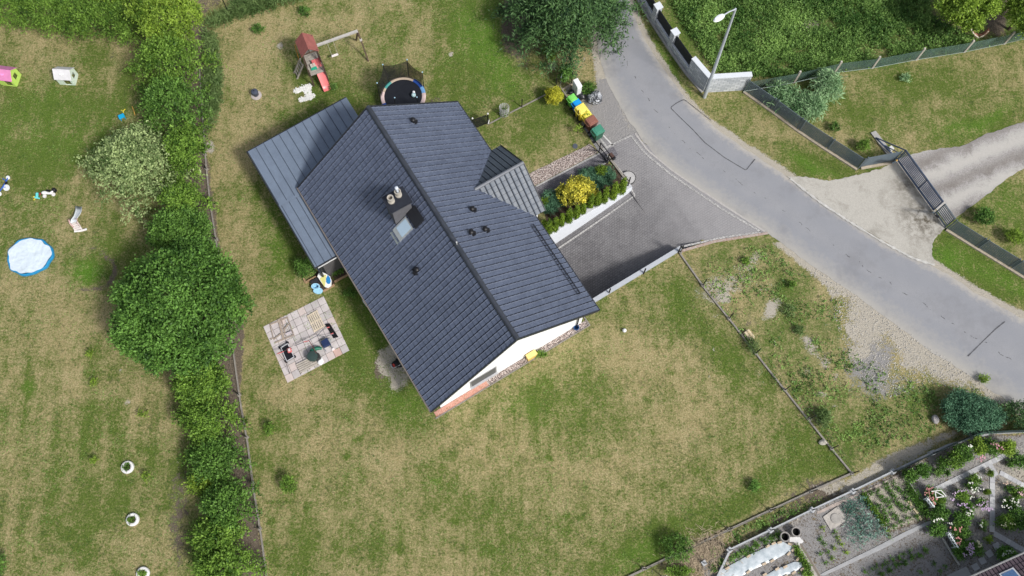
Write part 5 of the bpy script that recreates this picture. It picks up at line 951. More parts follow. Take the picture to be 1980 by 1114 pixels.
T = thing('toy_airplane', 'turquoise toy glider with yellow tips lying left of the toy motorbike', 'toy', V2((71, 380))); Ot = T.location.copy(); q = MB(); q.bar(V2((72, 373), .08), V2((71, 384), .08), .16, .08); q.bar(V2((66, 381), .1), V2((77, 384), .1), .09, .03); q.build('body', mat('turquoise', (.14, .62, .62), .5), T, off=Ot, bevel=.02); q = MB(); q.bar(V2((64, 381), .1), V2((67, 380), .1), .06, .04); q.bar(V2((65, 387), .08), V2((68, 384), .08), .06, .04); q.build('tip', MATS['toy_yellow'], T, off=Ot)
q = MB(); q.ball(V2((77, 375), .12), (.08, .08, .07), 10, 6); q.build('nose', mat('toy_maroon', (.25, .03, .04), .5), T, off=Ot, smooth=True)
# curved toddler slide, lying on its side
T = thing('toddler_slide', 'pale grey and pink toddler slide with a wavy chute lying on the lawn', 'toy slide', V2((150, 425))); Ot = T.location.copy()
mid_ = [(153.5, 399, .12), (153, 407, .28), (150, 416, .5), (144, 424, .66), (143, 430, .72), (147, 438, .5), (155, 445, .12)]
q = MB(); vs = []
for i, (x, y, z) in enumerate(mid_[:5]):
    a = V2((x-6.2, y+(1 if i < 2 else 2)), z); b_ = V2((x+6.2, y+(2 if i < 2 else -1)), z); vs += [a+Vector((0, 0, .09)), a.lerp(b_, .1), b_.lerp(a, .1), b_+Vector((0, 0, .09))]
q.add(vs, [(k*4+j, k*4+j+1, k*4+5+j, k*4+4+j) for k in range(4) for j in range(3)]); o = q.build('chute', mat('slide_pale', (.62, .66, .68), .4, .05), T, off=Ot, smooth=True); s_ = o.modifiers.new('s', 'SOLIDIFY'); s_.thickness = .04
q = MB()
for s in (-1, 1): q.bar(V2((143+s*6, 430-s*1.5), .66), V2((153+s*7, 446-s*.5), .08), .06, .1)
for k in range(4): t = (k+.7)/4.4; a = V2((136.5, 430), .6).lerp(V2((147, 446), .1), t); b_ = V2((149, 427), .6).lerp(V2((160, 444), .1), t); q.bar(a, b_, .12, .05)
q.build('ladder', mat('ladder_pale', (.68, .62, .60), .5, .05), T, off=Ot)
q = MB(); q.tube([V2((144, 447.5), .06), V2((150, 447), .06), V2((158, 446), .06), V2((168, 443), .06)], .07, 8); q.build('foot', mat('foot_white', (.72, .70, .69), .5), T, off=Ot, smooth=True)
q = MB(); q.tube([V2((133, 425), .75), V2((135, 432), .7), V2((142, 440), .45)], .04, 6); q.tube([V2((145, 424), .8), V2((149, 423), .9), V2((149, 431), .85), V2((154, 438), .5)], .02, 6); q.build('handrail', mat('rail_rose', (.55, .36, .34), .5), T, off=Ot, smooth=True)
# paddling pool (covered)
pcx, pcy = 59.5, 497; T = thing('paddling_pool', 'round paddling pool under a crinkled white cover with bright blue rim', 'paddling pool', V2((pcx, pcy)))
def rr(a): return 1+.03*math.sin(3*a+1)+.02*math.sin(7*a)+.018*math.sin(11*a+2)
s_ = mpp(60, 497); RX, RY = 44*s_, 38.5*s_
q = MB(); vs = []; n = 72
for r, z in ((1.0, .0), (1.01, .12), (.985, .2), (.95, .22), (.90, .19)): vs += [(RX*r*rr(a)*math.cos(a), RY*r*rr(a)*math.sin(a), z) for a in np.linspace(0, 2*math.pi, n+1)[:-1]]
q.add(vs, [(i*n+j, i*n+(j+1) % n, (i+1)*n+(j+1) % n, (i+1)*n+j) for i in range(4) for j in range(n)]); q.build('rim', mat('pool_blue', (.02, .24, .48), .45, .15, 4, .3, 8), T, smooth=True)
vs = []; K = 14
for k in range(K+1):
    for a in np.linspace(0, 2*math.pi, n+1)[:-1]:
        f = k/K; edge = .925+.03*math.sin(5*a)+.015*math.sin(13*a); x, y = RX*f*edge*rr(a)*math.cos(a), RY*f*edge*rr(a)*math.sin(a); w_ = fbm(np.array([x*1.2+y*.4]), np.array([y*2.4]), 1.5, 3, 81)[0]; vs.append((x, y, .17+.05*w_+.03*f))
q = MB(); q.add(vs, [(i*n+j, i*n+(j+1) % n, (i+1)*n+(j+1) % n, (i+1)*n+j) for i in range(K) for j in range(n)]); q.f = [f for f in q.f]; q.build('cover', mat('pool_cover', (.60, .68, .74), .4, .10, 2, 1., 4), T, smooth=True)
# tyre planters
def tyre(p, label, seed):
    T = thing('tyre_planter', label, 'planter', V2(p), 0, 'white tyre planters in a line on the neighbour lawn')
    q = MB(); q.lathe((0, 0, 0), [(.30, 0), (.37, .02), (.385, .1), (.36, .19), (.30, .22), (.22, .20), (.19, .15), (.19, .03), (.30, 0)], 32); q.build('tyre', mat('white_tyre', (.72, .71, .70), .6, .08, 5, .2, 18), T, smooth=True)
    q = MB(); q.lathe((0, 0, .12), [(.2, 0), (.01, .01)], 20); q.build('soil', BED, T); V, F, t = foliage([((-.03, 0, .2), (.15, .15, .12))], 34, k=6, tl=.16, leaf=.09, seed=seed); npmesh('plant', V, F, LM['green'] if seed == 1 else LM['bright'], T, attrs={'tint': ('FACE', 'FLOAT', t)})
tyre((248, 904), 'white tyre planter with dark green plant, uppermost of the three', 1); tyre((258, 1005), 'white tyre planter full of light green leaves, middle of the three', 2); tyre((278, 1109), 'white tyre planter at the bottom edge, lowest of the three', 3)
for p, l_ in (((390, 1031), 'white tub half under the hedge at lower left'), ): q = MB(); q.lathe(V2(p), [(.12, 0), (.15, .2), (.13, .2), (.1, .03)], 16); tag(q.build('plant_tub', MATS['white_tyre'], smooth=True), l_, 'tub')
# grey umbrella stand with base
T = thing('fire_bowl', 'dark blue-grey capped drum on a pale round slab in the upper lawn', 'garden drum', V2((496, 185))); q = MB(); q.lathe((0, 0, 0), [(.36, 0), (.36, .05), (.01, .055)], 24); q.build('base', mat('slab_pale', (.45, .40, .38), .9, .15, 6), T); q = MB(); q.lathe((-.03, .05, .05), [(.19, 0), (.22, .3), (.24, .32), (.22, .42), (.12, .46), (.01, .47)], 20); q.build('drum', mat('drum', (.06, .07, .10), .5), T, smooth=True); q = MB(); q.tube([(-.03, .05, .5), (-.03, .05, .58)], .03, 8); q.build('knob', BLACK, T)
# white gravel patch spilled on the lawn
def stones(name, label, cat, polys, n, s, mt, seed):
    g = np.random.default_rng(seed); V, F = [], []; cube = np.array([(-1, -1, -1), (1, -1, -1), (1, 1, -1), (-1, 1, -1), (-.6, -.6, 1), (.6, -.6, 1), (.6, .6, 1), (-.6, .6, 1)]); fc = np.array([(4, 5, 6, 7), (0, 1, 5, 4), (1, 2, 6, 5), (2, 3, 7, 6), (3, 0, 4, 7)])
    for poly in polys:
        P = np.array(poly); x0, y0 = P.min(0); x1, y1 = P.max(0); k = 0
        while k < n:
            x, y = g.uniform(x0, x1), g.uniform(y0, y1)
            if sdpoly(np.array([x]), np.array([y]), poly)[0] > g.normal()*1.0-.5: continue
            w_ = G(x, y); a = g.uniform(0, 3.1); ss = s*g.uniform(.5, 1.3); c, s2 = math.cos(a), math.sin(a); rot = cube@np.array([(c, s2, 0), (-s2, c, 0), (0, 0, 1)])
            F.append(fc+8*len(V)); V.append(rot*np.array([ss, ss*g.uniform(.6, 1), ss*.6])+np.array([w_.x, w_.y, ss*.4])); k += 1
    return tag(npmesh(name, np.concatenate(V), np.concatenate(F), mt), label, cat, kind='stuff')
stones('white_gravel', 'patches of spilled white gravel on the grass under the slide', 'gravel', [[(567, 174), (600, 161), (603, 168), (590, 174), (572, 181)], [(585, 172), (600, 168), (604, 188), (592, 190)], [(577, 190), (592, 187), (606, 181), (610, 186), (602, 192), (580, 198)]], 330, .04, mat('white_stone', (.74, .73, .70), .8, .1, 8), 3)
stones('loose_stones', 'loose grey and sandy stones strewn over the gravel beside the road', 'stones', [[(1530, 500), (1600, 560), (1620, 640), (1660, 720), (1720, 770), (1800, 740), (1900, 775), (1985, 805), (1870, 722), (1720, 618), (1600, 530)]], 1500, .035, mat('loose_stone', (.30, .29, .27), .9, .4, 2, col2=(.55, .52, .46)), 6)
# ------------------------------------------------------------------ slab patio with tools
T = None; PCs = [(509, 632), (626, 573), (676, 678), (556, 741)]; C4 = [V2(p) for p in PCs]; slabm = mat('slab', (.45, .40, .39), .85, .16, 1.4, .2, 30, col2=(.60, .56, .55)); SLR = [mat('slab_b', (.40, .365, .355), .85, .15, 2, .2, 30, col2=(.52, .49, .48)), mat('slab_c', (.55, .47, .44), .85, .1, 2, .2, 30), mat('slab_d', (.52, .36, .31), .85, .1, 2, .2, 30)]
q = MB(); nu, nv = 9, 8
for i in range(nu):
    for j in range(nv):
        if i == 0 and j == nv-1: pass
        f = lambda a, b_: (C4[0].lerp(C4[1], a)).lerp(C4[3].lerp(C4[2], a), b_); e = .008
        cs_ = [f((i+e*3)/nu, (j+e*3)/nv), f((i+e*3)/nu, (j+1-e*3)/nv), f((i+1-e*3)/nu, (j+1-e*3)/nv), f((i+1-e*3)/nu, (j+e*3)/nv)]
        q.mi = R.choice([0, 0, 0, 1, 1, 2]) if (i, j) != (7, 7) else 3
        sh = Vector((0, 0, R.uniform(.028, .042))); q.slab([c+sh for c in cs_], .05)
tag(q.build('slab_patio', [slabm]+SLR), kind='structure')
sheet('patio_bed', [(510.5, 632.5), (625.5, 575), (674.5, 677.5), (556.5, 739)], .012, mat('joint_sand', (.07, .06, .045), .95, .3))
def PP(zx, zy, z=0): return G(500+zx/6.19, 570+zy/6.19, z)     # helper for the patio things
PALW = mat('pallet_wood', (.60, .52, .40), .85, .2, 5, .2, 25)
T = thing('pallet', 'pale wooden pallet lying at the top of the slab patio', 'pallet', PP(680, 310)); c_ = [PP(575, 255, .13), PP(700, 180, .13), PP(795, 370, .13), PP(660, 445, .13)]; q = MB()
for k in range(6): t = (k+.5)/6; a = c_[0].lerp(c_[1], t); b_ = c_[3].lerp(c_[2], t); q.bar(a, b_, .075, .022)
for t in (.03, .5, .97): a = c_[0].lerp(c_[3], t); b_ = c_[1].lerp(c_[2], t); q.bar(a-Vector((0, 0, .05)), b_-Vector((0, 0, .05)), .09, .07)
q.build('boards', PALW, T, off=T.location)
T = thing('pallet', 'weathered pallet with dark gaps at the lower edge of the slab patio', 'pallet', PP(570, 840)); c_ = [PP(445, 830, .13), PP(640, 735, .13), PP(720, 830, .13), PP(500, 940, .13)]; q = MB()
for k in range(5): t = (k+.5)/5; q.bar(c_[0].lerp(c_[3], t), c_[1].lerp(c_[2], t), .10, .022)
q.build('boards', mat('pallet_old', (.42, .38, .33), .85, .2, 5), T, off=T.location); q = MB()
for t in (.04, .5, .96): q.bar(c_[0].lerp(c_[1], t)-Vector((0, 0, .05)), c_[3].lerp(c_[2], t)-Vector((0, 0, .05)), .09, .07)
q.build('runners', WOODD, T, off=T.location)
T = thing('broken_pallet', 'broken grey timber frame lying on the upper left of the slab patio', 'wooden frame', PP(270, 420)); q = MB()
for a, b_, w_ in (((130, 360), (350, 270), .08), ((140, 370), (180, 530), .05), ((345, 270), (425, 490), .05), ((195, 575), (425, 480), .07), ((240, 290), (300, 530), .13), ((265, 270), (330, 500), .06), ((180, 535), (260, 470), .07), ((300, 420), (360, 350), .08), ((250, 470), (380, 450), .05), ((135, 530), (200, 515), .05)): z = R.uniform(.05, .12); q.bar(PP(*a, z), PP(*b_, z+.01), w_, .05)
q.build('boards', mat('old_timber', (.33, .27, .22), .85, .3, 5), T, off=T.location); q = MB(); q.tube([PP(320, 470, .08), PP(395, 440, .08)], .07, 8); q.build('roll', mat('roll', (.42, .38, .40), .7), T, off=T.location)
# wheelbarrow-like steel tub, sack barrow, hose reels
T = thing('lawn_mower', 'black and silver push mower with red handle on the left of the slab patio', 'lawn mower', PP(350, 690)); Ot = T.location.copy(); q = MB(); cc = [PP(268, 635, .25), PP(350, 585, .25), PP(425, 745, .25), PP(340, 798, .25)]; q.slab(cc, .16); q.build('deck', mat('mower_black', (.012, .013, .016), .4), T, off=Ot, bevel=.03)
q = MB()
for a, b_ in zip(cc, cc[1:]+cc[:1]): q.bar(a+Vector((0, 0, .02)), b_+Vector((0, 0, .02)), .045, .05)
q.build('trim', mat('mower_grey', (.5, .5, .52), .4), T, off=Ot); q = MB(); q.box(PP(370, 665, .33), (.26, .30, .16), .4); q.build('engine', mat('mower_red', (.55, .14, .14), .4), T, off=Ot, bevel=.04); q = MB(); q.box(PP(365, 660, .43), (.14, .18, .06), .4); q.build('engine_cap', mat('mower_pale', (.62, .55, .54), .5), T, off=Ot, bevel=.02)
for p in ((262, 640), (350, 580), (435, 745), (335, 805)): q = MB(); q.lathe(PP(*p, 0), [(.02, .02), (.08, .02), (.09, .06), (.08, .16), (.02, .16)], 12); q.build('wheel', BLACK, T, off=Ot)
q = MB(); q.tube([PP(400, 640, .3), PP(235, 695, .8), PP(330, 820, .6), PP(375, 945, .1)], .018, 6); q.build('handle', mat('handle_dark', (.07, .05, .05), .5), T, off=Ot); q = MB(); q.tube([PP(225, 705, .82), PP(300, 680, .66)], .028, 6); q.build('grip', MATS['mower_red'], T, off=Ot)
T = thing('snow_scoop', 'wide black snow scoop with red grips at the right of the slab patio', 'snow scoop', PP(870, 430)); Ot = T.location.copy(); q = MB(); q.slab([PP(790, 350, .08), PP(850, 340, .2), PP(955, 505, .2), PP(895, 520, .08)], .05); q.build('blade', mat('scoop_black', (.012, .012, .014), .5), T, off=Ot, bevel=.02); q = MB(); q.tube([PP(800, 385, .25), PP(700, 490, .4), PP(590, 550, .5), PP(430, 610, .3)], .02, 6); q.tube([PP(900, 470, .25), PP(790, 500, .4), PP(700, 490, .4)], .02, 6); q.build('handle', mat('handle_steel', (.10, .11, .13), .4), T, off=Ot); q = MB(); q.tube([PP(815, 395, .26), PP(850, 388, .26)], .035, 8); q.tube([PP(860, 475, .26), PP(895, 458, .26)], .035, 8); q.tube([PP(540, 565, .45), PP(605, 550, .5)], .03, 8); q.build('grip', MATS['mower_red'], T, off=Ot)
T = thing('hand_cart', 'dark blue fabric-covered hand cart on the slab patio', 'cart', PP(800, 570)); Ot = T.location.copy(); q = MB(); q.slab([PP(740, 560, .42), PP(815, 510, .42), PP(860, 590, .42), PP(775, 630, .42)], .28); q.build('tub', mat('navy_fabric', (.015, .03, .09), .6, .2, 6), T, off=Ot, bevel=.03); q = MB(); q.slab([PP(760, 610, .12), PP(860, 570, .12), PP(868, 600, .12), PP(775, 640, .12)], .05); q.tube([PP(850, 590, .1), PP(890, 640, .1)], .025, 6); q.tube([PP(775, 630, .1), PP(810, 680, .1)], .02, 6); q.build('chassis', mat('cart_grey', (.24, .26, .29), .5), T, off=Ot); q = MB(); q.tube([PP(840, 530, .12), PP(855, 565, .12)], .1, 12); q.build('wheel', mat('cart_wheel', (.35, .36, .36), .6), T, off=Ot)
q = MB(); q.box(PP(893, 653, .06), (.17, .13, .1), .5); tag(q.build('paper_cup', MATS['seat_white']), 'small white carton beside the blue hand cart', 'carton')
T = thing('compost_vacuum', 'dark green garden shredder with a round lid in the middle of the slab patio', 'garden shredder', PP(665, 740)); Ot = T.location.copy(); q = MB(); q.lathe(PP(665, 760, 0), [(.2, 0), (.3, .3), (.34, .55), (.3, .62), (.01, .66)], 20); q.build('hopper', mat('shred_dark', (.035, .06, .055), .45), T, off=Ot, smooth=True); q = MB(); q.box(PP(715, 745, .3), (.24, .4, .45), .35); q.build('motor', mat('shred_black', (.03, .03, .03), .5), T, off=Ot, bevel=.05); q = MB(); q.ball(PP(650, 670, .35), (.2, .16, .16), 12, 8); q.tube([PP(650, 660, .35), PP(700, 640, .35), PP(755, 640, .25)], [.12, .13, .09], 10); q.build('chute', mat('shred_green', (.015, .13, .08), .45), T, off=Ot, smooth=True); q = MB(); q.tube([PP(605, 550, .9), PP(660, 640, .75), PP(690, 705, .6)], .022, 6); q.build('handle', mat('shred_handle', (.12, .03, .03), .5), T, off=Ot)
blobthing('plastic_bag', 'crumpled white plastic bag next to the green garden shredder', 'plastic bag', (500+747/6.19, 570+800/6.19), (.17, .25, .14), mat('bag_white', (.76, .76, .76), .5, .04, 5), 21, .4)
# robotic mower, sand patch things
T = thing('robot_mower', 'black and silver robot mower parked on bare sand at the house eaves', 'robot mower', V2((767, 705)), .55); q = MB(); q.ball((0, 0, .14), (.36, .25, .13), 18, 9); q.build('shell', mat('mower_black', (.012, .013, .016), .4), T, smooth=True); q = MB(); q.tube([(-.3, -.14, .2), (-.34, 0, .22), (-.3, .14, .2)], .04, 8); q.tube([(-.28, -.15, .2), (.2, -.18, .2)], .03, 8); q.build('trim', MATS['mower_grey'], T, smooth=True); q = MB(); q.box((-.18, -.02, .27), (.12, .2, .05)); q.build('button', mat('btn_red', (.45, .05, .04), .5), T, bevel=.015)
for sy in (-1, 1): q = MB(); q.tube([(.2, sy*.22, .12), (.2, sy*.28, .12)], .12, 14); q.build('wheel', BLACK, T)
blobthing('garden_cushion', 'white oval object half under the left eave of the house', 'garden seat', (712, 586), (.5, .26, .2), mat('seat_w', (.74, .72, .70), .6, .05, 5), 31, .15).rotation_euler[2] = -.9
# raised bed corner with boards and bins
def KK(zx, zy, z=0): return G(560+zx/8.57, 480+zy/8.57, z)
T = thing('raised_bed', 'narrow raised bed edged with brown planks between canopy and slab patio', 'raised bed', KK(640, 600)); Ot = T.location.copy(); TIM = mat('plank', (.36, .24, .14), .8, .25, 5, .2, 20)
for a, b_, z in (((555, 720), (745, 605), .16), ((745, 560), (985, 430), .16), ((270, 570), (450, 470), .2), ((270, 575), (225, 490), .15)): q = MB(); q.bar(KK(*a, z/2), KK(*b_, z/2), .1, z); q.build('board', TIM, T, off=Ot)
q = MB(); q.slab([KK(470, 380, .1), KK(350, 560, .1), KK(560, 710, .1), KK(750, 590, .1), KK(700, 480, .1)], .12); q.build('soil', BED, T, off=Ot)
q = MB(); q.tube([KK(390, 320, .0), KK(470, 450, .0)], .05, 6); q.build('pipe', mat('dark_pipe', (.05, .05, .05), .5), T, off=Ot)
q = MB(); q.slab([KK(780, 540, .12), KK(690, 440, .12), KK(880, 330, .12), KK(960, 430, .12)], .12); q.build('soil', BED, T, off=Ot)
T = thing('paddle_board', 'white, yellow and blue toy surf board leaning in the raised bed', 'surf board', KK(590, 540)); Ot = T.location.copy()
outl = [(460, 470), (480, 410), (530, 395), (610, 425), (670, 470), (695, 540), (690, 620), (640, 655), (590, 645), (540, 590), (495, 520)]; q = MB(); q.slab([KK(x, y, .55-.0009*(y-400)) for x, y in outl][::-1], .07); q.build('board', mat('board_white', (.76, .76, .72), .4, .04), T, off=Ot)
q = MB(); q.slab([KK(x, y, .565-.0009*(y-400)) for x, y in [(500, 510), (560, 450), (605, 440), (600, 520), (585, 620), (575, 640), (545, 590)]][::-1], .01); q.build('stripe_yellow', mat('board_yellow', (.62, .60, .22), .4, .1), T, off=Ot); q = MB(); q.slab([KK(x, y, .568-.0009*(y-400)) for x, y in [(605, 500), (635, 445), (670, 490), (682, 550), (665, 590), (630, 592), (605, 560)]][::-1], .01); q.build('stripe_blue', mat('board_blue', (.02, .20, .48), .4, .3, 2), T, off=Ot)
T = thing('potty_pots', 'two pale blue plastic tubs at the corner of the raised bed', 'tub', KK(470, 690)); Ot = T.location.copy(); q = MB()
q.lathe(KK(445, 655, .05), [(.19, 0), (.24, .26), (.26, .27), (.25, .30), (.17, .29), (.14, .05), (.01, .04)], 20, 1.1, .8); q.build('tub', mat('baby_blue', (.34, .60, .76), .4, .06), T, off=Ot, smooth=True); q = MB(); q.lathe(KK(480, 720, 0), [(.22, 0), (.27, .2), (.25, .24), (.01, .245)], 20, 1.15, .8); q.build('lid', MATS['baby_blue'], T, off=Ot, smooth=True); T.name = 'plastic_tubs'
q = MB(); q.box(KK(420, 560, .18), (.5, .3, .3), .55); tag(q.build('planter_trough', mat('trough', (.03, .03, .033), .5)), 'black plastic trough between the plank and the pale blue tubs', 'trough')
# ================================================================== TREES AND SHRUBS
HG = 'trees and tall shrubs of the left hedge row'
def tree(lb_, cx, cy, rx, ry, h, lm, n, seed, group=HG, cat='tree', name='hedge_tree', **k):
    k['leaf'] = k.get('leaf', .11)*1.35; k.setdefault('sat', (.14, .27)); k.setdefault('core', .72); n = int(n*.85)
    k.setdefault('m', 46); return plant(name, lb_, cat, cx, cy, rx, ry, h, LM[lm], n, group=group, seed=seed, **k)
tree('yellowish green tree at the upper end of the left hedge row', 322, 38, 62, 52, 4.6, 'yel', 3200, 1, tl=.45)
tree('feathery mid-green tree second from the top of the left hedge row', 326, 118, 79, 65, 4.2, 'bright', 3600, 2, tl=.6, spread=.4, br=30, brk=dict(droop=.3, wid=.22))
tree('dense green tree above the pale-leaved tree in the hedge row', 326, 195, 67, 65, 3.9, 'green', 3200, 3, tl=.5, br=30, brk=dict(droop=.3, wid=.22))
tree('narrow bright green tree on the fence side of the pale-leaved tree', 356, 285, 39, 68, 3.6, 'bright', 2200, 5, tl=.5, br=24, brk=dict(droop=.3, wid=.24))
tree('broad tree with pale silvery leaves bulging out of the hedge row', 258, 312, 104, 96, 3.8, 'silver', 5800, 4, base=None, tl=.5, leaf=.12, br=36, brk=dict(droop=.3, wid=.2))
tree('bright green shrub tree just below the pale-leaved tree', 350, 392, 51, 61, 3.2, 'bright', 2400, 6, tl=.45, br=26, brk=dict(droop=.3, wid=.22))
tree('olive-green shrub tree between the pale-leaved tree and the big round tree', 350, 452, 54, 44, 3.0, 'green', 2400, 7, tl=.4)
tree('dark shrub tree pressed against the top of the big round tree', 378, 500, 44, 38, 3.2, 'deep', 1900, 8, tl=.4)
tree('largest round deep green tree of the hedge row, left of the slab patio', 350, 598, 118, 116, 5.6, 'deep', 10500, 9, tl=.5, m=90, leaf=.13, sat=(.10, .22), core=.8, tr=.2)
tree('bright green tree immediately below the big round tree', 394, 745, 44, 47, 3.0, 'bright', 2000, 10)
tree('yellow-green tree second below the big round tree', 396, 815, 65, 57, 3.0, 'bright', 2400, 11, br=26, brk=dict(droop=.3, wid=.24))
tree('blue-green tree partly wrapped in a yellow creeper', 413, 890, 60, 54, 2.8, 'green', 2200, 12, br=22, brk=dict(droop=.3, wid=.24))
tree('light green creeper shrub on the lawn side of the hedge gap', 392, 935, 24, 18, 1.6, 'yel', 380, 13, cat='shrub', name='hedge_shrub')
tree('green tree just below the gap in the lower hedge row', 432, 980, 57, 64, 3.0, 'green', 2400, 14, br=26, brk=dict(droop=.3, wid=.24))
tree('green tree with drooping tips near the white tub', 418, 1035, 57, 52, 2.8, 'bright', 2200, 15, br=24, brk=dict(droop=.3, wid=.24))
tree('feathery tree at the bottom end of the left hedge row', 428, 1098, 67, 52, 3.0, 'bright', 2600, 16, tl=.55, spread=.4, br=26, brk=dict(droop=.3, wid=.22))
# top-left clipped hedge (one long feathery hedge)
def hedge(name, label, line, wpx, h, lm, n, seed, **k):
    P = resample(line, max(4, int(len(line)*4))); W_ = [G(x, y, h*.5) for x, y in P]; b = Vector((W_[0].x, W_[0].y, 0)); g = random.Random(seed); bl = []
    T = thing(name, label, 'hedge', b); s = mpp(*line[0])
    for w_ in W_:
        for j in range(3): bl.append(((w_.x-b.x+g.uniform(-.4, .4), w_.y-b.y+g.uniform(-.5, .5)*wpx*s, h*.5+g.uniform(-.1, .15)*h), (g.uniform(.6, .9), wpx*s*g.uniform(.4, .62), h*g.uniform(.38, .5))))
    V, F, t = foliage(bl, n, seed=seed, **k); npmesh('foliage', V, F, LM[lm], T, attrs={'tint': ('FACE', 'FLOAT', t)})
    q = MB()
    for w_ in W_[::2]: p = Vector((w_.x-b.x, w_.y-b.y, 0)); q.tube([p, p+Vector((.1, .05, h*.6))], [.06, .02], 6)
    q.build('stem', BARK, T); return T
hedge('clipped_hedge', 'long bright green feathery hedge across the top left corner', [(-30, 14), (60, 20), (130, 32), (200, 42), (262, 52)], 34, 2.2, 'yel' if 0 else 'bright', 6800, 20, tl=.75, spread=.3, up=.1, k=9, leaf=.16, asp=.35)
tree('pale loose bush behind the top left hedge', 215, -2, 60, 14, 2.4, 'yel', 800, 21, group=None, cat='shrub', name='bush')
# big conifer over the road and the neighbours
tree('large drooping dark conifer overhanging the road at the top', 1098, 2, 122, 94, 6.5, 'conifer', 8500, 30, group=None, name='conifer_tree', tl=.9, spread=.3, droop=1.0, k=9, leaf=.2, asp=.25, tr=.22, br=48, brk=dict(droop=.45, wid=.15))
tree('bright round tree on the overgrown plot at the top right', 1866, 12, 62, 50, 4.2, 'yel', 3600, 31, group=None, m=26)
tree('bright tree cut off by the upper right corner', 1985, 18, 40, 62, 4.2, 'yel', 2400, 32, group=None)
T = thing('garden_swing_seat', 'rust-coloured curved hanging seat under the top right tree', 'swing seat', V2((1893, 66))); Ot = T.location.copy(); q = MB(); pts = [(1877, 52, 1.1), (1882, 62, .7), (1892, 70, .5), (1902, 66, .7), (1911, 58, 1.1)]; vs = []
for x, y, z in pts: vs += [G(x, y-4, z), G(x+1, y+3, z)]
q.add(vs, [(2*k, 2*k+1, 2*k+3, 2*k+2) for k in range(4)]); o = q.build('seat', mat('rust', (.30, .14, .09), .8, .3, 5), T, off=Ot, smooth=True); s_ = o.modifiers.new('s', 'SOLIDIFY'); s_.thickness = .05
q = MB(); q.tube([G(x, y+3, z+.03) for x, y, z in pts], .05, 6); q.build('rim', mat('rim_pale', (.62, .55, .45), .7), T, off=Ot, smooth=True)
# small shrubs
SH = 'small shrubs on the lawns'
def shrub(lb_, x, y, r, h, lm, n, seed, name='shrub', group=None, cat='shrub', ry=None, **k):
    k.setdefault('m', 8); k.setdefault('tl', .22); k.setdefault('leaf', .085); k.setdefault('tr', .03)
    return plant(name, lb_, cat, x, y, r, ry or r, h, LM[lm], n, group=group, seed=seed, **k)
shrub('small light green bush on the lawn near the bottom of the left fence', 556, 936, 15, .95, 'bright', 210, 40, ry=17)
shrub('little bush on the lawn below the slab patio', 521, 826, 8.5, .6, 'bright', 80, 41, ry=10)
shrub('leafy willow-like bush hanging over the bottom fence of the big lawn', 1306, 1058, 30, 1.0, 'green', 560, 42, ry=26, tl=.35, m=16)
shrub('low weeds at the foot of the bottom fence beside the pale pole', 1312, 1104, 26, .6, 'bright', 240, 43, ry=10)
shrub('green shrub beside the metal canopy corner', 590, 520, 19, 1.1, 'green', 480, 44, ry=20, tl=.35)
shrub('leafy plants in the raised bed under the eave', 650, 522, 16, .5, 'green', 240, 45, ry=10)
shrub('low weed cluster on the shaded grass right of the raised bed', 676, 567, 12, .35, 'green', 90, 46, ry=8)
shrub('tuft of herbs growing against the yellow meter box', 1046, 686, 9, .35, 'bright', 70, 47, ry=6)
shrub('dark green shrub inside the bent wire guard', 1095, 145, 12, 1.5, 'deep', 420, 48, ry=18)
shrub('rough green shrub between the cabinet and the wrapped bundle', 1138, 172, 15, .6, 'green', 240, 49, ry=13)
shrub('small yellow-green conifer under the big drooping tree', 1066, 108, 9, .9, 'yel', 160, 50, ry=12)
shrub('tiny yellow-green shrub at the drooping tree edge', 1054, 97, 7, .6, 'yel', 90, 51)
shrub('golden dome-shaped conifer on the front lawn beside the bins', 1071, 186, 16, 1.35, 'golden', 1100, 52, name='golden_conifer', ry=19, tl=.14, leaf=.07, spread=.3, up=.8, m=16, sat=(.2, .32))
shrub('dark round bush just above the round brick drum on the grass', 1078, 240, 1, .1, 'green', 2, 53) if 0 else None
for k_, (x, y, r, lb_) in enumerate(((498, 58, 12, 'low dark bush on the dry upper lawn, left of two'), (588, 22, 11, 'low dark bush on the dry upper lawn near the tall grass'), (484, 60, 0, None))):
    if lb_: shrub(lb_, x, y, r, .45, 'deep', 110, 55+k_)
shrub('small rose tuft at the foot of the salmon slide', 645, 168, 7, .5, 'weed', 50, 58)
shrub('dark shrub on the grass bank behind the gate', 1905, 422, 18, 1.0, 'deep', 420, 60, ry=16)
shrub('bright yellow-green shrub at the right edge below the dark shrub', 1962, 458, 18, .9, 'yel', 300, 61, ry=14)
shrub('round shrub behind the slatted fence next to the gate tail', 1668, 283, 11, .8, 'bright', 180, 62, ry=11)
shrub('dark little shrub behind the slatted fence', 1614, 247, 8, .6, 'deep', 90, 63, ry=9)
shrub('pale grassy tuft on the lawn below the chain-link fence', 1750, 152, 11, .4, 'spruce', 80, 64, ry=8)
for k_, (x, y, r, lb_) in enumerate(((278, 801, 9, 'yellow-green seedling near the bottom left hedge tree'), (181, 739, 6, 'yellow seedling on the left lawn above the bare spot'), (175, 684, 6, 'pale seedling nearest the big round tree'), (183, 889, 6, 'seedling left of the uppermost tyre planter'), (283, 920, 8, 'seedling right of the uppermost tyre planter'))): shrub(lb_, x, y, r, .4, 'yel', 34, 65+k_, m=5)
shrub('long-leaved willow-like clump behind the slatted fence, left part', 1513, 186, 24, 1.3, 'spruce', 560, 72, name='willow_clump', ry=20, tl=.5, leaf=.3, asp=.17, droop=.6, k=5)
shrub('long-leaved willow-like clump behind the slatted fence, lower middle part', 1562, 205, 34, 1.4, 'spruce', 800, 73, name='willow_clump', ry=22, tl=.5, leaf=.3, asp=.17, droop=.6, k=5)
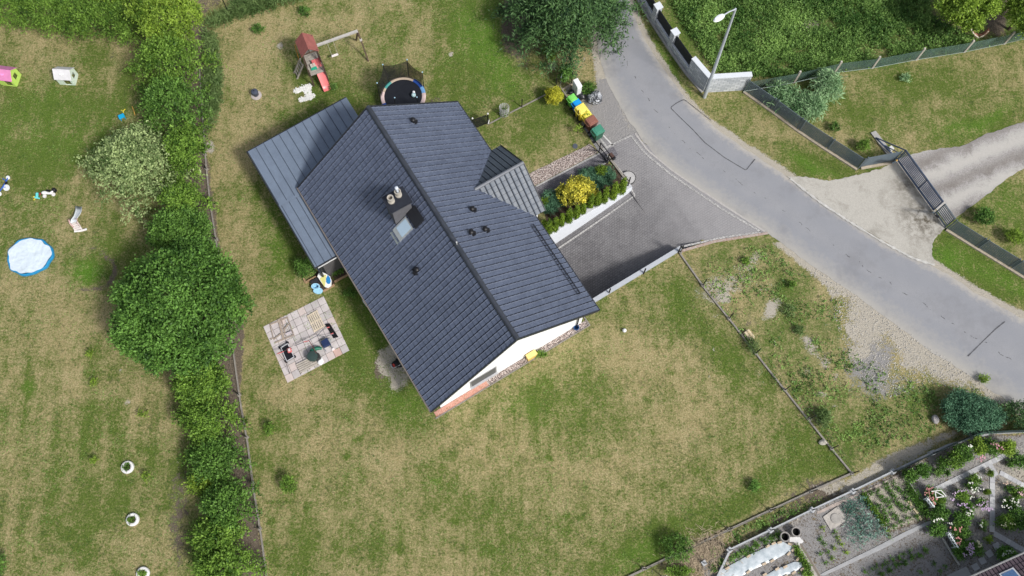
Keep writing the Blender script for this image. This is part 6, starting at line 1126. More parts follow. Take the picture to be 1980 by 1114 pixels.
shrub('long-leaved willow-like clump touching a chain-link fence post', 1602, 168, 20, 1.6, 'spruce', 560, 74, name='willow_clump', ry=27, tl=.5, leaf=.3, asp=.17, droop=.6, k=5)
shrub('large dome of blue-green juniper at the corner of the verge', 1884, 796, 56, 1.3, 'blue', 3600, 75, name='juniper', ry=42, tl=.32, leaf=.11, asp=.35, spread=.35, up=.5, m=26, sat=(.15, .25))
shrub('loose reddish-green heather bush beside the juniper dome', 1965, 800, 28, .9, 'conifer', 700, 76, ry=30, tl=.3)
shrub('grassy clump at the fence post below the stone block', 1590, 810, 12, .6, 'grassy', 160, 77, ry=16, tl=.4, leaf=.2, asp=.15)
shrub('weedy clump on the verge beside the stone block', 1455, 668, 8, .5, 'grassy', 90, 78, ry=12, tl=.35, leaf=.16, asp=.2)
for k_, (x, y, r, lm, lb_) in enumerate(((1530, 552, 8, 'bright', 'bright weed on the rough verge, upper one'), (1442, 505, 7, 'bright', 'bright weed on the verge close to the driveway'), (1545, 640, 9, 'grassy', 'grassy tuft in the middle of the verge'), (1525, 600, 14, 'grassy', 'broad grassy tuft on the verge'), (1900, 732, 10, 'yel', 'yellowish clump on the verge edge above the juniper'))): shrub(lb_, x, y, r, .35, lm, 70, 80+k_, m=5)
shrub('green bush cut off by the bottom left corner', -6, 1098, 20, 1.2, 'green', 420, 90)
shrub('thin weed sprouting over the smaller yellow bin', 1131, 224, 5, 1.3, 'bright', 30, 91, m=3)
shrub('dry twiggy sapling on the kerb in front of the brown bin', 1118, 250, 7, .9, 'yel', 26, 92, m=3)
shrub('shaded tuft of tall weeds at the lower right of the big lawn', 1458, 938, 10, .5, 'deep', 90, 93, m=5)
# planting bed
TG = 'thuja columns in a row behind the white retaining wall'
def thuja(x0, y0, x1, y1, r, lb_, seed):     # base pixel, top pixel, radius px
    b = V2((x0, y0)); h = 1.15*max(.6, (y0-y1)/22*1.0); h = min(2.0, max(.9, (math.hypot(x1-x0, y1-y0))/1.0*.055)); s = mpp(x0, y0)
    T = thing('thuja', lb_, 'thuja', b, 0, TG); rr_ = r*s; bl = []
    for k in range(9): f = k/8; bl.append(((0, 0, .15+h*.82*f), (rr_*.72*(1-.6*f**1.6), rr_*.72*(1-.6*f**1.6), h*.16)))
    V, F, t = foliage(bl, 420, k=6, tl=.13, leaf=.08, spread=.25, up=1.2, seed=seed, lower=-.9); npmesh('crown', V, F, LM['thuja'], T, attrs={'tint': ('FACE', 'FLOAT', t)}); q = MB(); q.tube([(0, 0, -.05), (0, 0, h*.8)], [.03, .01], 6); q.build('trunk', BARK, T)
def Z4(x, y): return 1020+x/6.187, 300+y/6.187
THJ = [((1120, 440), (1150, 200), 50, 'thuja column at the outer end of the row, next to the manhole'), ((1020, 505), (1050, 262), 52, 'second thuja column from the manhole end'), ((915, 555), (950, 335), 42, 'third thuja column from the manhole end'), ((830, 590), (850, 405), 40, 'fourth thuja column from the manhole end'), ((745, 620), (780, 420), 36, 'thuja column right behind the golden yellow shrub'), ((655, 680), (680, 560), 40, 'thuja column below the golden yellow shrub, in front'), ((580, 738), (580, 560), 42, 'thuja column under the left flank of the golden yellow shrub'), ((490, 790), (485, 590), 44, 'thuja column just left of the golden yellow shrub'), ((405, 835), (405, 645), 28, 'slimmest thuja column of the row'), ((325, 895), (335, 690), 38, 'third thuja column from the house eave'), ((248, 930), (245, 685), 44, 'second thuja column from the house eave'), ((190, 900), (165, 745), 34, 'thuja column closest to the house eave')]
for i, (a, b_, r, lb_) in enumerate(THJ): thuja(*Z4(*a), *Z4(*b_), r/6.187, lb_, 100+i)
def z4(x, y): return Z4(x, y)
for k_, (x, y, rx, ry, h, lm, n, lb_) in enumerate(((590, 450, 34, 27, 1.5, 'gold', 1000, 'large golden yellow variegated shrub in the middle of the planting bed'), (880, 190, 11, 9.5, .8, 'thuja', 240, 'small round green shrub near the garden gate'), (205, 565, 7, 9, .6, 'thuja', 120, 'small round green shrub under the porch roof corner'))):
    shrub(lb_, *z4(x, y), rx, h, lm, n, 120+k_, ry=ry, tl=.2, leaf=.13 if lm == 'gold' else .07, asp=.6, m=18, up=.6, name='golden_shrub' if lm == 'gold' else 'round_shrub')
for k_, (x, y, rx, ry, n, lb_) in enumerate(((330, 540, 24, 20, 900, 'creeping juniper left of the golden yellow shrub'), (730, 230, 20, 11, 600, 'creeping juniper with pale tips along the footpath'), (820, 320, 20, 14, 700, 'creeping juniper right of the golden yellow shrub'), (960, 240, 15, 17, 600, 'creeping juniper beside the garden gate'), (270, 650, 16, 10, 350, 'creeping juniper behind the thujas by the porch'))): shrub(lb_, *z4(x, y), rx, .5, 'blue', n, 130+k_, name='creeping_juniper', ry=ry, tl=.25, leaf=.09, asp=.35, group='creeping junipers in the planting bed', m=12)
# uncountable growth
def scatter(name, label, cat, poly, n, hh, lm, seed, leaf=.16, k=5, spread=.7, up=.5, asp=.5, dens=None, tl=.25):
    g = np.random.default_rng(seed); P = np.array(poly, float); x0, y0 = P.min(0); x1, y1 = P.max(0); xs_, ys_ = g.uniform(x0, x1, n*4), g.uniform(y0, y1, n*4); sdv = sdpoly(xs_, ys_, poly); ok = sdv+g.normal(size=len(xs_))*2 < -1
    wpt = np.array([tuple(G(a, b_)) for a, b_ in zip(xs_[ok][:n*3], ys_[ok][:n*3])]); 
    dn = fbm(wpt[:, 0], wpt[:, 1], .9, 4, seed+5); wpt, dn = wpt[dn+g.normal(size=len(dn))*.08 > (dens or .3)][:n], dn[dn+0 > -9][:n]
    h = hh*(.4+fbm(wpt[:, 0], wpt[:, 1], 1.3, 3, seed+9)); O_ = wpt+np.stack([h*0, h*0, h*g.random(len(h))], -1); td = unit(np.array([0, 0, up])+g.normal(size=(len(O_), 3))*spread)
    t = (np.arange(k)+.5)/k; Pp = O_[:, None]+td[:, None]*(t[None, :, None]*tl)+g.normal(size=(len(O_), k, 3))*leaf*.4; D = td[:, None]*.6+g.normal(size=Pp.shape)*.7; Nn = unit(np.array([0, 0, 1.])+g.normal(size=Pp.shape)*.5)
    T0 = -.15+1.3*fbm(wpt[:, 0], wpt[:, 1], .5, 4, seed+2)+g.normal(size=len(O_))*.18; Tt = np.repeat(T0, k); Pp = Pp.reshape(-1, 3); Pp[:, 2] = np.maximum(Pp[:, 2], .02); ln = leaf*(.6+.8*g.random(len(Pp)))
    V, F = leafquads(Pp, D.reshape(-1, 3), Nn.reshape(-1, 3), ln, ln*asp); o = npmesh(name, V, F, LM[lm], attrs={'tint': ('FACE', 'FLOAT', np.clip(Tt, 0, 1))}); return tag(o, label, cat, kind='stuff')
scatter('weeds', 'lush knee-high weeds covering the overgrown plot at the top right', 'weeds', [(1262, -60), (1300, 14), (1345, 85), (1385, 140), (1455, 148), (1535, 154), (1612, 136), (1690, 126), (1775, 110), (1800, 60), (1790, -60)], 21000, .38, 'weed', 200, leaf=.135, dens=.42)
scatter('weeds', 'rank growth under the top right tree and along the chain-link fence', 'weeds', [(1775, 108), (1800, 30), (1850, 60), (1900, 85), (1990, 70), (1990, 60), (1960, 76), (1864, 96)], 700, .4, 'weed', 201)
scatter('tall_grass', 'tall grass along the upper left fence corner', 'tall grass', [(392, 52), (440, 20), (470, -5), (480, -40), (640, -60), (590, 0), (520, 22), (460, 40), (425, 52), (412, 58)], 2600, .5, 'grassy', 202, leaf=.3, asp=.14, up=1.2, spread=.4)
scatter('tall_grass', 'tall grass strip beside the fence right of the hedge row', 'tall grass', [(395, 60), (420, 55), (425, 110), (432, 150), (428, 200), (405, 262), (398, 190), (400, 120)], 1300, .4, 'grassy', 203, leaf=.26, asp=.14, up=1., spread=.5)
scatter('weeds', 'rough weeds on the verge between the lawn fence and the road', 'weeds', [(1330, 500), (1480, 470), (1560, 540), (1630, 590), (1640, 640), (1660, 690), (1760, 740), (1900, 750), (1840, 820), (1740, 860), (1655, 905), (1540, 770), (1430, 620)], 1700, .10, 'weed', 204, leaf=.13, dens=.50, tl=.16)
scatter('weeds', 'weeds along the foot of the black-post fence', 'weeds', [(1362, 548), (1420, 612), (1475, 690), (1525, 752), (1575, 812), (1630, 880), (1650, 905), (1640, 908), (1600, 855), (1510, 750), (1405, 612), (1355, 555)], 700, .25, 'weed', 205, leaf=.14)
scatter('weeds', 'weeds in the lane between the two back fences', 'weeds', [(1350, 1075), (1430, 1025), (1500, 990), (1560, 970), (1600, 950), (1570, 980), (1490, 1018), (1400, 1058), (1370, 1078)], 420, .15, 'weed', 206, leaf=.12)
scatter('lawn_tufts', 'short tufts of darker grass standing up across the big lawn', 'grass', [(480, 560), (500, 520), (580, 480), (700, 600), (830, 800), (1150, 640), (1310, 495), (1350, 560), (1640, 900), (1240, 1095), (1100, 1130), (520, 1130), (490, 900), (465, 700)], 5200, .03, 'weed', 207, leaf=.085, k=3, dens=.5, tl=.06, asp=.3)
scatter('lawn_tufts', 'short tufts of grass standing up across the neighbour lawn', 'grass', [(-40, 90), (240, 110), (260, 230), (170, 300), (200, 380), (300, 470), (240, 500), (220, 640), (330, 740), (370, 900), (370, 1130), (-40, 1130)], 4200, .03, 'weed', 208, leaf=.085, k=3, dens=.5, tl=.06, asp=.3)
scatter('lawn_tufts', 'short tufts of grass standing up across the upper lawn by the play tower', 'grass', [(430, 70), (600, 10), (960, -30), (1040, 120), (1060, 180), (900, 230), (880, 195), (700, 200), (670, 190), (500, 290), (480, 560), (420, 400), (410, 200)], 2600, .03, 'weed', 209, leaf=.085, k=3, dens=.48, tl=.06, asp=.3)
m_ = mat('straw', (.40, .32, .22), .95, .3, 4)
g = np.random.default_rng(5); n = 1800; c_ = G(1352, 1077); P = np.array([c_.x, c_.y, 0])+g.normal(size=(n, 3))*np.array([.9, .55, 0])@np.array([[.85, .5, 0], [-.5, .85, 0], [0, 0, 1]]); P[:, 2] = .05+g.random(n)*.25
V, F = leafquads(P, g.normal(size=(n, 3))*np.array([1, 1, .2]), np.tile([0, 0, 1.], (n, 1))+g.normal(size=(n, 3))*.3, .35*(.5+g.random(n)), .025+0*P[:, 0]); tag(npmesh('brushwood', V, F, m_), 'heap of dry brushwood and cuttings at the corner of the garden fence', 'brushwood', kind='stuff')
V, F, t = foliage([((0, 0, 0), (.1, .1, .1))], 5)

# ================================================================== KITCHEN GARDEN
ORD = 'first second third fourth fifth sixth seventh eighth ninth tenth eleventh twelfth thirteenth fourteenth'.split()
def Y8(x, y, z=0): return G(1580+x/4.76, 880+y/4.76, z)        # reference zoom of the lower right garden
def y8(x, y): return 1580+x/4.76, 880+y/4.76
PTH = mat('path_concrete', (.36, .36, .36), .9, .12, 2, .2, 25); SLABG = [mat('garden_slab', (.42, .42, .43), .88, .12, 2, .2, 25), mat('garden_slab_b', (.50, .50, .50), .88, .1, 2, .2, 25)]
sheet('garden_path', [y8(20, 1100), y8(55, 1114), y8(590, 870), y8(830, 740), y8(1065, 620), y8(1045, 598), y8(820, 700), y8(560, 835)], .03, PTH, jag=.2)
def slabpath(name, a, b_, wpx, n):
    q = MB(); A_, B_ = V2(a), V2(b_); d = (B_-A_)/n; nn = Vector((-d.y, d.x, 0)).normalized()*wpx*.031/2
    for k in range(n): q.mi = R.choice((0, 0, 1)); h = .03+R.uniform(0, .008); o_ = nn*R.uniform(-.03, .03); p0, p1 = A_+d*(k+.015), A_+d*(k+.985); q.slab([p0+nn+o_+Vector((0, 0, h)), p0-nn+o_+Vector((0, 0, h)), p1-nn+o_+Vector((0, 0, h)), p1+nn+o_+Vector((0, 0, h))], .05)
    return tag(q.build(name, SLABG), kind='structure')
slabpath('slab_path', y8(1080, 320), y8(1765, -15), 9, 22); slabpath('slab_path', y8(1585, 85), y8(1650, 190), 9, 3); slabpath('slab_path', y8(1612, 190), y8(1608, 710), 9.5, 8); slabpath('slab_path', y8(1680, 160), y8(1990, 330), 9, 8); slabpath('slab_path', y8(1625, 720), y8(1930, 895), 10, 8); slabpath('slab_path', y8(-100, 545), y8(-20, 500), 7, 2) if 0 else None
sheet('fence_path', [y8(0, 520), y8(170, 440), y8(410, 340), y8(760, 175), y8(740, 215), y8(560, 290), y8(420, 350), y8(180, 470), y8(0, 545)], .02, mat('pale_earth', (.40, .34, .30), .95, .25, 5, .3, 25), jag=.5)
sheet('corner_slab', [y8(1185, 1114), y8(1370, 1025), y8(1440, 1140), y8(1180, 1160)], .03, PTH)
for (x, y) in ((1652, 838), (1585, 908), (1520, 972), (1457, 1030)): q = MB(); c_ = Y8(x, y); q.box(c_+Vector((0, 0, .01)), (.38, .36, .05), .5+R.uniform(-.08, .08)); tag(q.build('stepping_stone', SLABG[0], bevel=.01), kind='structure')
# raised hard standing with the round cover
T = thing('cistern_cover', 'square concrete slab with round concrete lid beside the blue-green leek bed', 'cistern cover', Y8(160, 600)); q = MB(); P_ = [Y8(*p) for p in ((50, 570), (190, 470), (265, 600), (125, 698))]; q.prism([(p.x, p.y) for p in P_], 0, .07); q.build('slab', mat('cistern', (.42, .39, .35), .9, .2, 4, .4, 15), T, off=T.location); q = MB(); q.lathe(Y8(172, 585, .07), [(.30, 0), (.30, .04), (.27, .05), (.01, .055)], 28); q.build('lid', mat('cistern_lid', (.34, .32, .29), .9, .2, 5, .4, 15), T, off=T.location)
# rain barrels
for (x, y, lb_) in ((1382, 425, 'open concrete ring filled with dark water, left of two'), (1540, 355, 'open concrete ring filled with dark water, right of two')):
    c_ = G(1330+x/7.33, 980+y/7.33, .5); T = thing('water_ring', lb_, 'water butt', (c_.x, c_.y, 0), 0, 'open concrete water rings in the garden corner'); q = MB(); q.lathe((0, 0, 0), [(.26, 0), (.28, .5), (.22, .5), (.215, .02)], 26); q.build('ring', mat('ring_grey', (.30, .28, .26), .9, .25, 8, .3, 20), T, smooth=True); q = MB(); q.lathe((0, 0, .26), [(.217, 0), (.01, .003)], 26); q.build('water', mat('dark_water', (.002, .002, .002), .6, .1, 3, spec=.1), T)
def X7(x, y, z=0): return G(1330+x/7.33, 980+y/7.33, z)
def x7(x, y): return 1330+x/7.33, 980+y/7.33
sheet('splash_slab', [x7(1440, 430), x7(1580, 430), x7(1640, 490), x7(1590, 550), x7(1500, 500), x7(1440, 495)], .04, mat('lime_white', (.62, .61, .60), .9, .1, 5), jag=.4)
sheet('garden_path', [x7(1500, 500), x7(1620, 540), x7(1760, 760), x7(1900, 1000), x7(1770, 1000), x7(1690, 820), x7(1600, 660)], .025, mat('path_buff', (.38, .35, .31), .9, .15, 3, .2, 20)); ribbon('path_groove', [x7(1590, 520), x7(1680, 660), x7(1760, 800), x7(1880, 1010)], .12, .05, mat('groove', (.20, .17, .14), .9), jag=.1)
# fleece-covered beds weighted with bricks
m, nt, b = newmat('plastic_fleece'); tc = nt.nodes.new('ShaderNodeTexCoord'); w1 = nt.nodes.new('ShaderNodeTexWave'); w1.inputs['Scale'].default_value = .7; w1.inputs['Distortion'].default_value = 9; w1.inputs['Detail'].default_value = 4; nt.links.new(tc.outputs['Object'], w1.inputs[0]); n_ = noisen(nt, 2.5, 5, .7)
nt.links.new(mixn(nt, rng(nt, n_, .3, .7), (.34, .40, .43), (.60, .64, .66)), b.inputs['Base Color']); b.inputs['Roughness'].default_value = .3; bp = nt.nodes.new('ShaderNodeBump'); bp.inputs['Distance'].default_value = .008; nt.links.new(w1.outputs[0], bp.inputs['Height']); nt.links.new(bp.outputs[0], b.inputs['Normal']); FLE = m
def fleece(lb_, poly, bricks, seed):
    T = thing('fleece_bed', lb_, 'covered bed', X7(*poly[0])); Ot = T.location.copy(); P = resample([x7(*p) for p in poly]+[x7(*poly[0])], 60)[:-1]; cx_, cy_ = P.mean(0); vs = []; K = 6
    for k in range(K+1):
        for x, y in P: f = k/K; w_ = G(cx_+(x-cx_)*f, cy_+(y-cy_)*f); z = .06+.04*(1-f**3)+.04*(fbm(np.array([w_.x]), np.array([w_.y]), 2.0, 3, seed)[0]-.5); vs.append((w_.x, w_.y, max(z, .03)))
    q = MB(); n = len(P); q.add(vs, [(i*n+j, i*n+(j+1) % n, (i+1)*n+(j+1) % n, (i+1)*n+j) for i in range(K) for j in range(n)]); q.build('fleece', FLE, T, off=Ot, smooth=True)
    for i, (x, y, rz_) in enumerate(bricks): q = MB(); q.box(X7(x, y, .11), (.26, .12, .08), rz_); q.build('brick', mat('buff_brick', (.50, .40, .29), .85, .15, 5, .2, 20), T, off=Ot, bevel=.01)
fleece('long bed under clear plastic sheet held down by buff bricks, upper one', [(385, 985), (470, 900), (830, 700), (1180, 540), (1330, 490), (1480, 560), (1470, 620), (1250, 740), (900, 900), (760, 985), (560, 1060), (380, 1060)], [(560, 870, .5), (860, 700, .5), (1130, 560, .5), (1215, 520, .4), (1300, 505, .3), (1450, 530, -.3), (1490, 605, .9), (1430, 665, .7), (1195, 765, .5), (1080, 810, .4), (855, 925, .6)], 91)
fleece('short bed under clear plastic sheet held down by buff bricks, lower one', [(1080, 985), (1220, 900), (1380, 830), (1500, 780), (1610, 790), (1620, 850), (1500, 930), (1330, 990), (1200, 1050), (1050, 1050)], [(1265, 880, .5), (1380, 850, .5), (1560, 740, .8), (1620, 885, .6), (1500, 935, .5), (1090, 960, .5), (1385, 985, .5)], 92)
for k_, pts in enumerate(([(360, 860), (480, 790), (610, 735), (700, 690), (800, 640), (880, 610)], [(980, 530), (1080, 480), (1180, 430), (1270, 410)])):
    for j, (x, y) in enumerate(pts): shrub('%s strawberry plant in the row along the pale plinth fence, counted from the left' % ORD[k_*6+j], *x7(x, y), 6, .22, 'green', 32, 140+k_*10+j, name='strawberry_plant', cat='plant', group='strawberry plants along the plinth fence', trunk=False, m=4, part='leaves')
for j, (x, y) in enumerate(((1540, 590), (1580, 660), (1620, 730), (1660, 800), (1690, 860), (1660, 950), (1720, 960))): shrub('%s herb plant edging the buff path, counted from the water rings' % ORD[j], *x7(x, y), 5, .22, 'bright', 40, 160+j, name='herb_plant', cat='plant', group='herb plants edging the buff path', trunk=False, m=4, part='leaves')
scatter('leeks', 'dense bed of blue-green leeks', 'leeks', [y8(215, 430), y8(370, 370), y8(450, 400), y8(520, 560), y8(620, 700), y8(590, 770), y8(440, 800), y8(390, 860), y8(280, 790), y8(250, 600)], 360, .16, 'leek', 210, leaf=.22, asp=.2, k=3, spread=.9, up=.6, dens=.2)
for j in range(14): t = j/13; shrub('%s lettuce in the straight row beside the leek bed, counted from the fence' % ORD[j], *y8(430+180*t, 365+265*t), 4.2, .16, 'bright', 22, 180+j, name='lettuce', cat='plant', group='lettuce row beside the leek bed', trunk=False, m=3, part='leaves', leaf=.09, tl=.1)
PO = [(492, 345), (560, 330), (590, 375), (620, 415), (650, 430), (700, 245), (630, 265), (650, 305), (680, 335), (565, 460), (740, 300), (600, 505), (620, 540), (640, 580), (650, 610), (690, 370), (715, 400), (740, 440), (765, 470), (670, 480), (700, 540), (730, 570), (795, 350), (820, 400), (765, 620), (795, 515), (850, 490), (835, 585), (695, 655), (915, 565)]
for j, (x, y) in enumerate(PO): shrub('dark leafy potato plant on the sandy bed of the vegetable garden', *y8(x, y), 3.9, .24, 'deep', 15, 220+j, name='potato_plant', cat='plant', group='potato plants on the sandy bed', trunk=False, m=4, part='leaves')
SM = [(45, 670), (155, 710), (190, 770), (25, 770), (225, 820), (55, 820), (150, 855), (100, 890), (270, 895), (35, 910), (135, 950), (75, 985), (650, 695), (670, 745)]
for j, (x, y) in enumerate(SM): shrub('sparse seedling on the bare bed below the cistern cover', *y8(x, y), 3, .16, 'green' if j % 2 else 'yel', 9, 260+j, name='seedling', cat='plant', group='seedlings on the bare bed below the cistern cover', trunk=False, m=3, part='leaves')
SM2 = [(995, 885), (940, 920), (870, 945), (805, 985), (735, 1015), (665, 1055), (590, 1095), (845, 885), (795, 912), (750, 940), (700, 965), (640, 985), (1180, 1028), (960, 1080), (1075, 1003), (545, 1025), (500, 1045), (450, 1070), (600, 1010), (1130, 1070)]
for j, (x, y) in enumerate(SM2): shrub('sparse seedling on the grey bed below the concrete path', *y8(x, y), 2.6+2*(j < 7), .16, 'green', 7+12*(j < 7), 280+j, name='seedling', cat='plant', group='seedlings on the grey bed below the concrete path', trunk=False, m=3, part='leaves')
scatter('long_grass', 'strip of long dark grass beside the sandy bed', 'tall grass', [y8(800, 290), y8(840, 260), y8(1030, 540), y8(1010, 575), y8(960, 550), y8(880, 440)], 260, .16, 'deep', 211, leaf=.2, asp=.15, up=1, dens=.1)
for a, b_, lb_ in (((845, 250), (1035, 555), 'pale edging board between the grass strip and the flower beds'), ((1150, 760), (1305, 1010), 'pale edging board below the lower white bench')): q = MB(); q.bar(Y8(*a, .08), Y8(*b_, .08), .06, .18); tag(q.build('edging_board', mat('edge_board', (.45, .44, .40), .85)), lb_, 'edging board')
for i, (x, y) in enumerate(((857, 445), (908, 515), (943, 575))): q = MB(); q.box(Y8(x, y, .05), (.34, .14, .05), -.9); tag(q.build('wooden_label', mat('label_wood', (.66, .56, .36), .8)), ('pale wooden board at the bed edge, upper of three', 'pale wooden board at the bed edge, middle of three', 'pale wooden board at the bed edge, lower of three')[i], 'board')
def benchw(x0, y0, x1, y1, n, lb_):
    a, b_ = Y8(x0, y0), Y8(x1, y1); d = (b_-a); L = d.length; d.normalize(); nn = Vector((-d.y, d.x, 0)); nn = nn if nn.x > 0 else -nn; WP = mat('white_paint', (.72, .76, .76), .6, .06, 6); T = thing('garden_bench', lb_, 'bench', a)
    for s in (.04, .96):
        for o_ in (0, .42): q = MB(); p = d*L*s+nn*o_; q.bar(p, p+Vector((0, 0, .85 if o_ == 0 else .44)), .05); q.build('leg', WP, T)
    q = MB()
    for k in range(4): q.bar(nn*(.05+k*.11)+Vector((0, 0, .44)), d*L+nn*(.05+k*.11)+Vector((0, 0, .44)), .06, .03)
    q.build('seat', WP, T); q = MB(); q.bar(Vector((0, 0, .84)), d*L+Vector((0, 0, .84)), .05, .06); q.bar(Vector((0, 0, .55)), d*L+Vector((0, 0, .55)), .04, .06)
    for k in range(n): p = d*L*(k+.5)/n; q.bar(p+Vector((0, 0, .55)), p+Vector((0, 0, .84)), .16, .03)
    q.build('backrest', WP, T)
benchw(955, 410, 1020, 490, 3, 'white slatted garden bench beside the pink roses, upper one'); benchw(1150, 725, 1235, 860, 5, 'white slatted garden bench backing on the grey bed, lower one')
T = thing('trellis', 'white kite-shaped metal trellis frame among the flowers', 'trellis', Y8(1100, 390)); q = MB()
for a, b_ in (((1050, 335), (1140, 325)), ((1140, 325), (1188, 380)), ((1188, 380), (1095, 393)), ((1095, 393), (1085, 335)), ((1085, 335), (1180, 385))): q.bar(Y8(*a, .9), Y8(*b_, .9), .045, .03)
for a in ((1095, 393), (1188, 380), (1085, 335)): q.bar(Y8(*a, 0), Y8(*a, .9), .03)
q.build('frame', mat('trellis_white', (.75, .74, .70), .5), T, off=T.location)
# flower-garden shrubs and flowers
def bloom(T, cx, cy, spots, col, s, seed, zz=.4):
    g = np.random.default_rng(seed); V_, F_ = [], []; 
    P = []
    for (x, y) in spots:
        w_ = Y8(x, y, zz)
        for k in range(6): P.append((w_.x+g.normal()*s*.9-T.location.x, w_.y+g.normal()*s*.45-T.location.y, zz+g.random()*.08))
    P = np.array(P); V, F = leafquads(P, g.normal(size=P.shape)*np.array([1, 1, .3]), np.tile([0, 0, 1.], (len(P), 1))+g.normal(size=P.shape)*.3, .11+0*P[:, 0], .09+0*P[:, 0]); npmesh('blossom', V, F, mat('petal_%02d%02d%02d' % tuple(int(c*99) for c in col), col, .7, .15, 9), T)
WH, PK, LI, RO_, CR = (.66, .66, .58), (.60, .28, .33), (.50, .37, .52), (.58, .26, .24), (.62, .60, .38)
FL = [(960, 140, 16, 16, 1.1, 'deep', 420, 'round dark green bush near the pale fence with no flowers', [], None), (850, 195, 16, 14, 1.0, 'green', 380, 'olive bush at the corner of the grass strip', [], None), (1140, 85, 11, 14, .9, 'green', 240, 'feathery grey-green bush between two round bushes', [], None), (1115, 165, 8, 6, .4, 'weed', 90, 'pale low plant beside the small dark round bush', [], None), (1190, 165, 5, 4, .4, 'deep', 70, 'tiny dark round bush on the bare garden soil', [], None), (1250, 40, 22, 20, 1.3, 'bright', 650, 'large bright-tipped green bush below the garden netting', [], None), (1330, -20, 22, 18, 1.3, 'green', 560, 'grey-green bush behind the bright-tipped bush', [], None), (1480, -75, 14, 19, 1.3, 'yel', 420, 'yellow-green shrub beside the slab path, left of two', [(1405, -85)], WH), (1590, -70, 14, 18, 1.3, 'green', 380, 'dull green rose bush between the two yellow-green shrubs', [(1520, 20), (1490, 45), (1620, -105), (1655, -90)], PK), (1730, -60, 19, 18, 1.3, 'yel', 560, 'yellow-green shrub at the upper end of the slab path', [(1680, -60)], PK),
      (1040, 340, 9, 10, .7, 'green', 150, 'rose bush with coral blooms above the upper bench', [(1025, 310), (1025, 330), (1030, 355), (1045, 312)], RO_), (1060, 410, 8, 8, .7, 'green', 120, 'rose bush with salmon blooms beside the upper bench', [(1035, 400), (1065, 395), (1075, 420), (1070, 445)], RO_), (1130, 425, 11, 9, .6, 'bright', 160, 'bright green clump under the white trellis', [], None), (1110, 350, 8, 6, .5, 'weed', 80, 'small clump inside the white trellis frame', [], None),
      (1120, 540, 22, 16, .8, 'deep', 460, 'dark spreading bush at the end of the concrete path', [(1090, 600), (1135, 590)], WH), (1330, 580, 20, 14, .8, 'deep', 420, 'dark green perennial mass in the middle of the flower bed', [(1225, 635)], WH), (1100, 680, 16, 14, .9, 'deep', 360, 'dark bush above the lower white bench', [], None), (1310, 700, 22, 17, .9, 'green', 480, 'rose bush with pink blooms above the lower bench', [(1265, 672), (1300, 678), (1310, 770), (1295, 808)], RO_), (1320, 860, 22, 22, .8, 'deep', 620, 'dark bush right of the lower white bench', [(1365, 860), (1350, 915)], LI), (1420, 850, 7, 15, .8, 'deep', 160, 'lilac-flowered perennial at the foot of the bench', [(1420, 820), (1405, 850), (1425, 865), (1412, 905), (1425, 840), (1415, 885)], LI), (1485, 870, 8, 14, .7, 'green', 150, 'cream-flowered perennial next to the lilac one', [(1480, 805), (1495, 820), (1490, 845)], CR),
      (1440, 225, 12, 9, .6, 'bright', 150, 'white lily clump near the slab path', [(1485, 195), (1425, 265), (1500, 205)], WH), (1330, 370, 15, 12, .6, 'bright', 260, 'green clump with lilac and yellow flowers beside the trellis', [(1320, 332), (1370, 325), (1265, 360)], LI), (1420, 290, 12, 8, .5, 'green', 140, 'white-flowered clump left of the topiary ball', [(1430, 345), (1400, 390), (1490, 318), (1430, 320)], WH), (1500, 440, 14, 9, .5, 'green', 150, 'lilac-flowered drift along the vertical slab path', [(1550, 430), (1500, 455), (1560, 490), (1530, 440), (1480, 460), (1580, 495), (1520, 495), (1545, 500)], LI), (1380, 470, 16, 8, .5, 'deep', 170, 'dark clump with a line of pale lilac flowers', [(1300, 455), (1340, 455), (1370, 460), (1390, 485), (1245, 415)], LI), (1400, 540, 8, 9, .5, 'green', 90, 'slender white-flowered perennial in the bed centre', [(1410, 515), (1395, 535), (1405, 555)], WH), (1520, 640, 8, 9, .5, 'weed', 90, 'single white-flowered plant above the stepping stones', [(1505, 635)], WH), (1580, 775, 6, 6, .4, 'yel', 60, 'small yellow-green plant near the stepping stones', [], None),
      (1740, 620, 20, 16, .8, 'bright', 460, 'large bright-leaved clump right of the vertical slab path', [(1800, 635), (1735, 640)], CR), (1840, 560, 18, 30, .9, 'deep', 620, 'dark green bush at the right edge of the flower bed', [], None), (1790, 430, 16, 12, .6, 'green', 260, 'white peony clump right of the vertical slab path', [(1800, 410), (1845, 435), (1715, 420), (1760, 480), (1720, 475), (1855, 475), (1840, 520), (1815, 445)], WH), (1850, 350, 13, 12, .7, 'bright', 220, 'pale pink flowered plant at the right edge', [(1870, 350), (1880, 365)], (.62, .40, .42)), (1770, 315, 10, 7, .4, 'deep', 90, 'dark low plant between the two slab paths', [(1735, 260)], (.62, .45, .35)), (1870, 60, 14, 18, .7, 'deep', 260, 'dark bush at the right edge above the slab paths', [], None), (1775, 85, 6, 8, .4, 'green', 60, 'small grey-green plant above the right slab path', [], None),
      (1730, 925, 22, 20, 1.0, 'deep', 680, 'dark round bush beside the tiled roof corner', [(1720, 920), (1770, 895)], WH)]
for j, (x, y, rx, ry, h, lm, n, lb_, fl, fc) in enumerate(FL):
    T = shrub(lb_, *y8(x, y), rx*.82, h*.85, lm, int(n*.6), 300+j, name='flowering_plant' if fl else 'garden_bush', cat='flowering plant' if fl else 'bush', ry=ry*.82, m=12, tl=.22, leaf=.10, core=.6)
    if fl: bloom(T, x, y, fl, fc, .10, 400+j, h*.95)
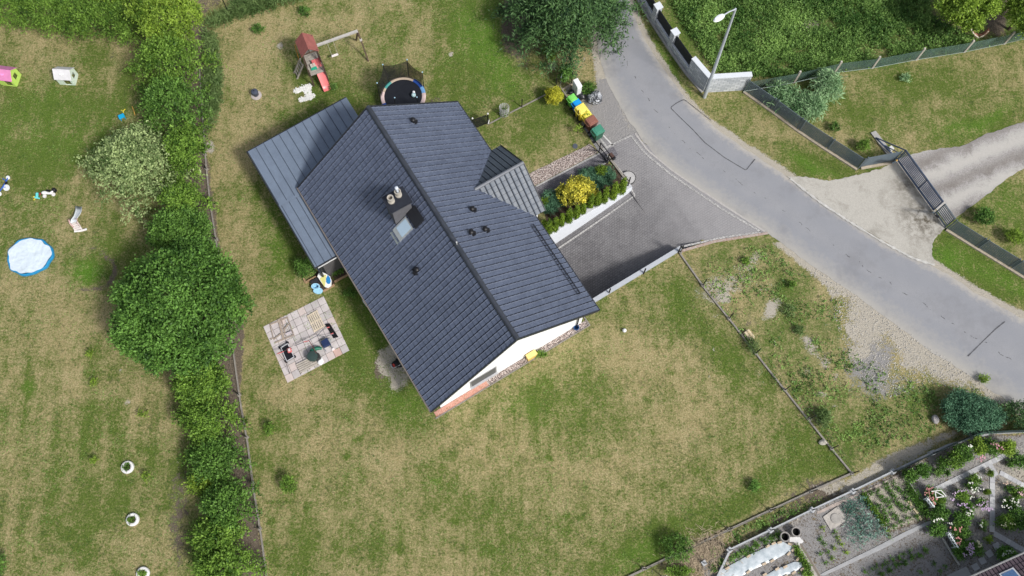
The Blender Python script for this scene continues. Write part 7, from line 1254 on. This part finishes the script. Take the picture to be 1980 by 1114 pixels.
for j, (x, y, lb_) in enumerate(((1590, 172, 'clipped topiary ball at the slab path junction'), (1558, 340, 'clipped topiary ball halfway down the vertical slab path'))): shrub(lb_, *y8(x, y), 5.5, .5, 'thuja', 120, 360+j, name='topiary_ball', m=6, tl=.1, leaf=.06)
# roof corner of the next house
T = thing('neighbour_house', 'corner of a house with dark violet-brown tiled roof at the bottom right', 'house', Y8(1700, 1114)); Ot = T.location.copy(); z1 = 2.8
a, b_ = Y8(1430, 1128, z1), Y8(2050, 850, z1); e = (b_-a).normalized(); up_ = Vector((-e.y, e.x, 0)); up_ = up_ if up_.y < 0 else -up_; us_ = (up_*1.0+Vector((0, 0, .55))).normalized(); a2 = a-e*3
q = MB(); tilefield(q, a2, e, us_, 11, 6, .035, .03, .22, .34); q.build('roof', [roofm('brown_tile', (.085, .06, .07), (.13, .10, .115), .6, .3), GROOVE_SHADE], T, off=Ot); q = MB(); q.tube([a2+Vector((0, 0, -.05))-up_*.06, a2+e*11+Vector((0, 0, -.05))-up_*.06], .07, 8); q.build('gutter', mat('gutter2', (.34, .33, .32), .5), T, off=Ot)
q = MB(); w0 = a2+up_*.6; P_ = [w0, w0+e*11, w0+e*11+up_*5, w0+up_*5]; q.prism([(p.x, p.y) for p in P_], 0, 2.7); q.build('wall', WHITE, T, off=Ot)
p0 = Y8(1790, 1100, 3.4); q = MB(); c_ = a+e*((p0-a).dot(e))+us_*.75; n_ = e.cross(us_); n_ = n_ if n_.z > 0 else -n_; pts = [c_+n_*.08+e*x+us_*y for x, y in ((-.45, -.35), (.45, -.35), (.45, .8), (-.45, .8))]; q.slab(pts if ((pts[1]-pts[0]).cross(pts[2]-pts[1])).z > 0 else pts[::-1], .1); f = q.build('skylight', mat('sky_frame', (.62, .63, .65), .5), T, off=Ot)
q = MB(); pts = [c_+n_*.10+e*x+us_*y for x, y in ((-.36, -.26), (.36, -.26), (.36, .72), (-.36, .72))]; q.slab(pts if ((pts[1]-pts[0]).cross(pts[2]-pts[1])).z > 0 else pts[::-1], .02); q.build('pane', mat('blue_pane', (.10, .18, .34), .15), f, off=Ot)
bpy.context.view_layer.update()
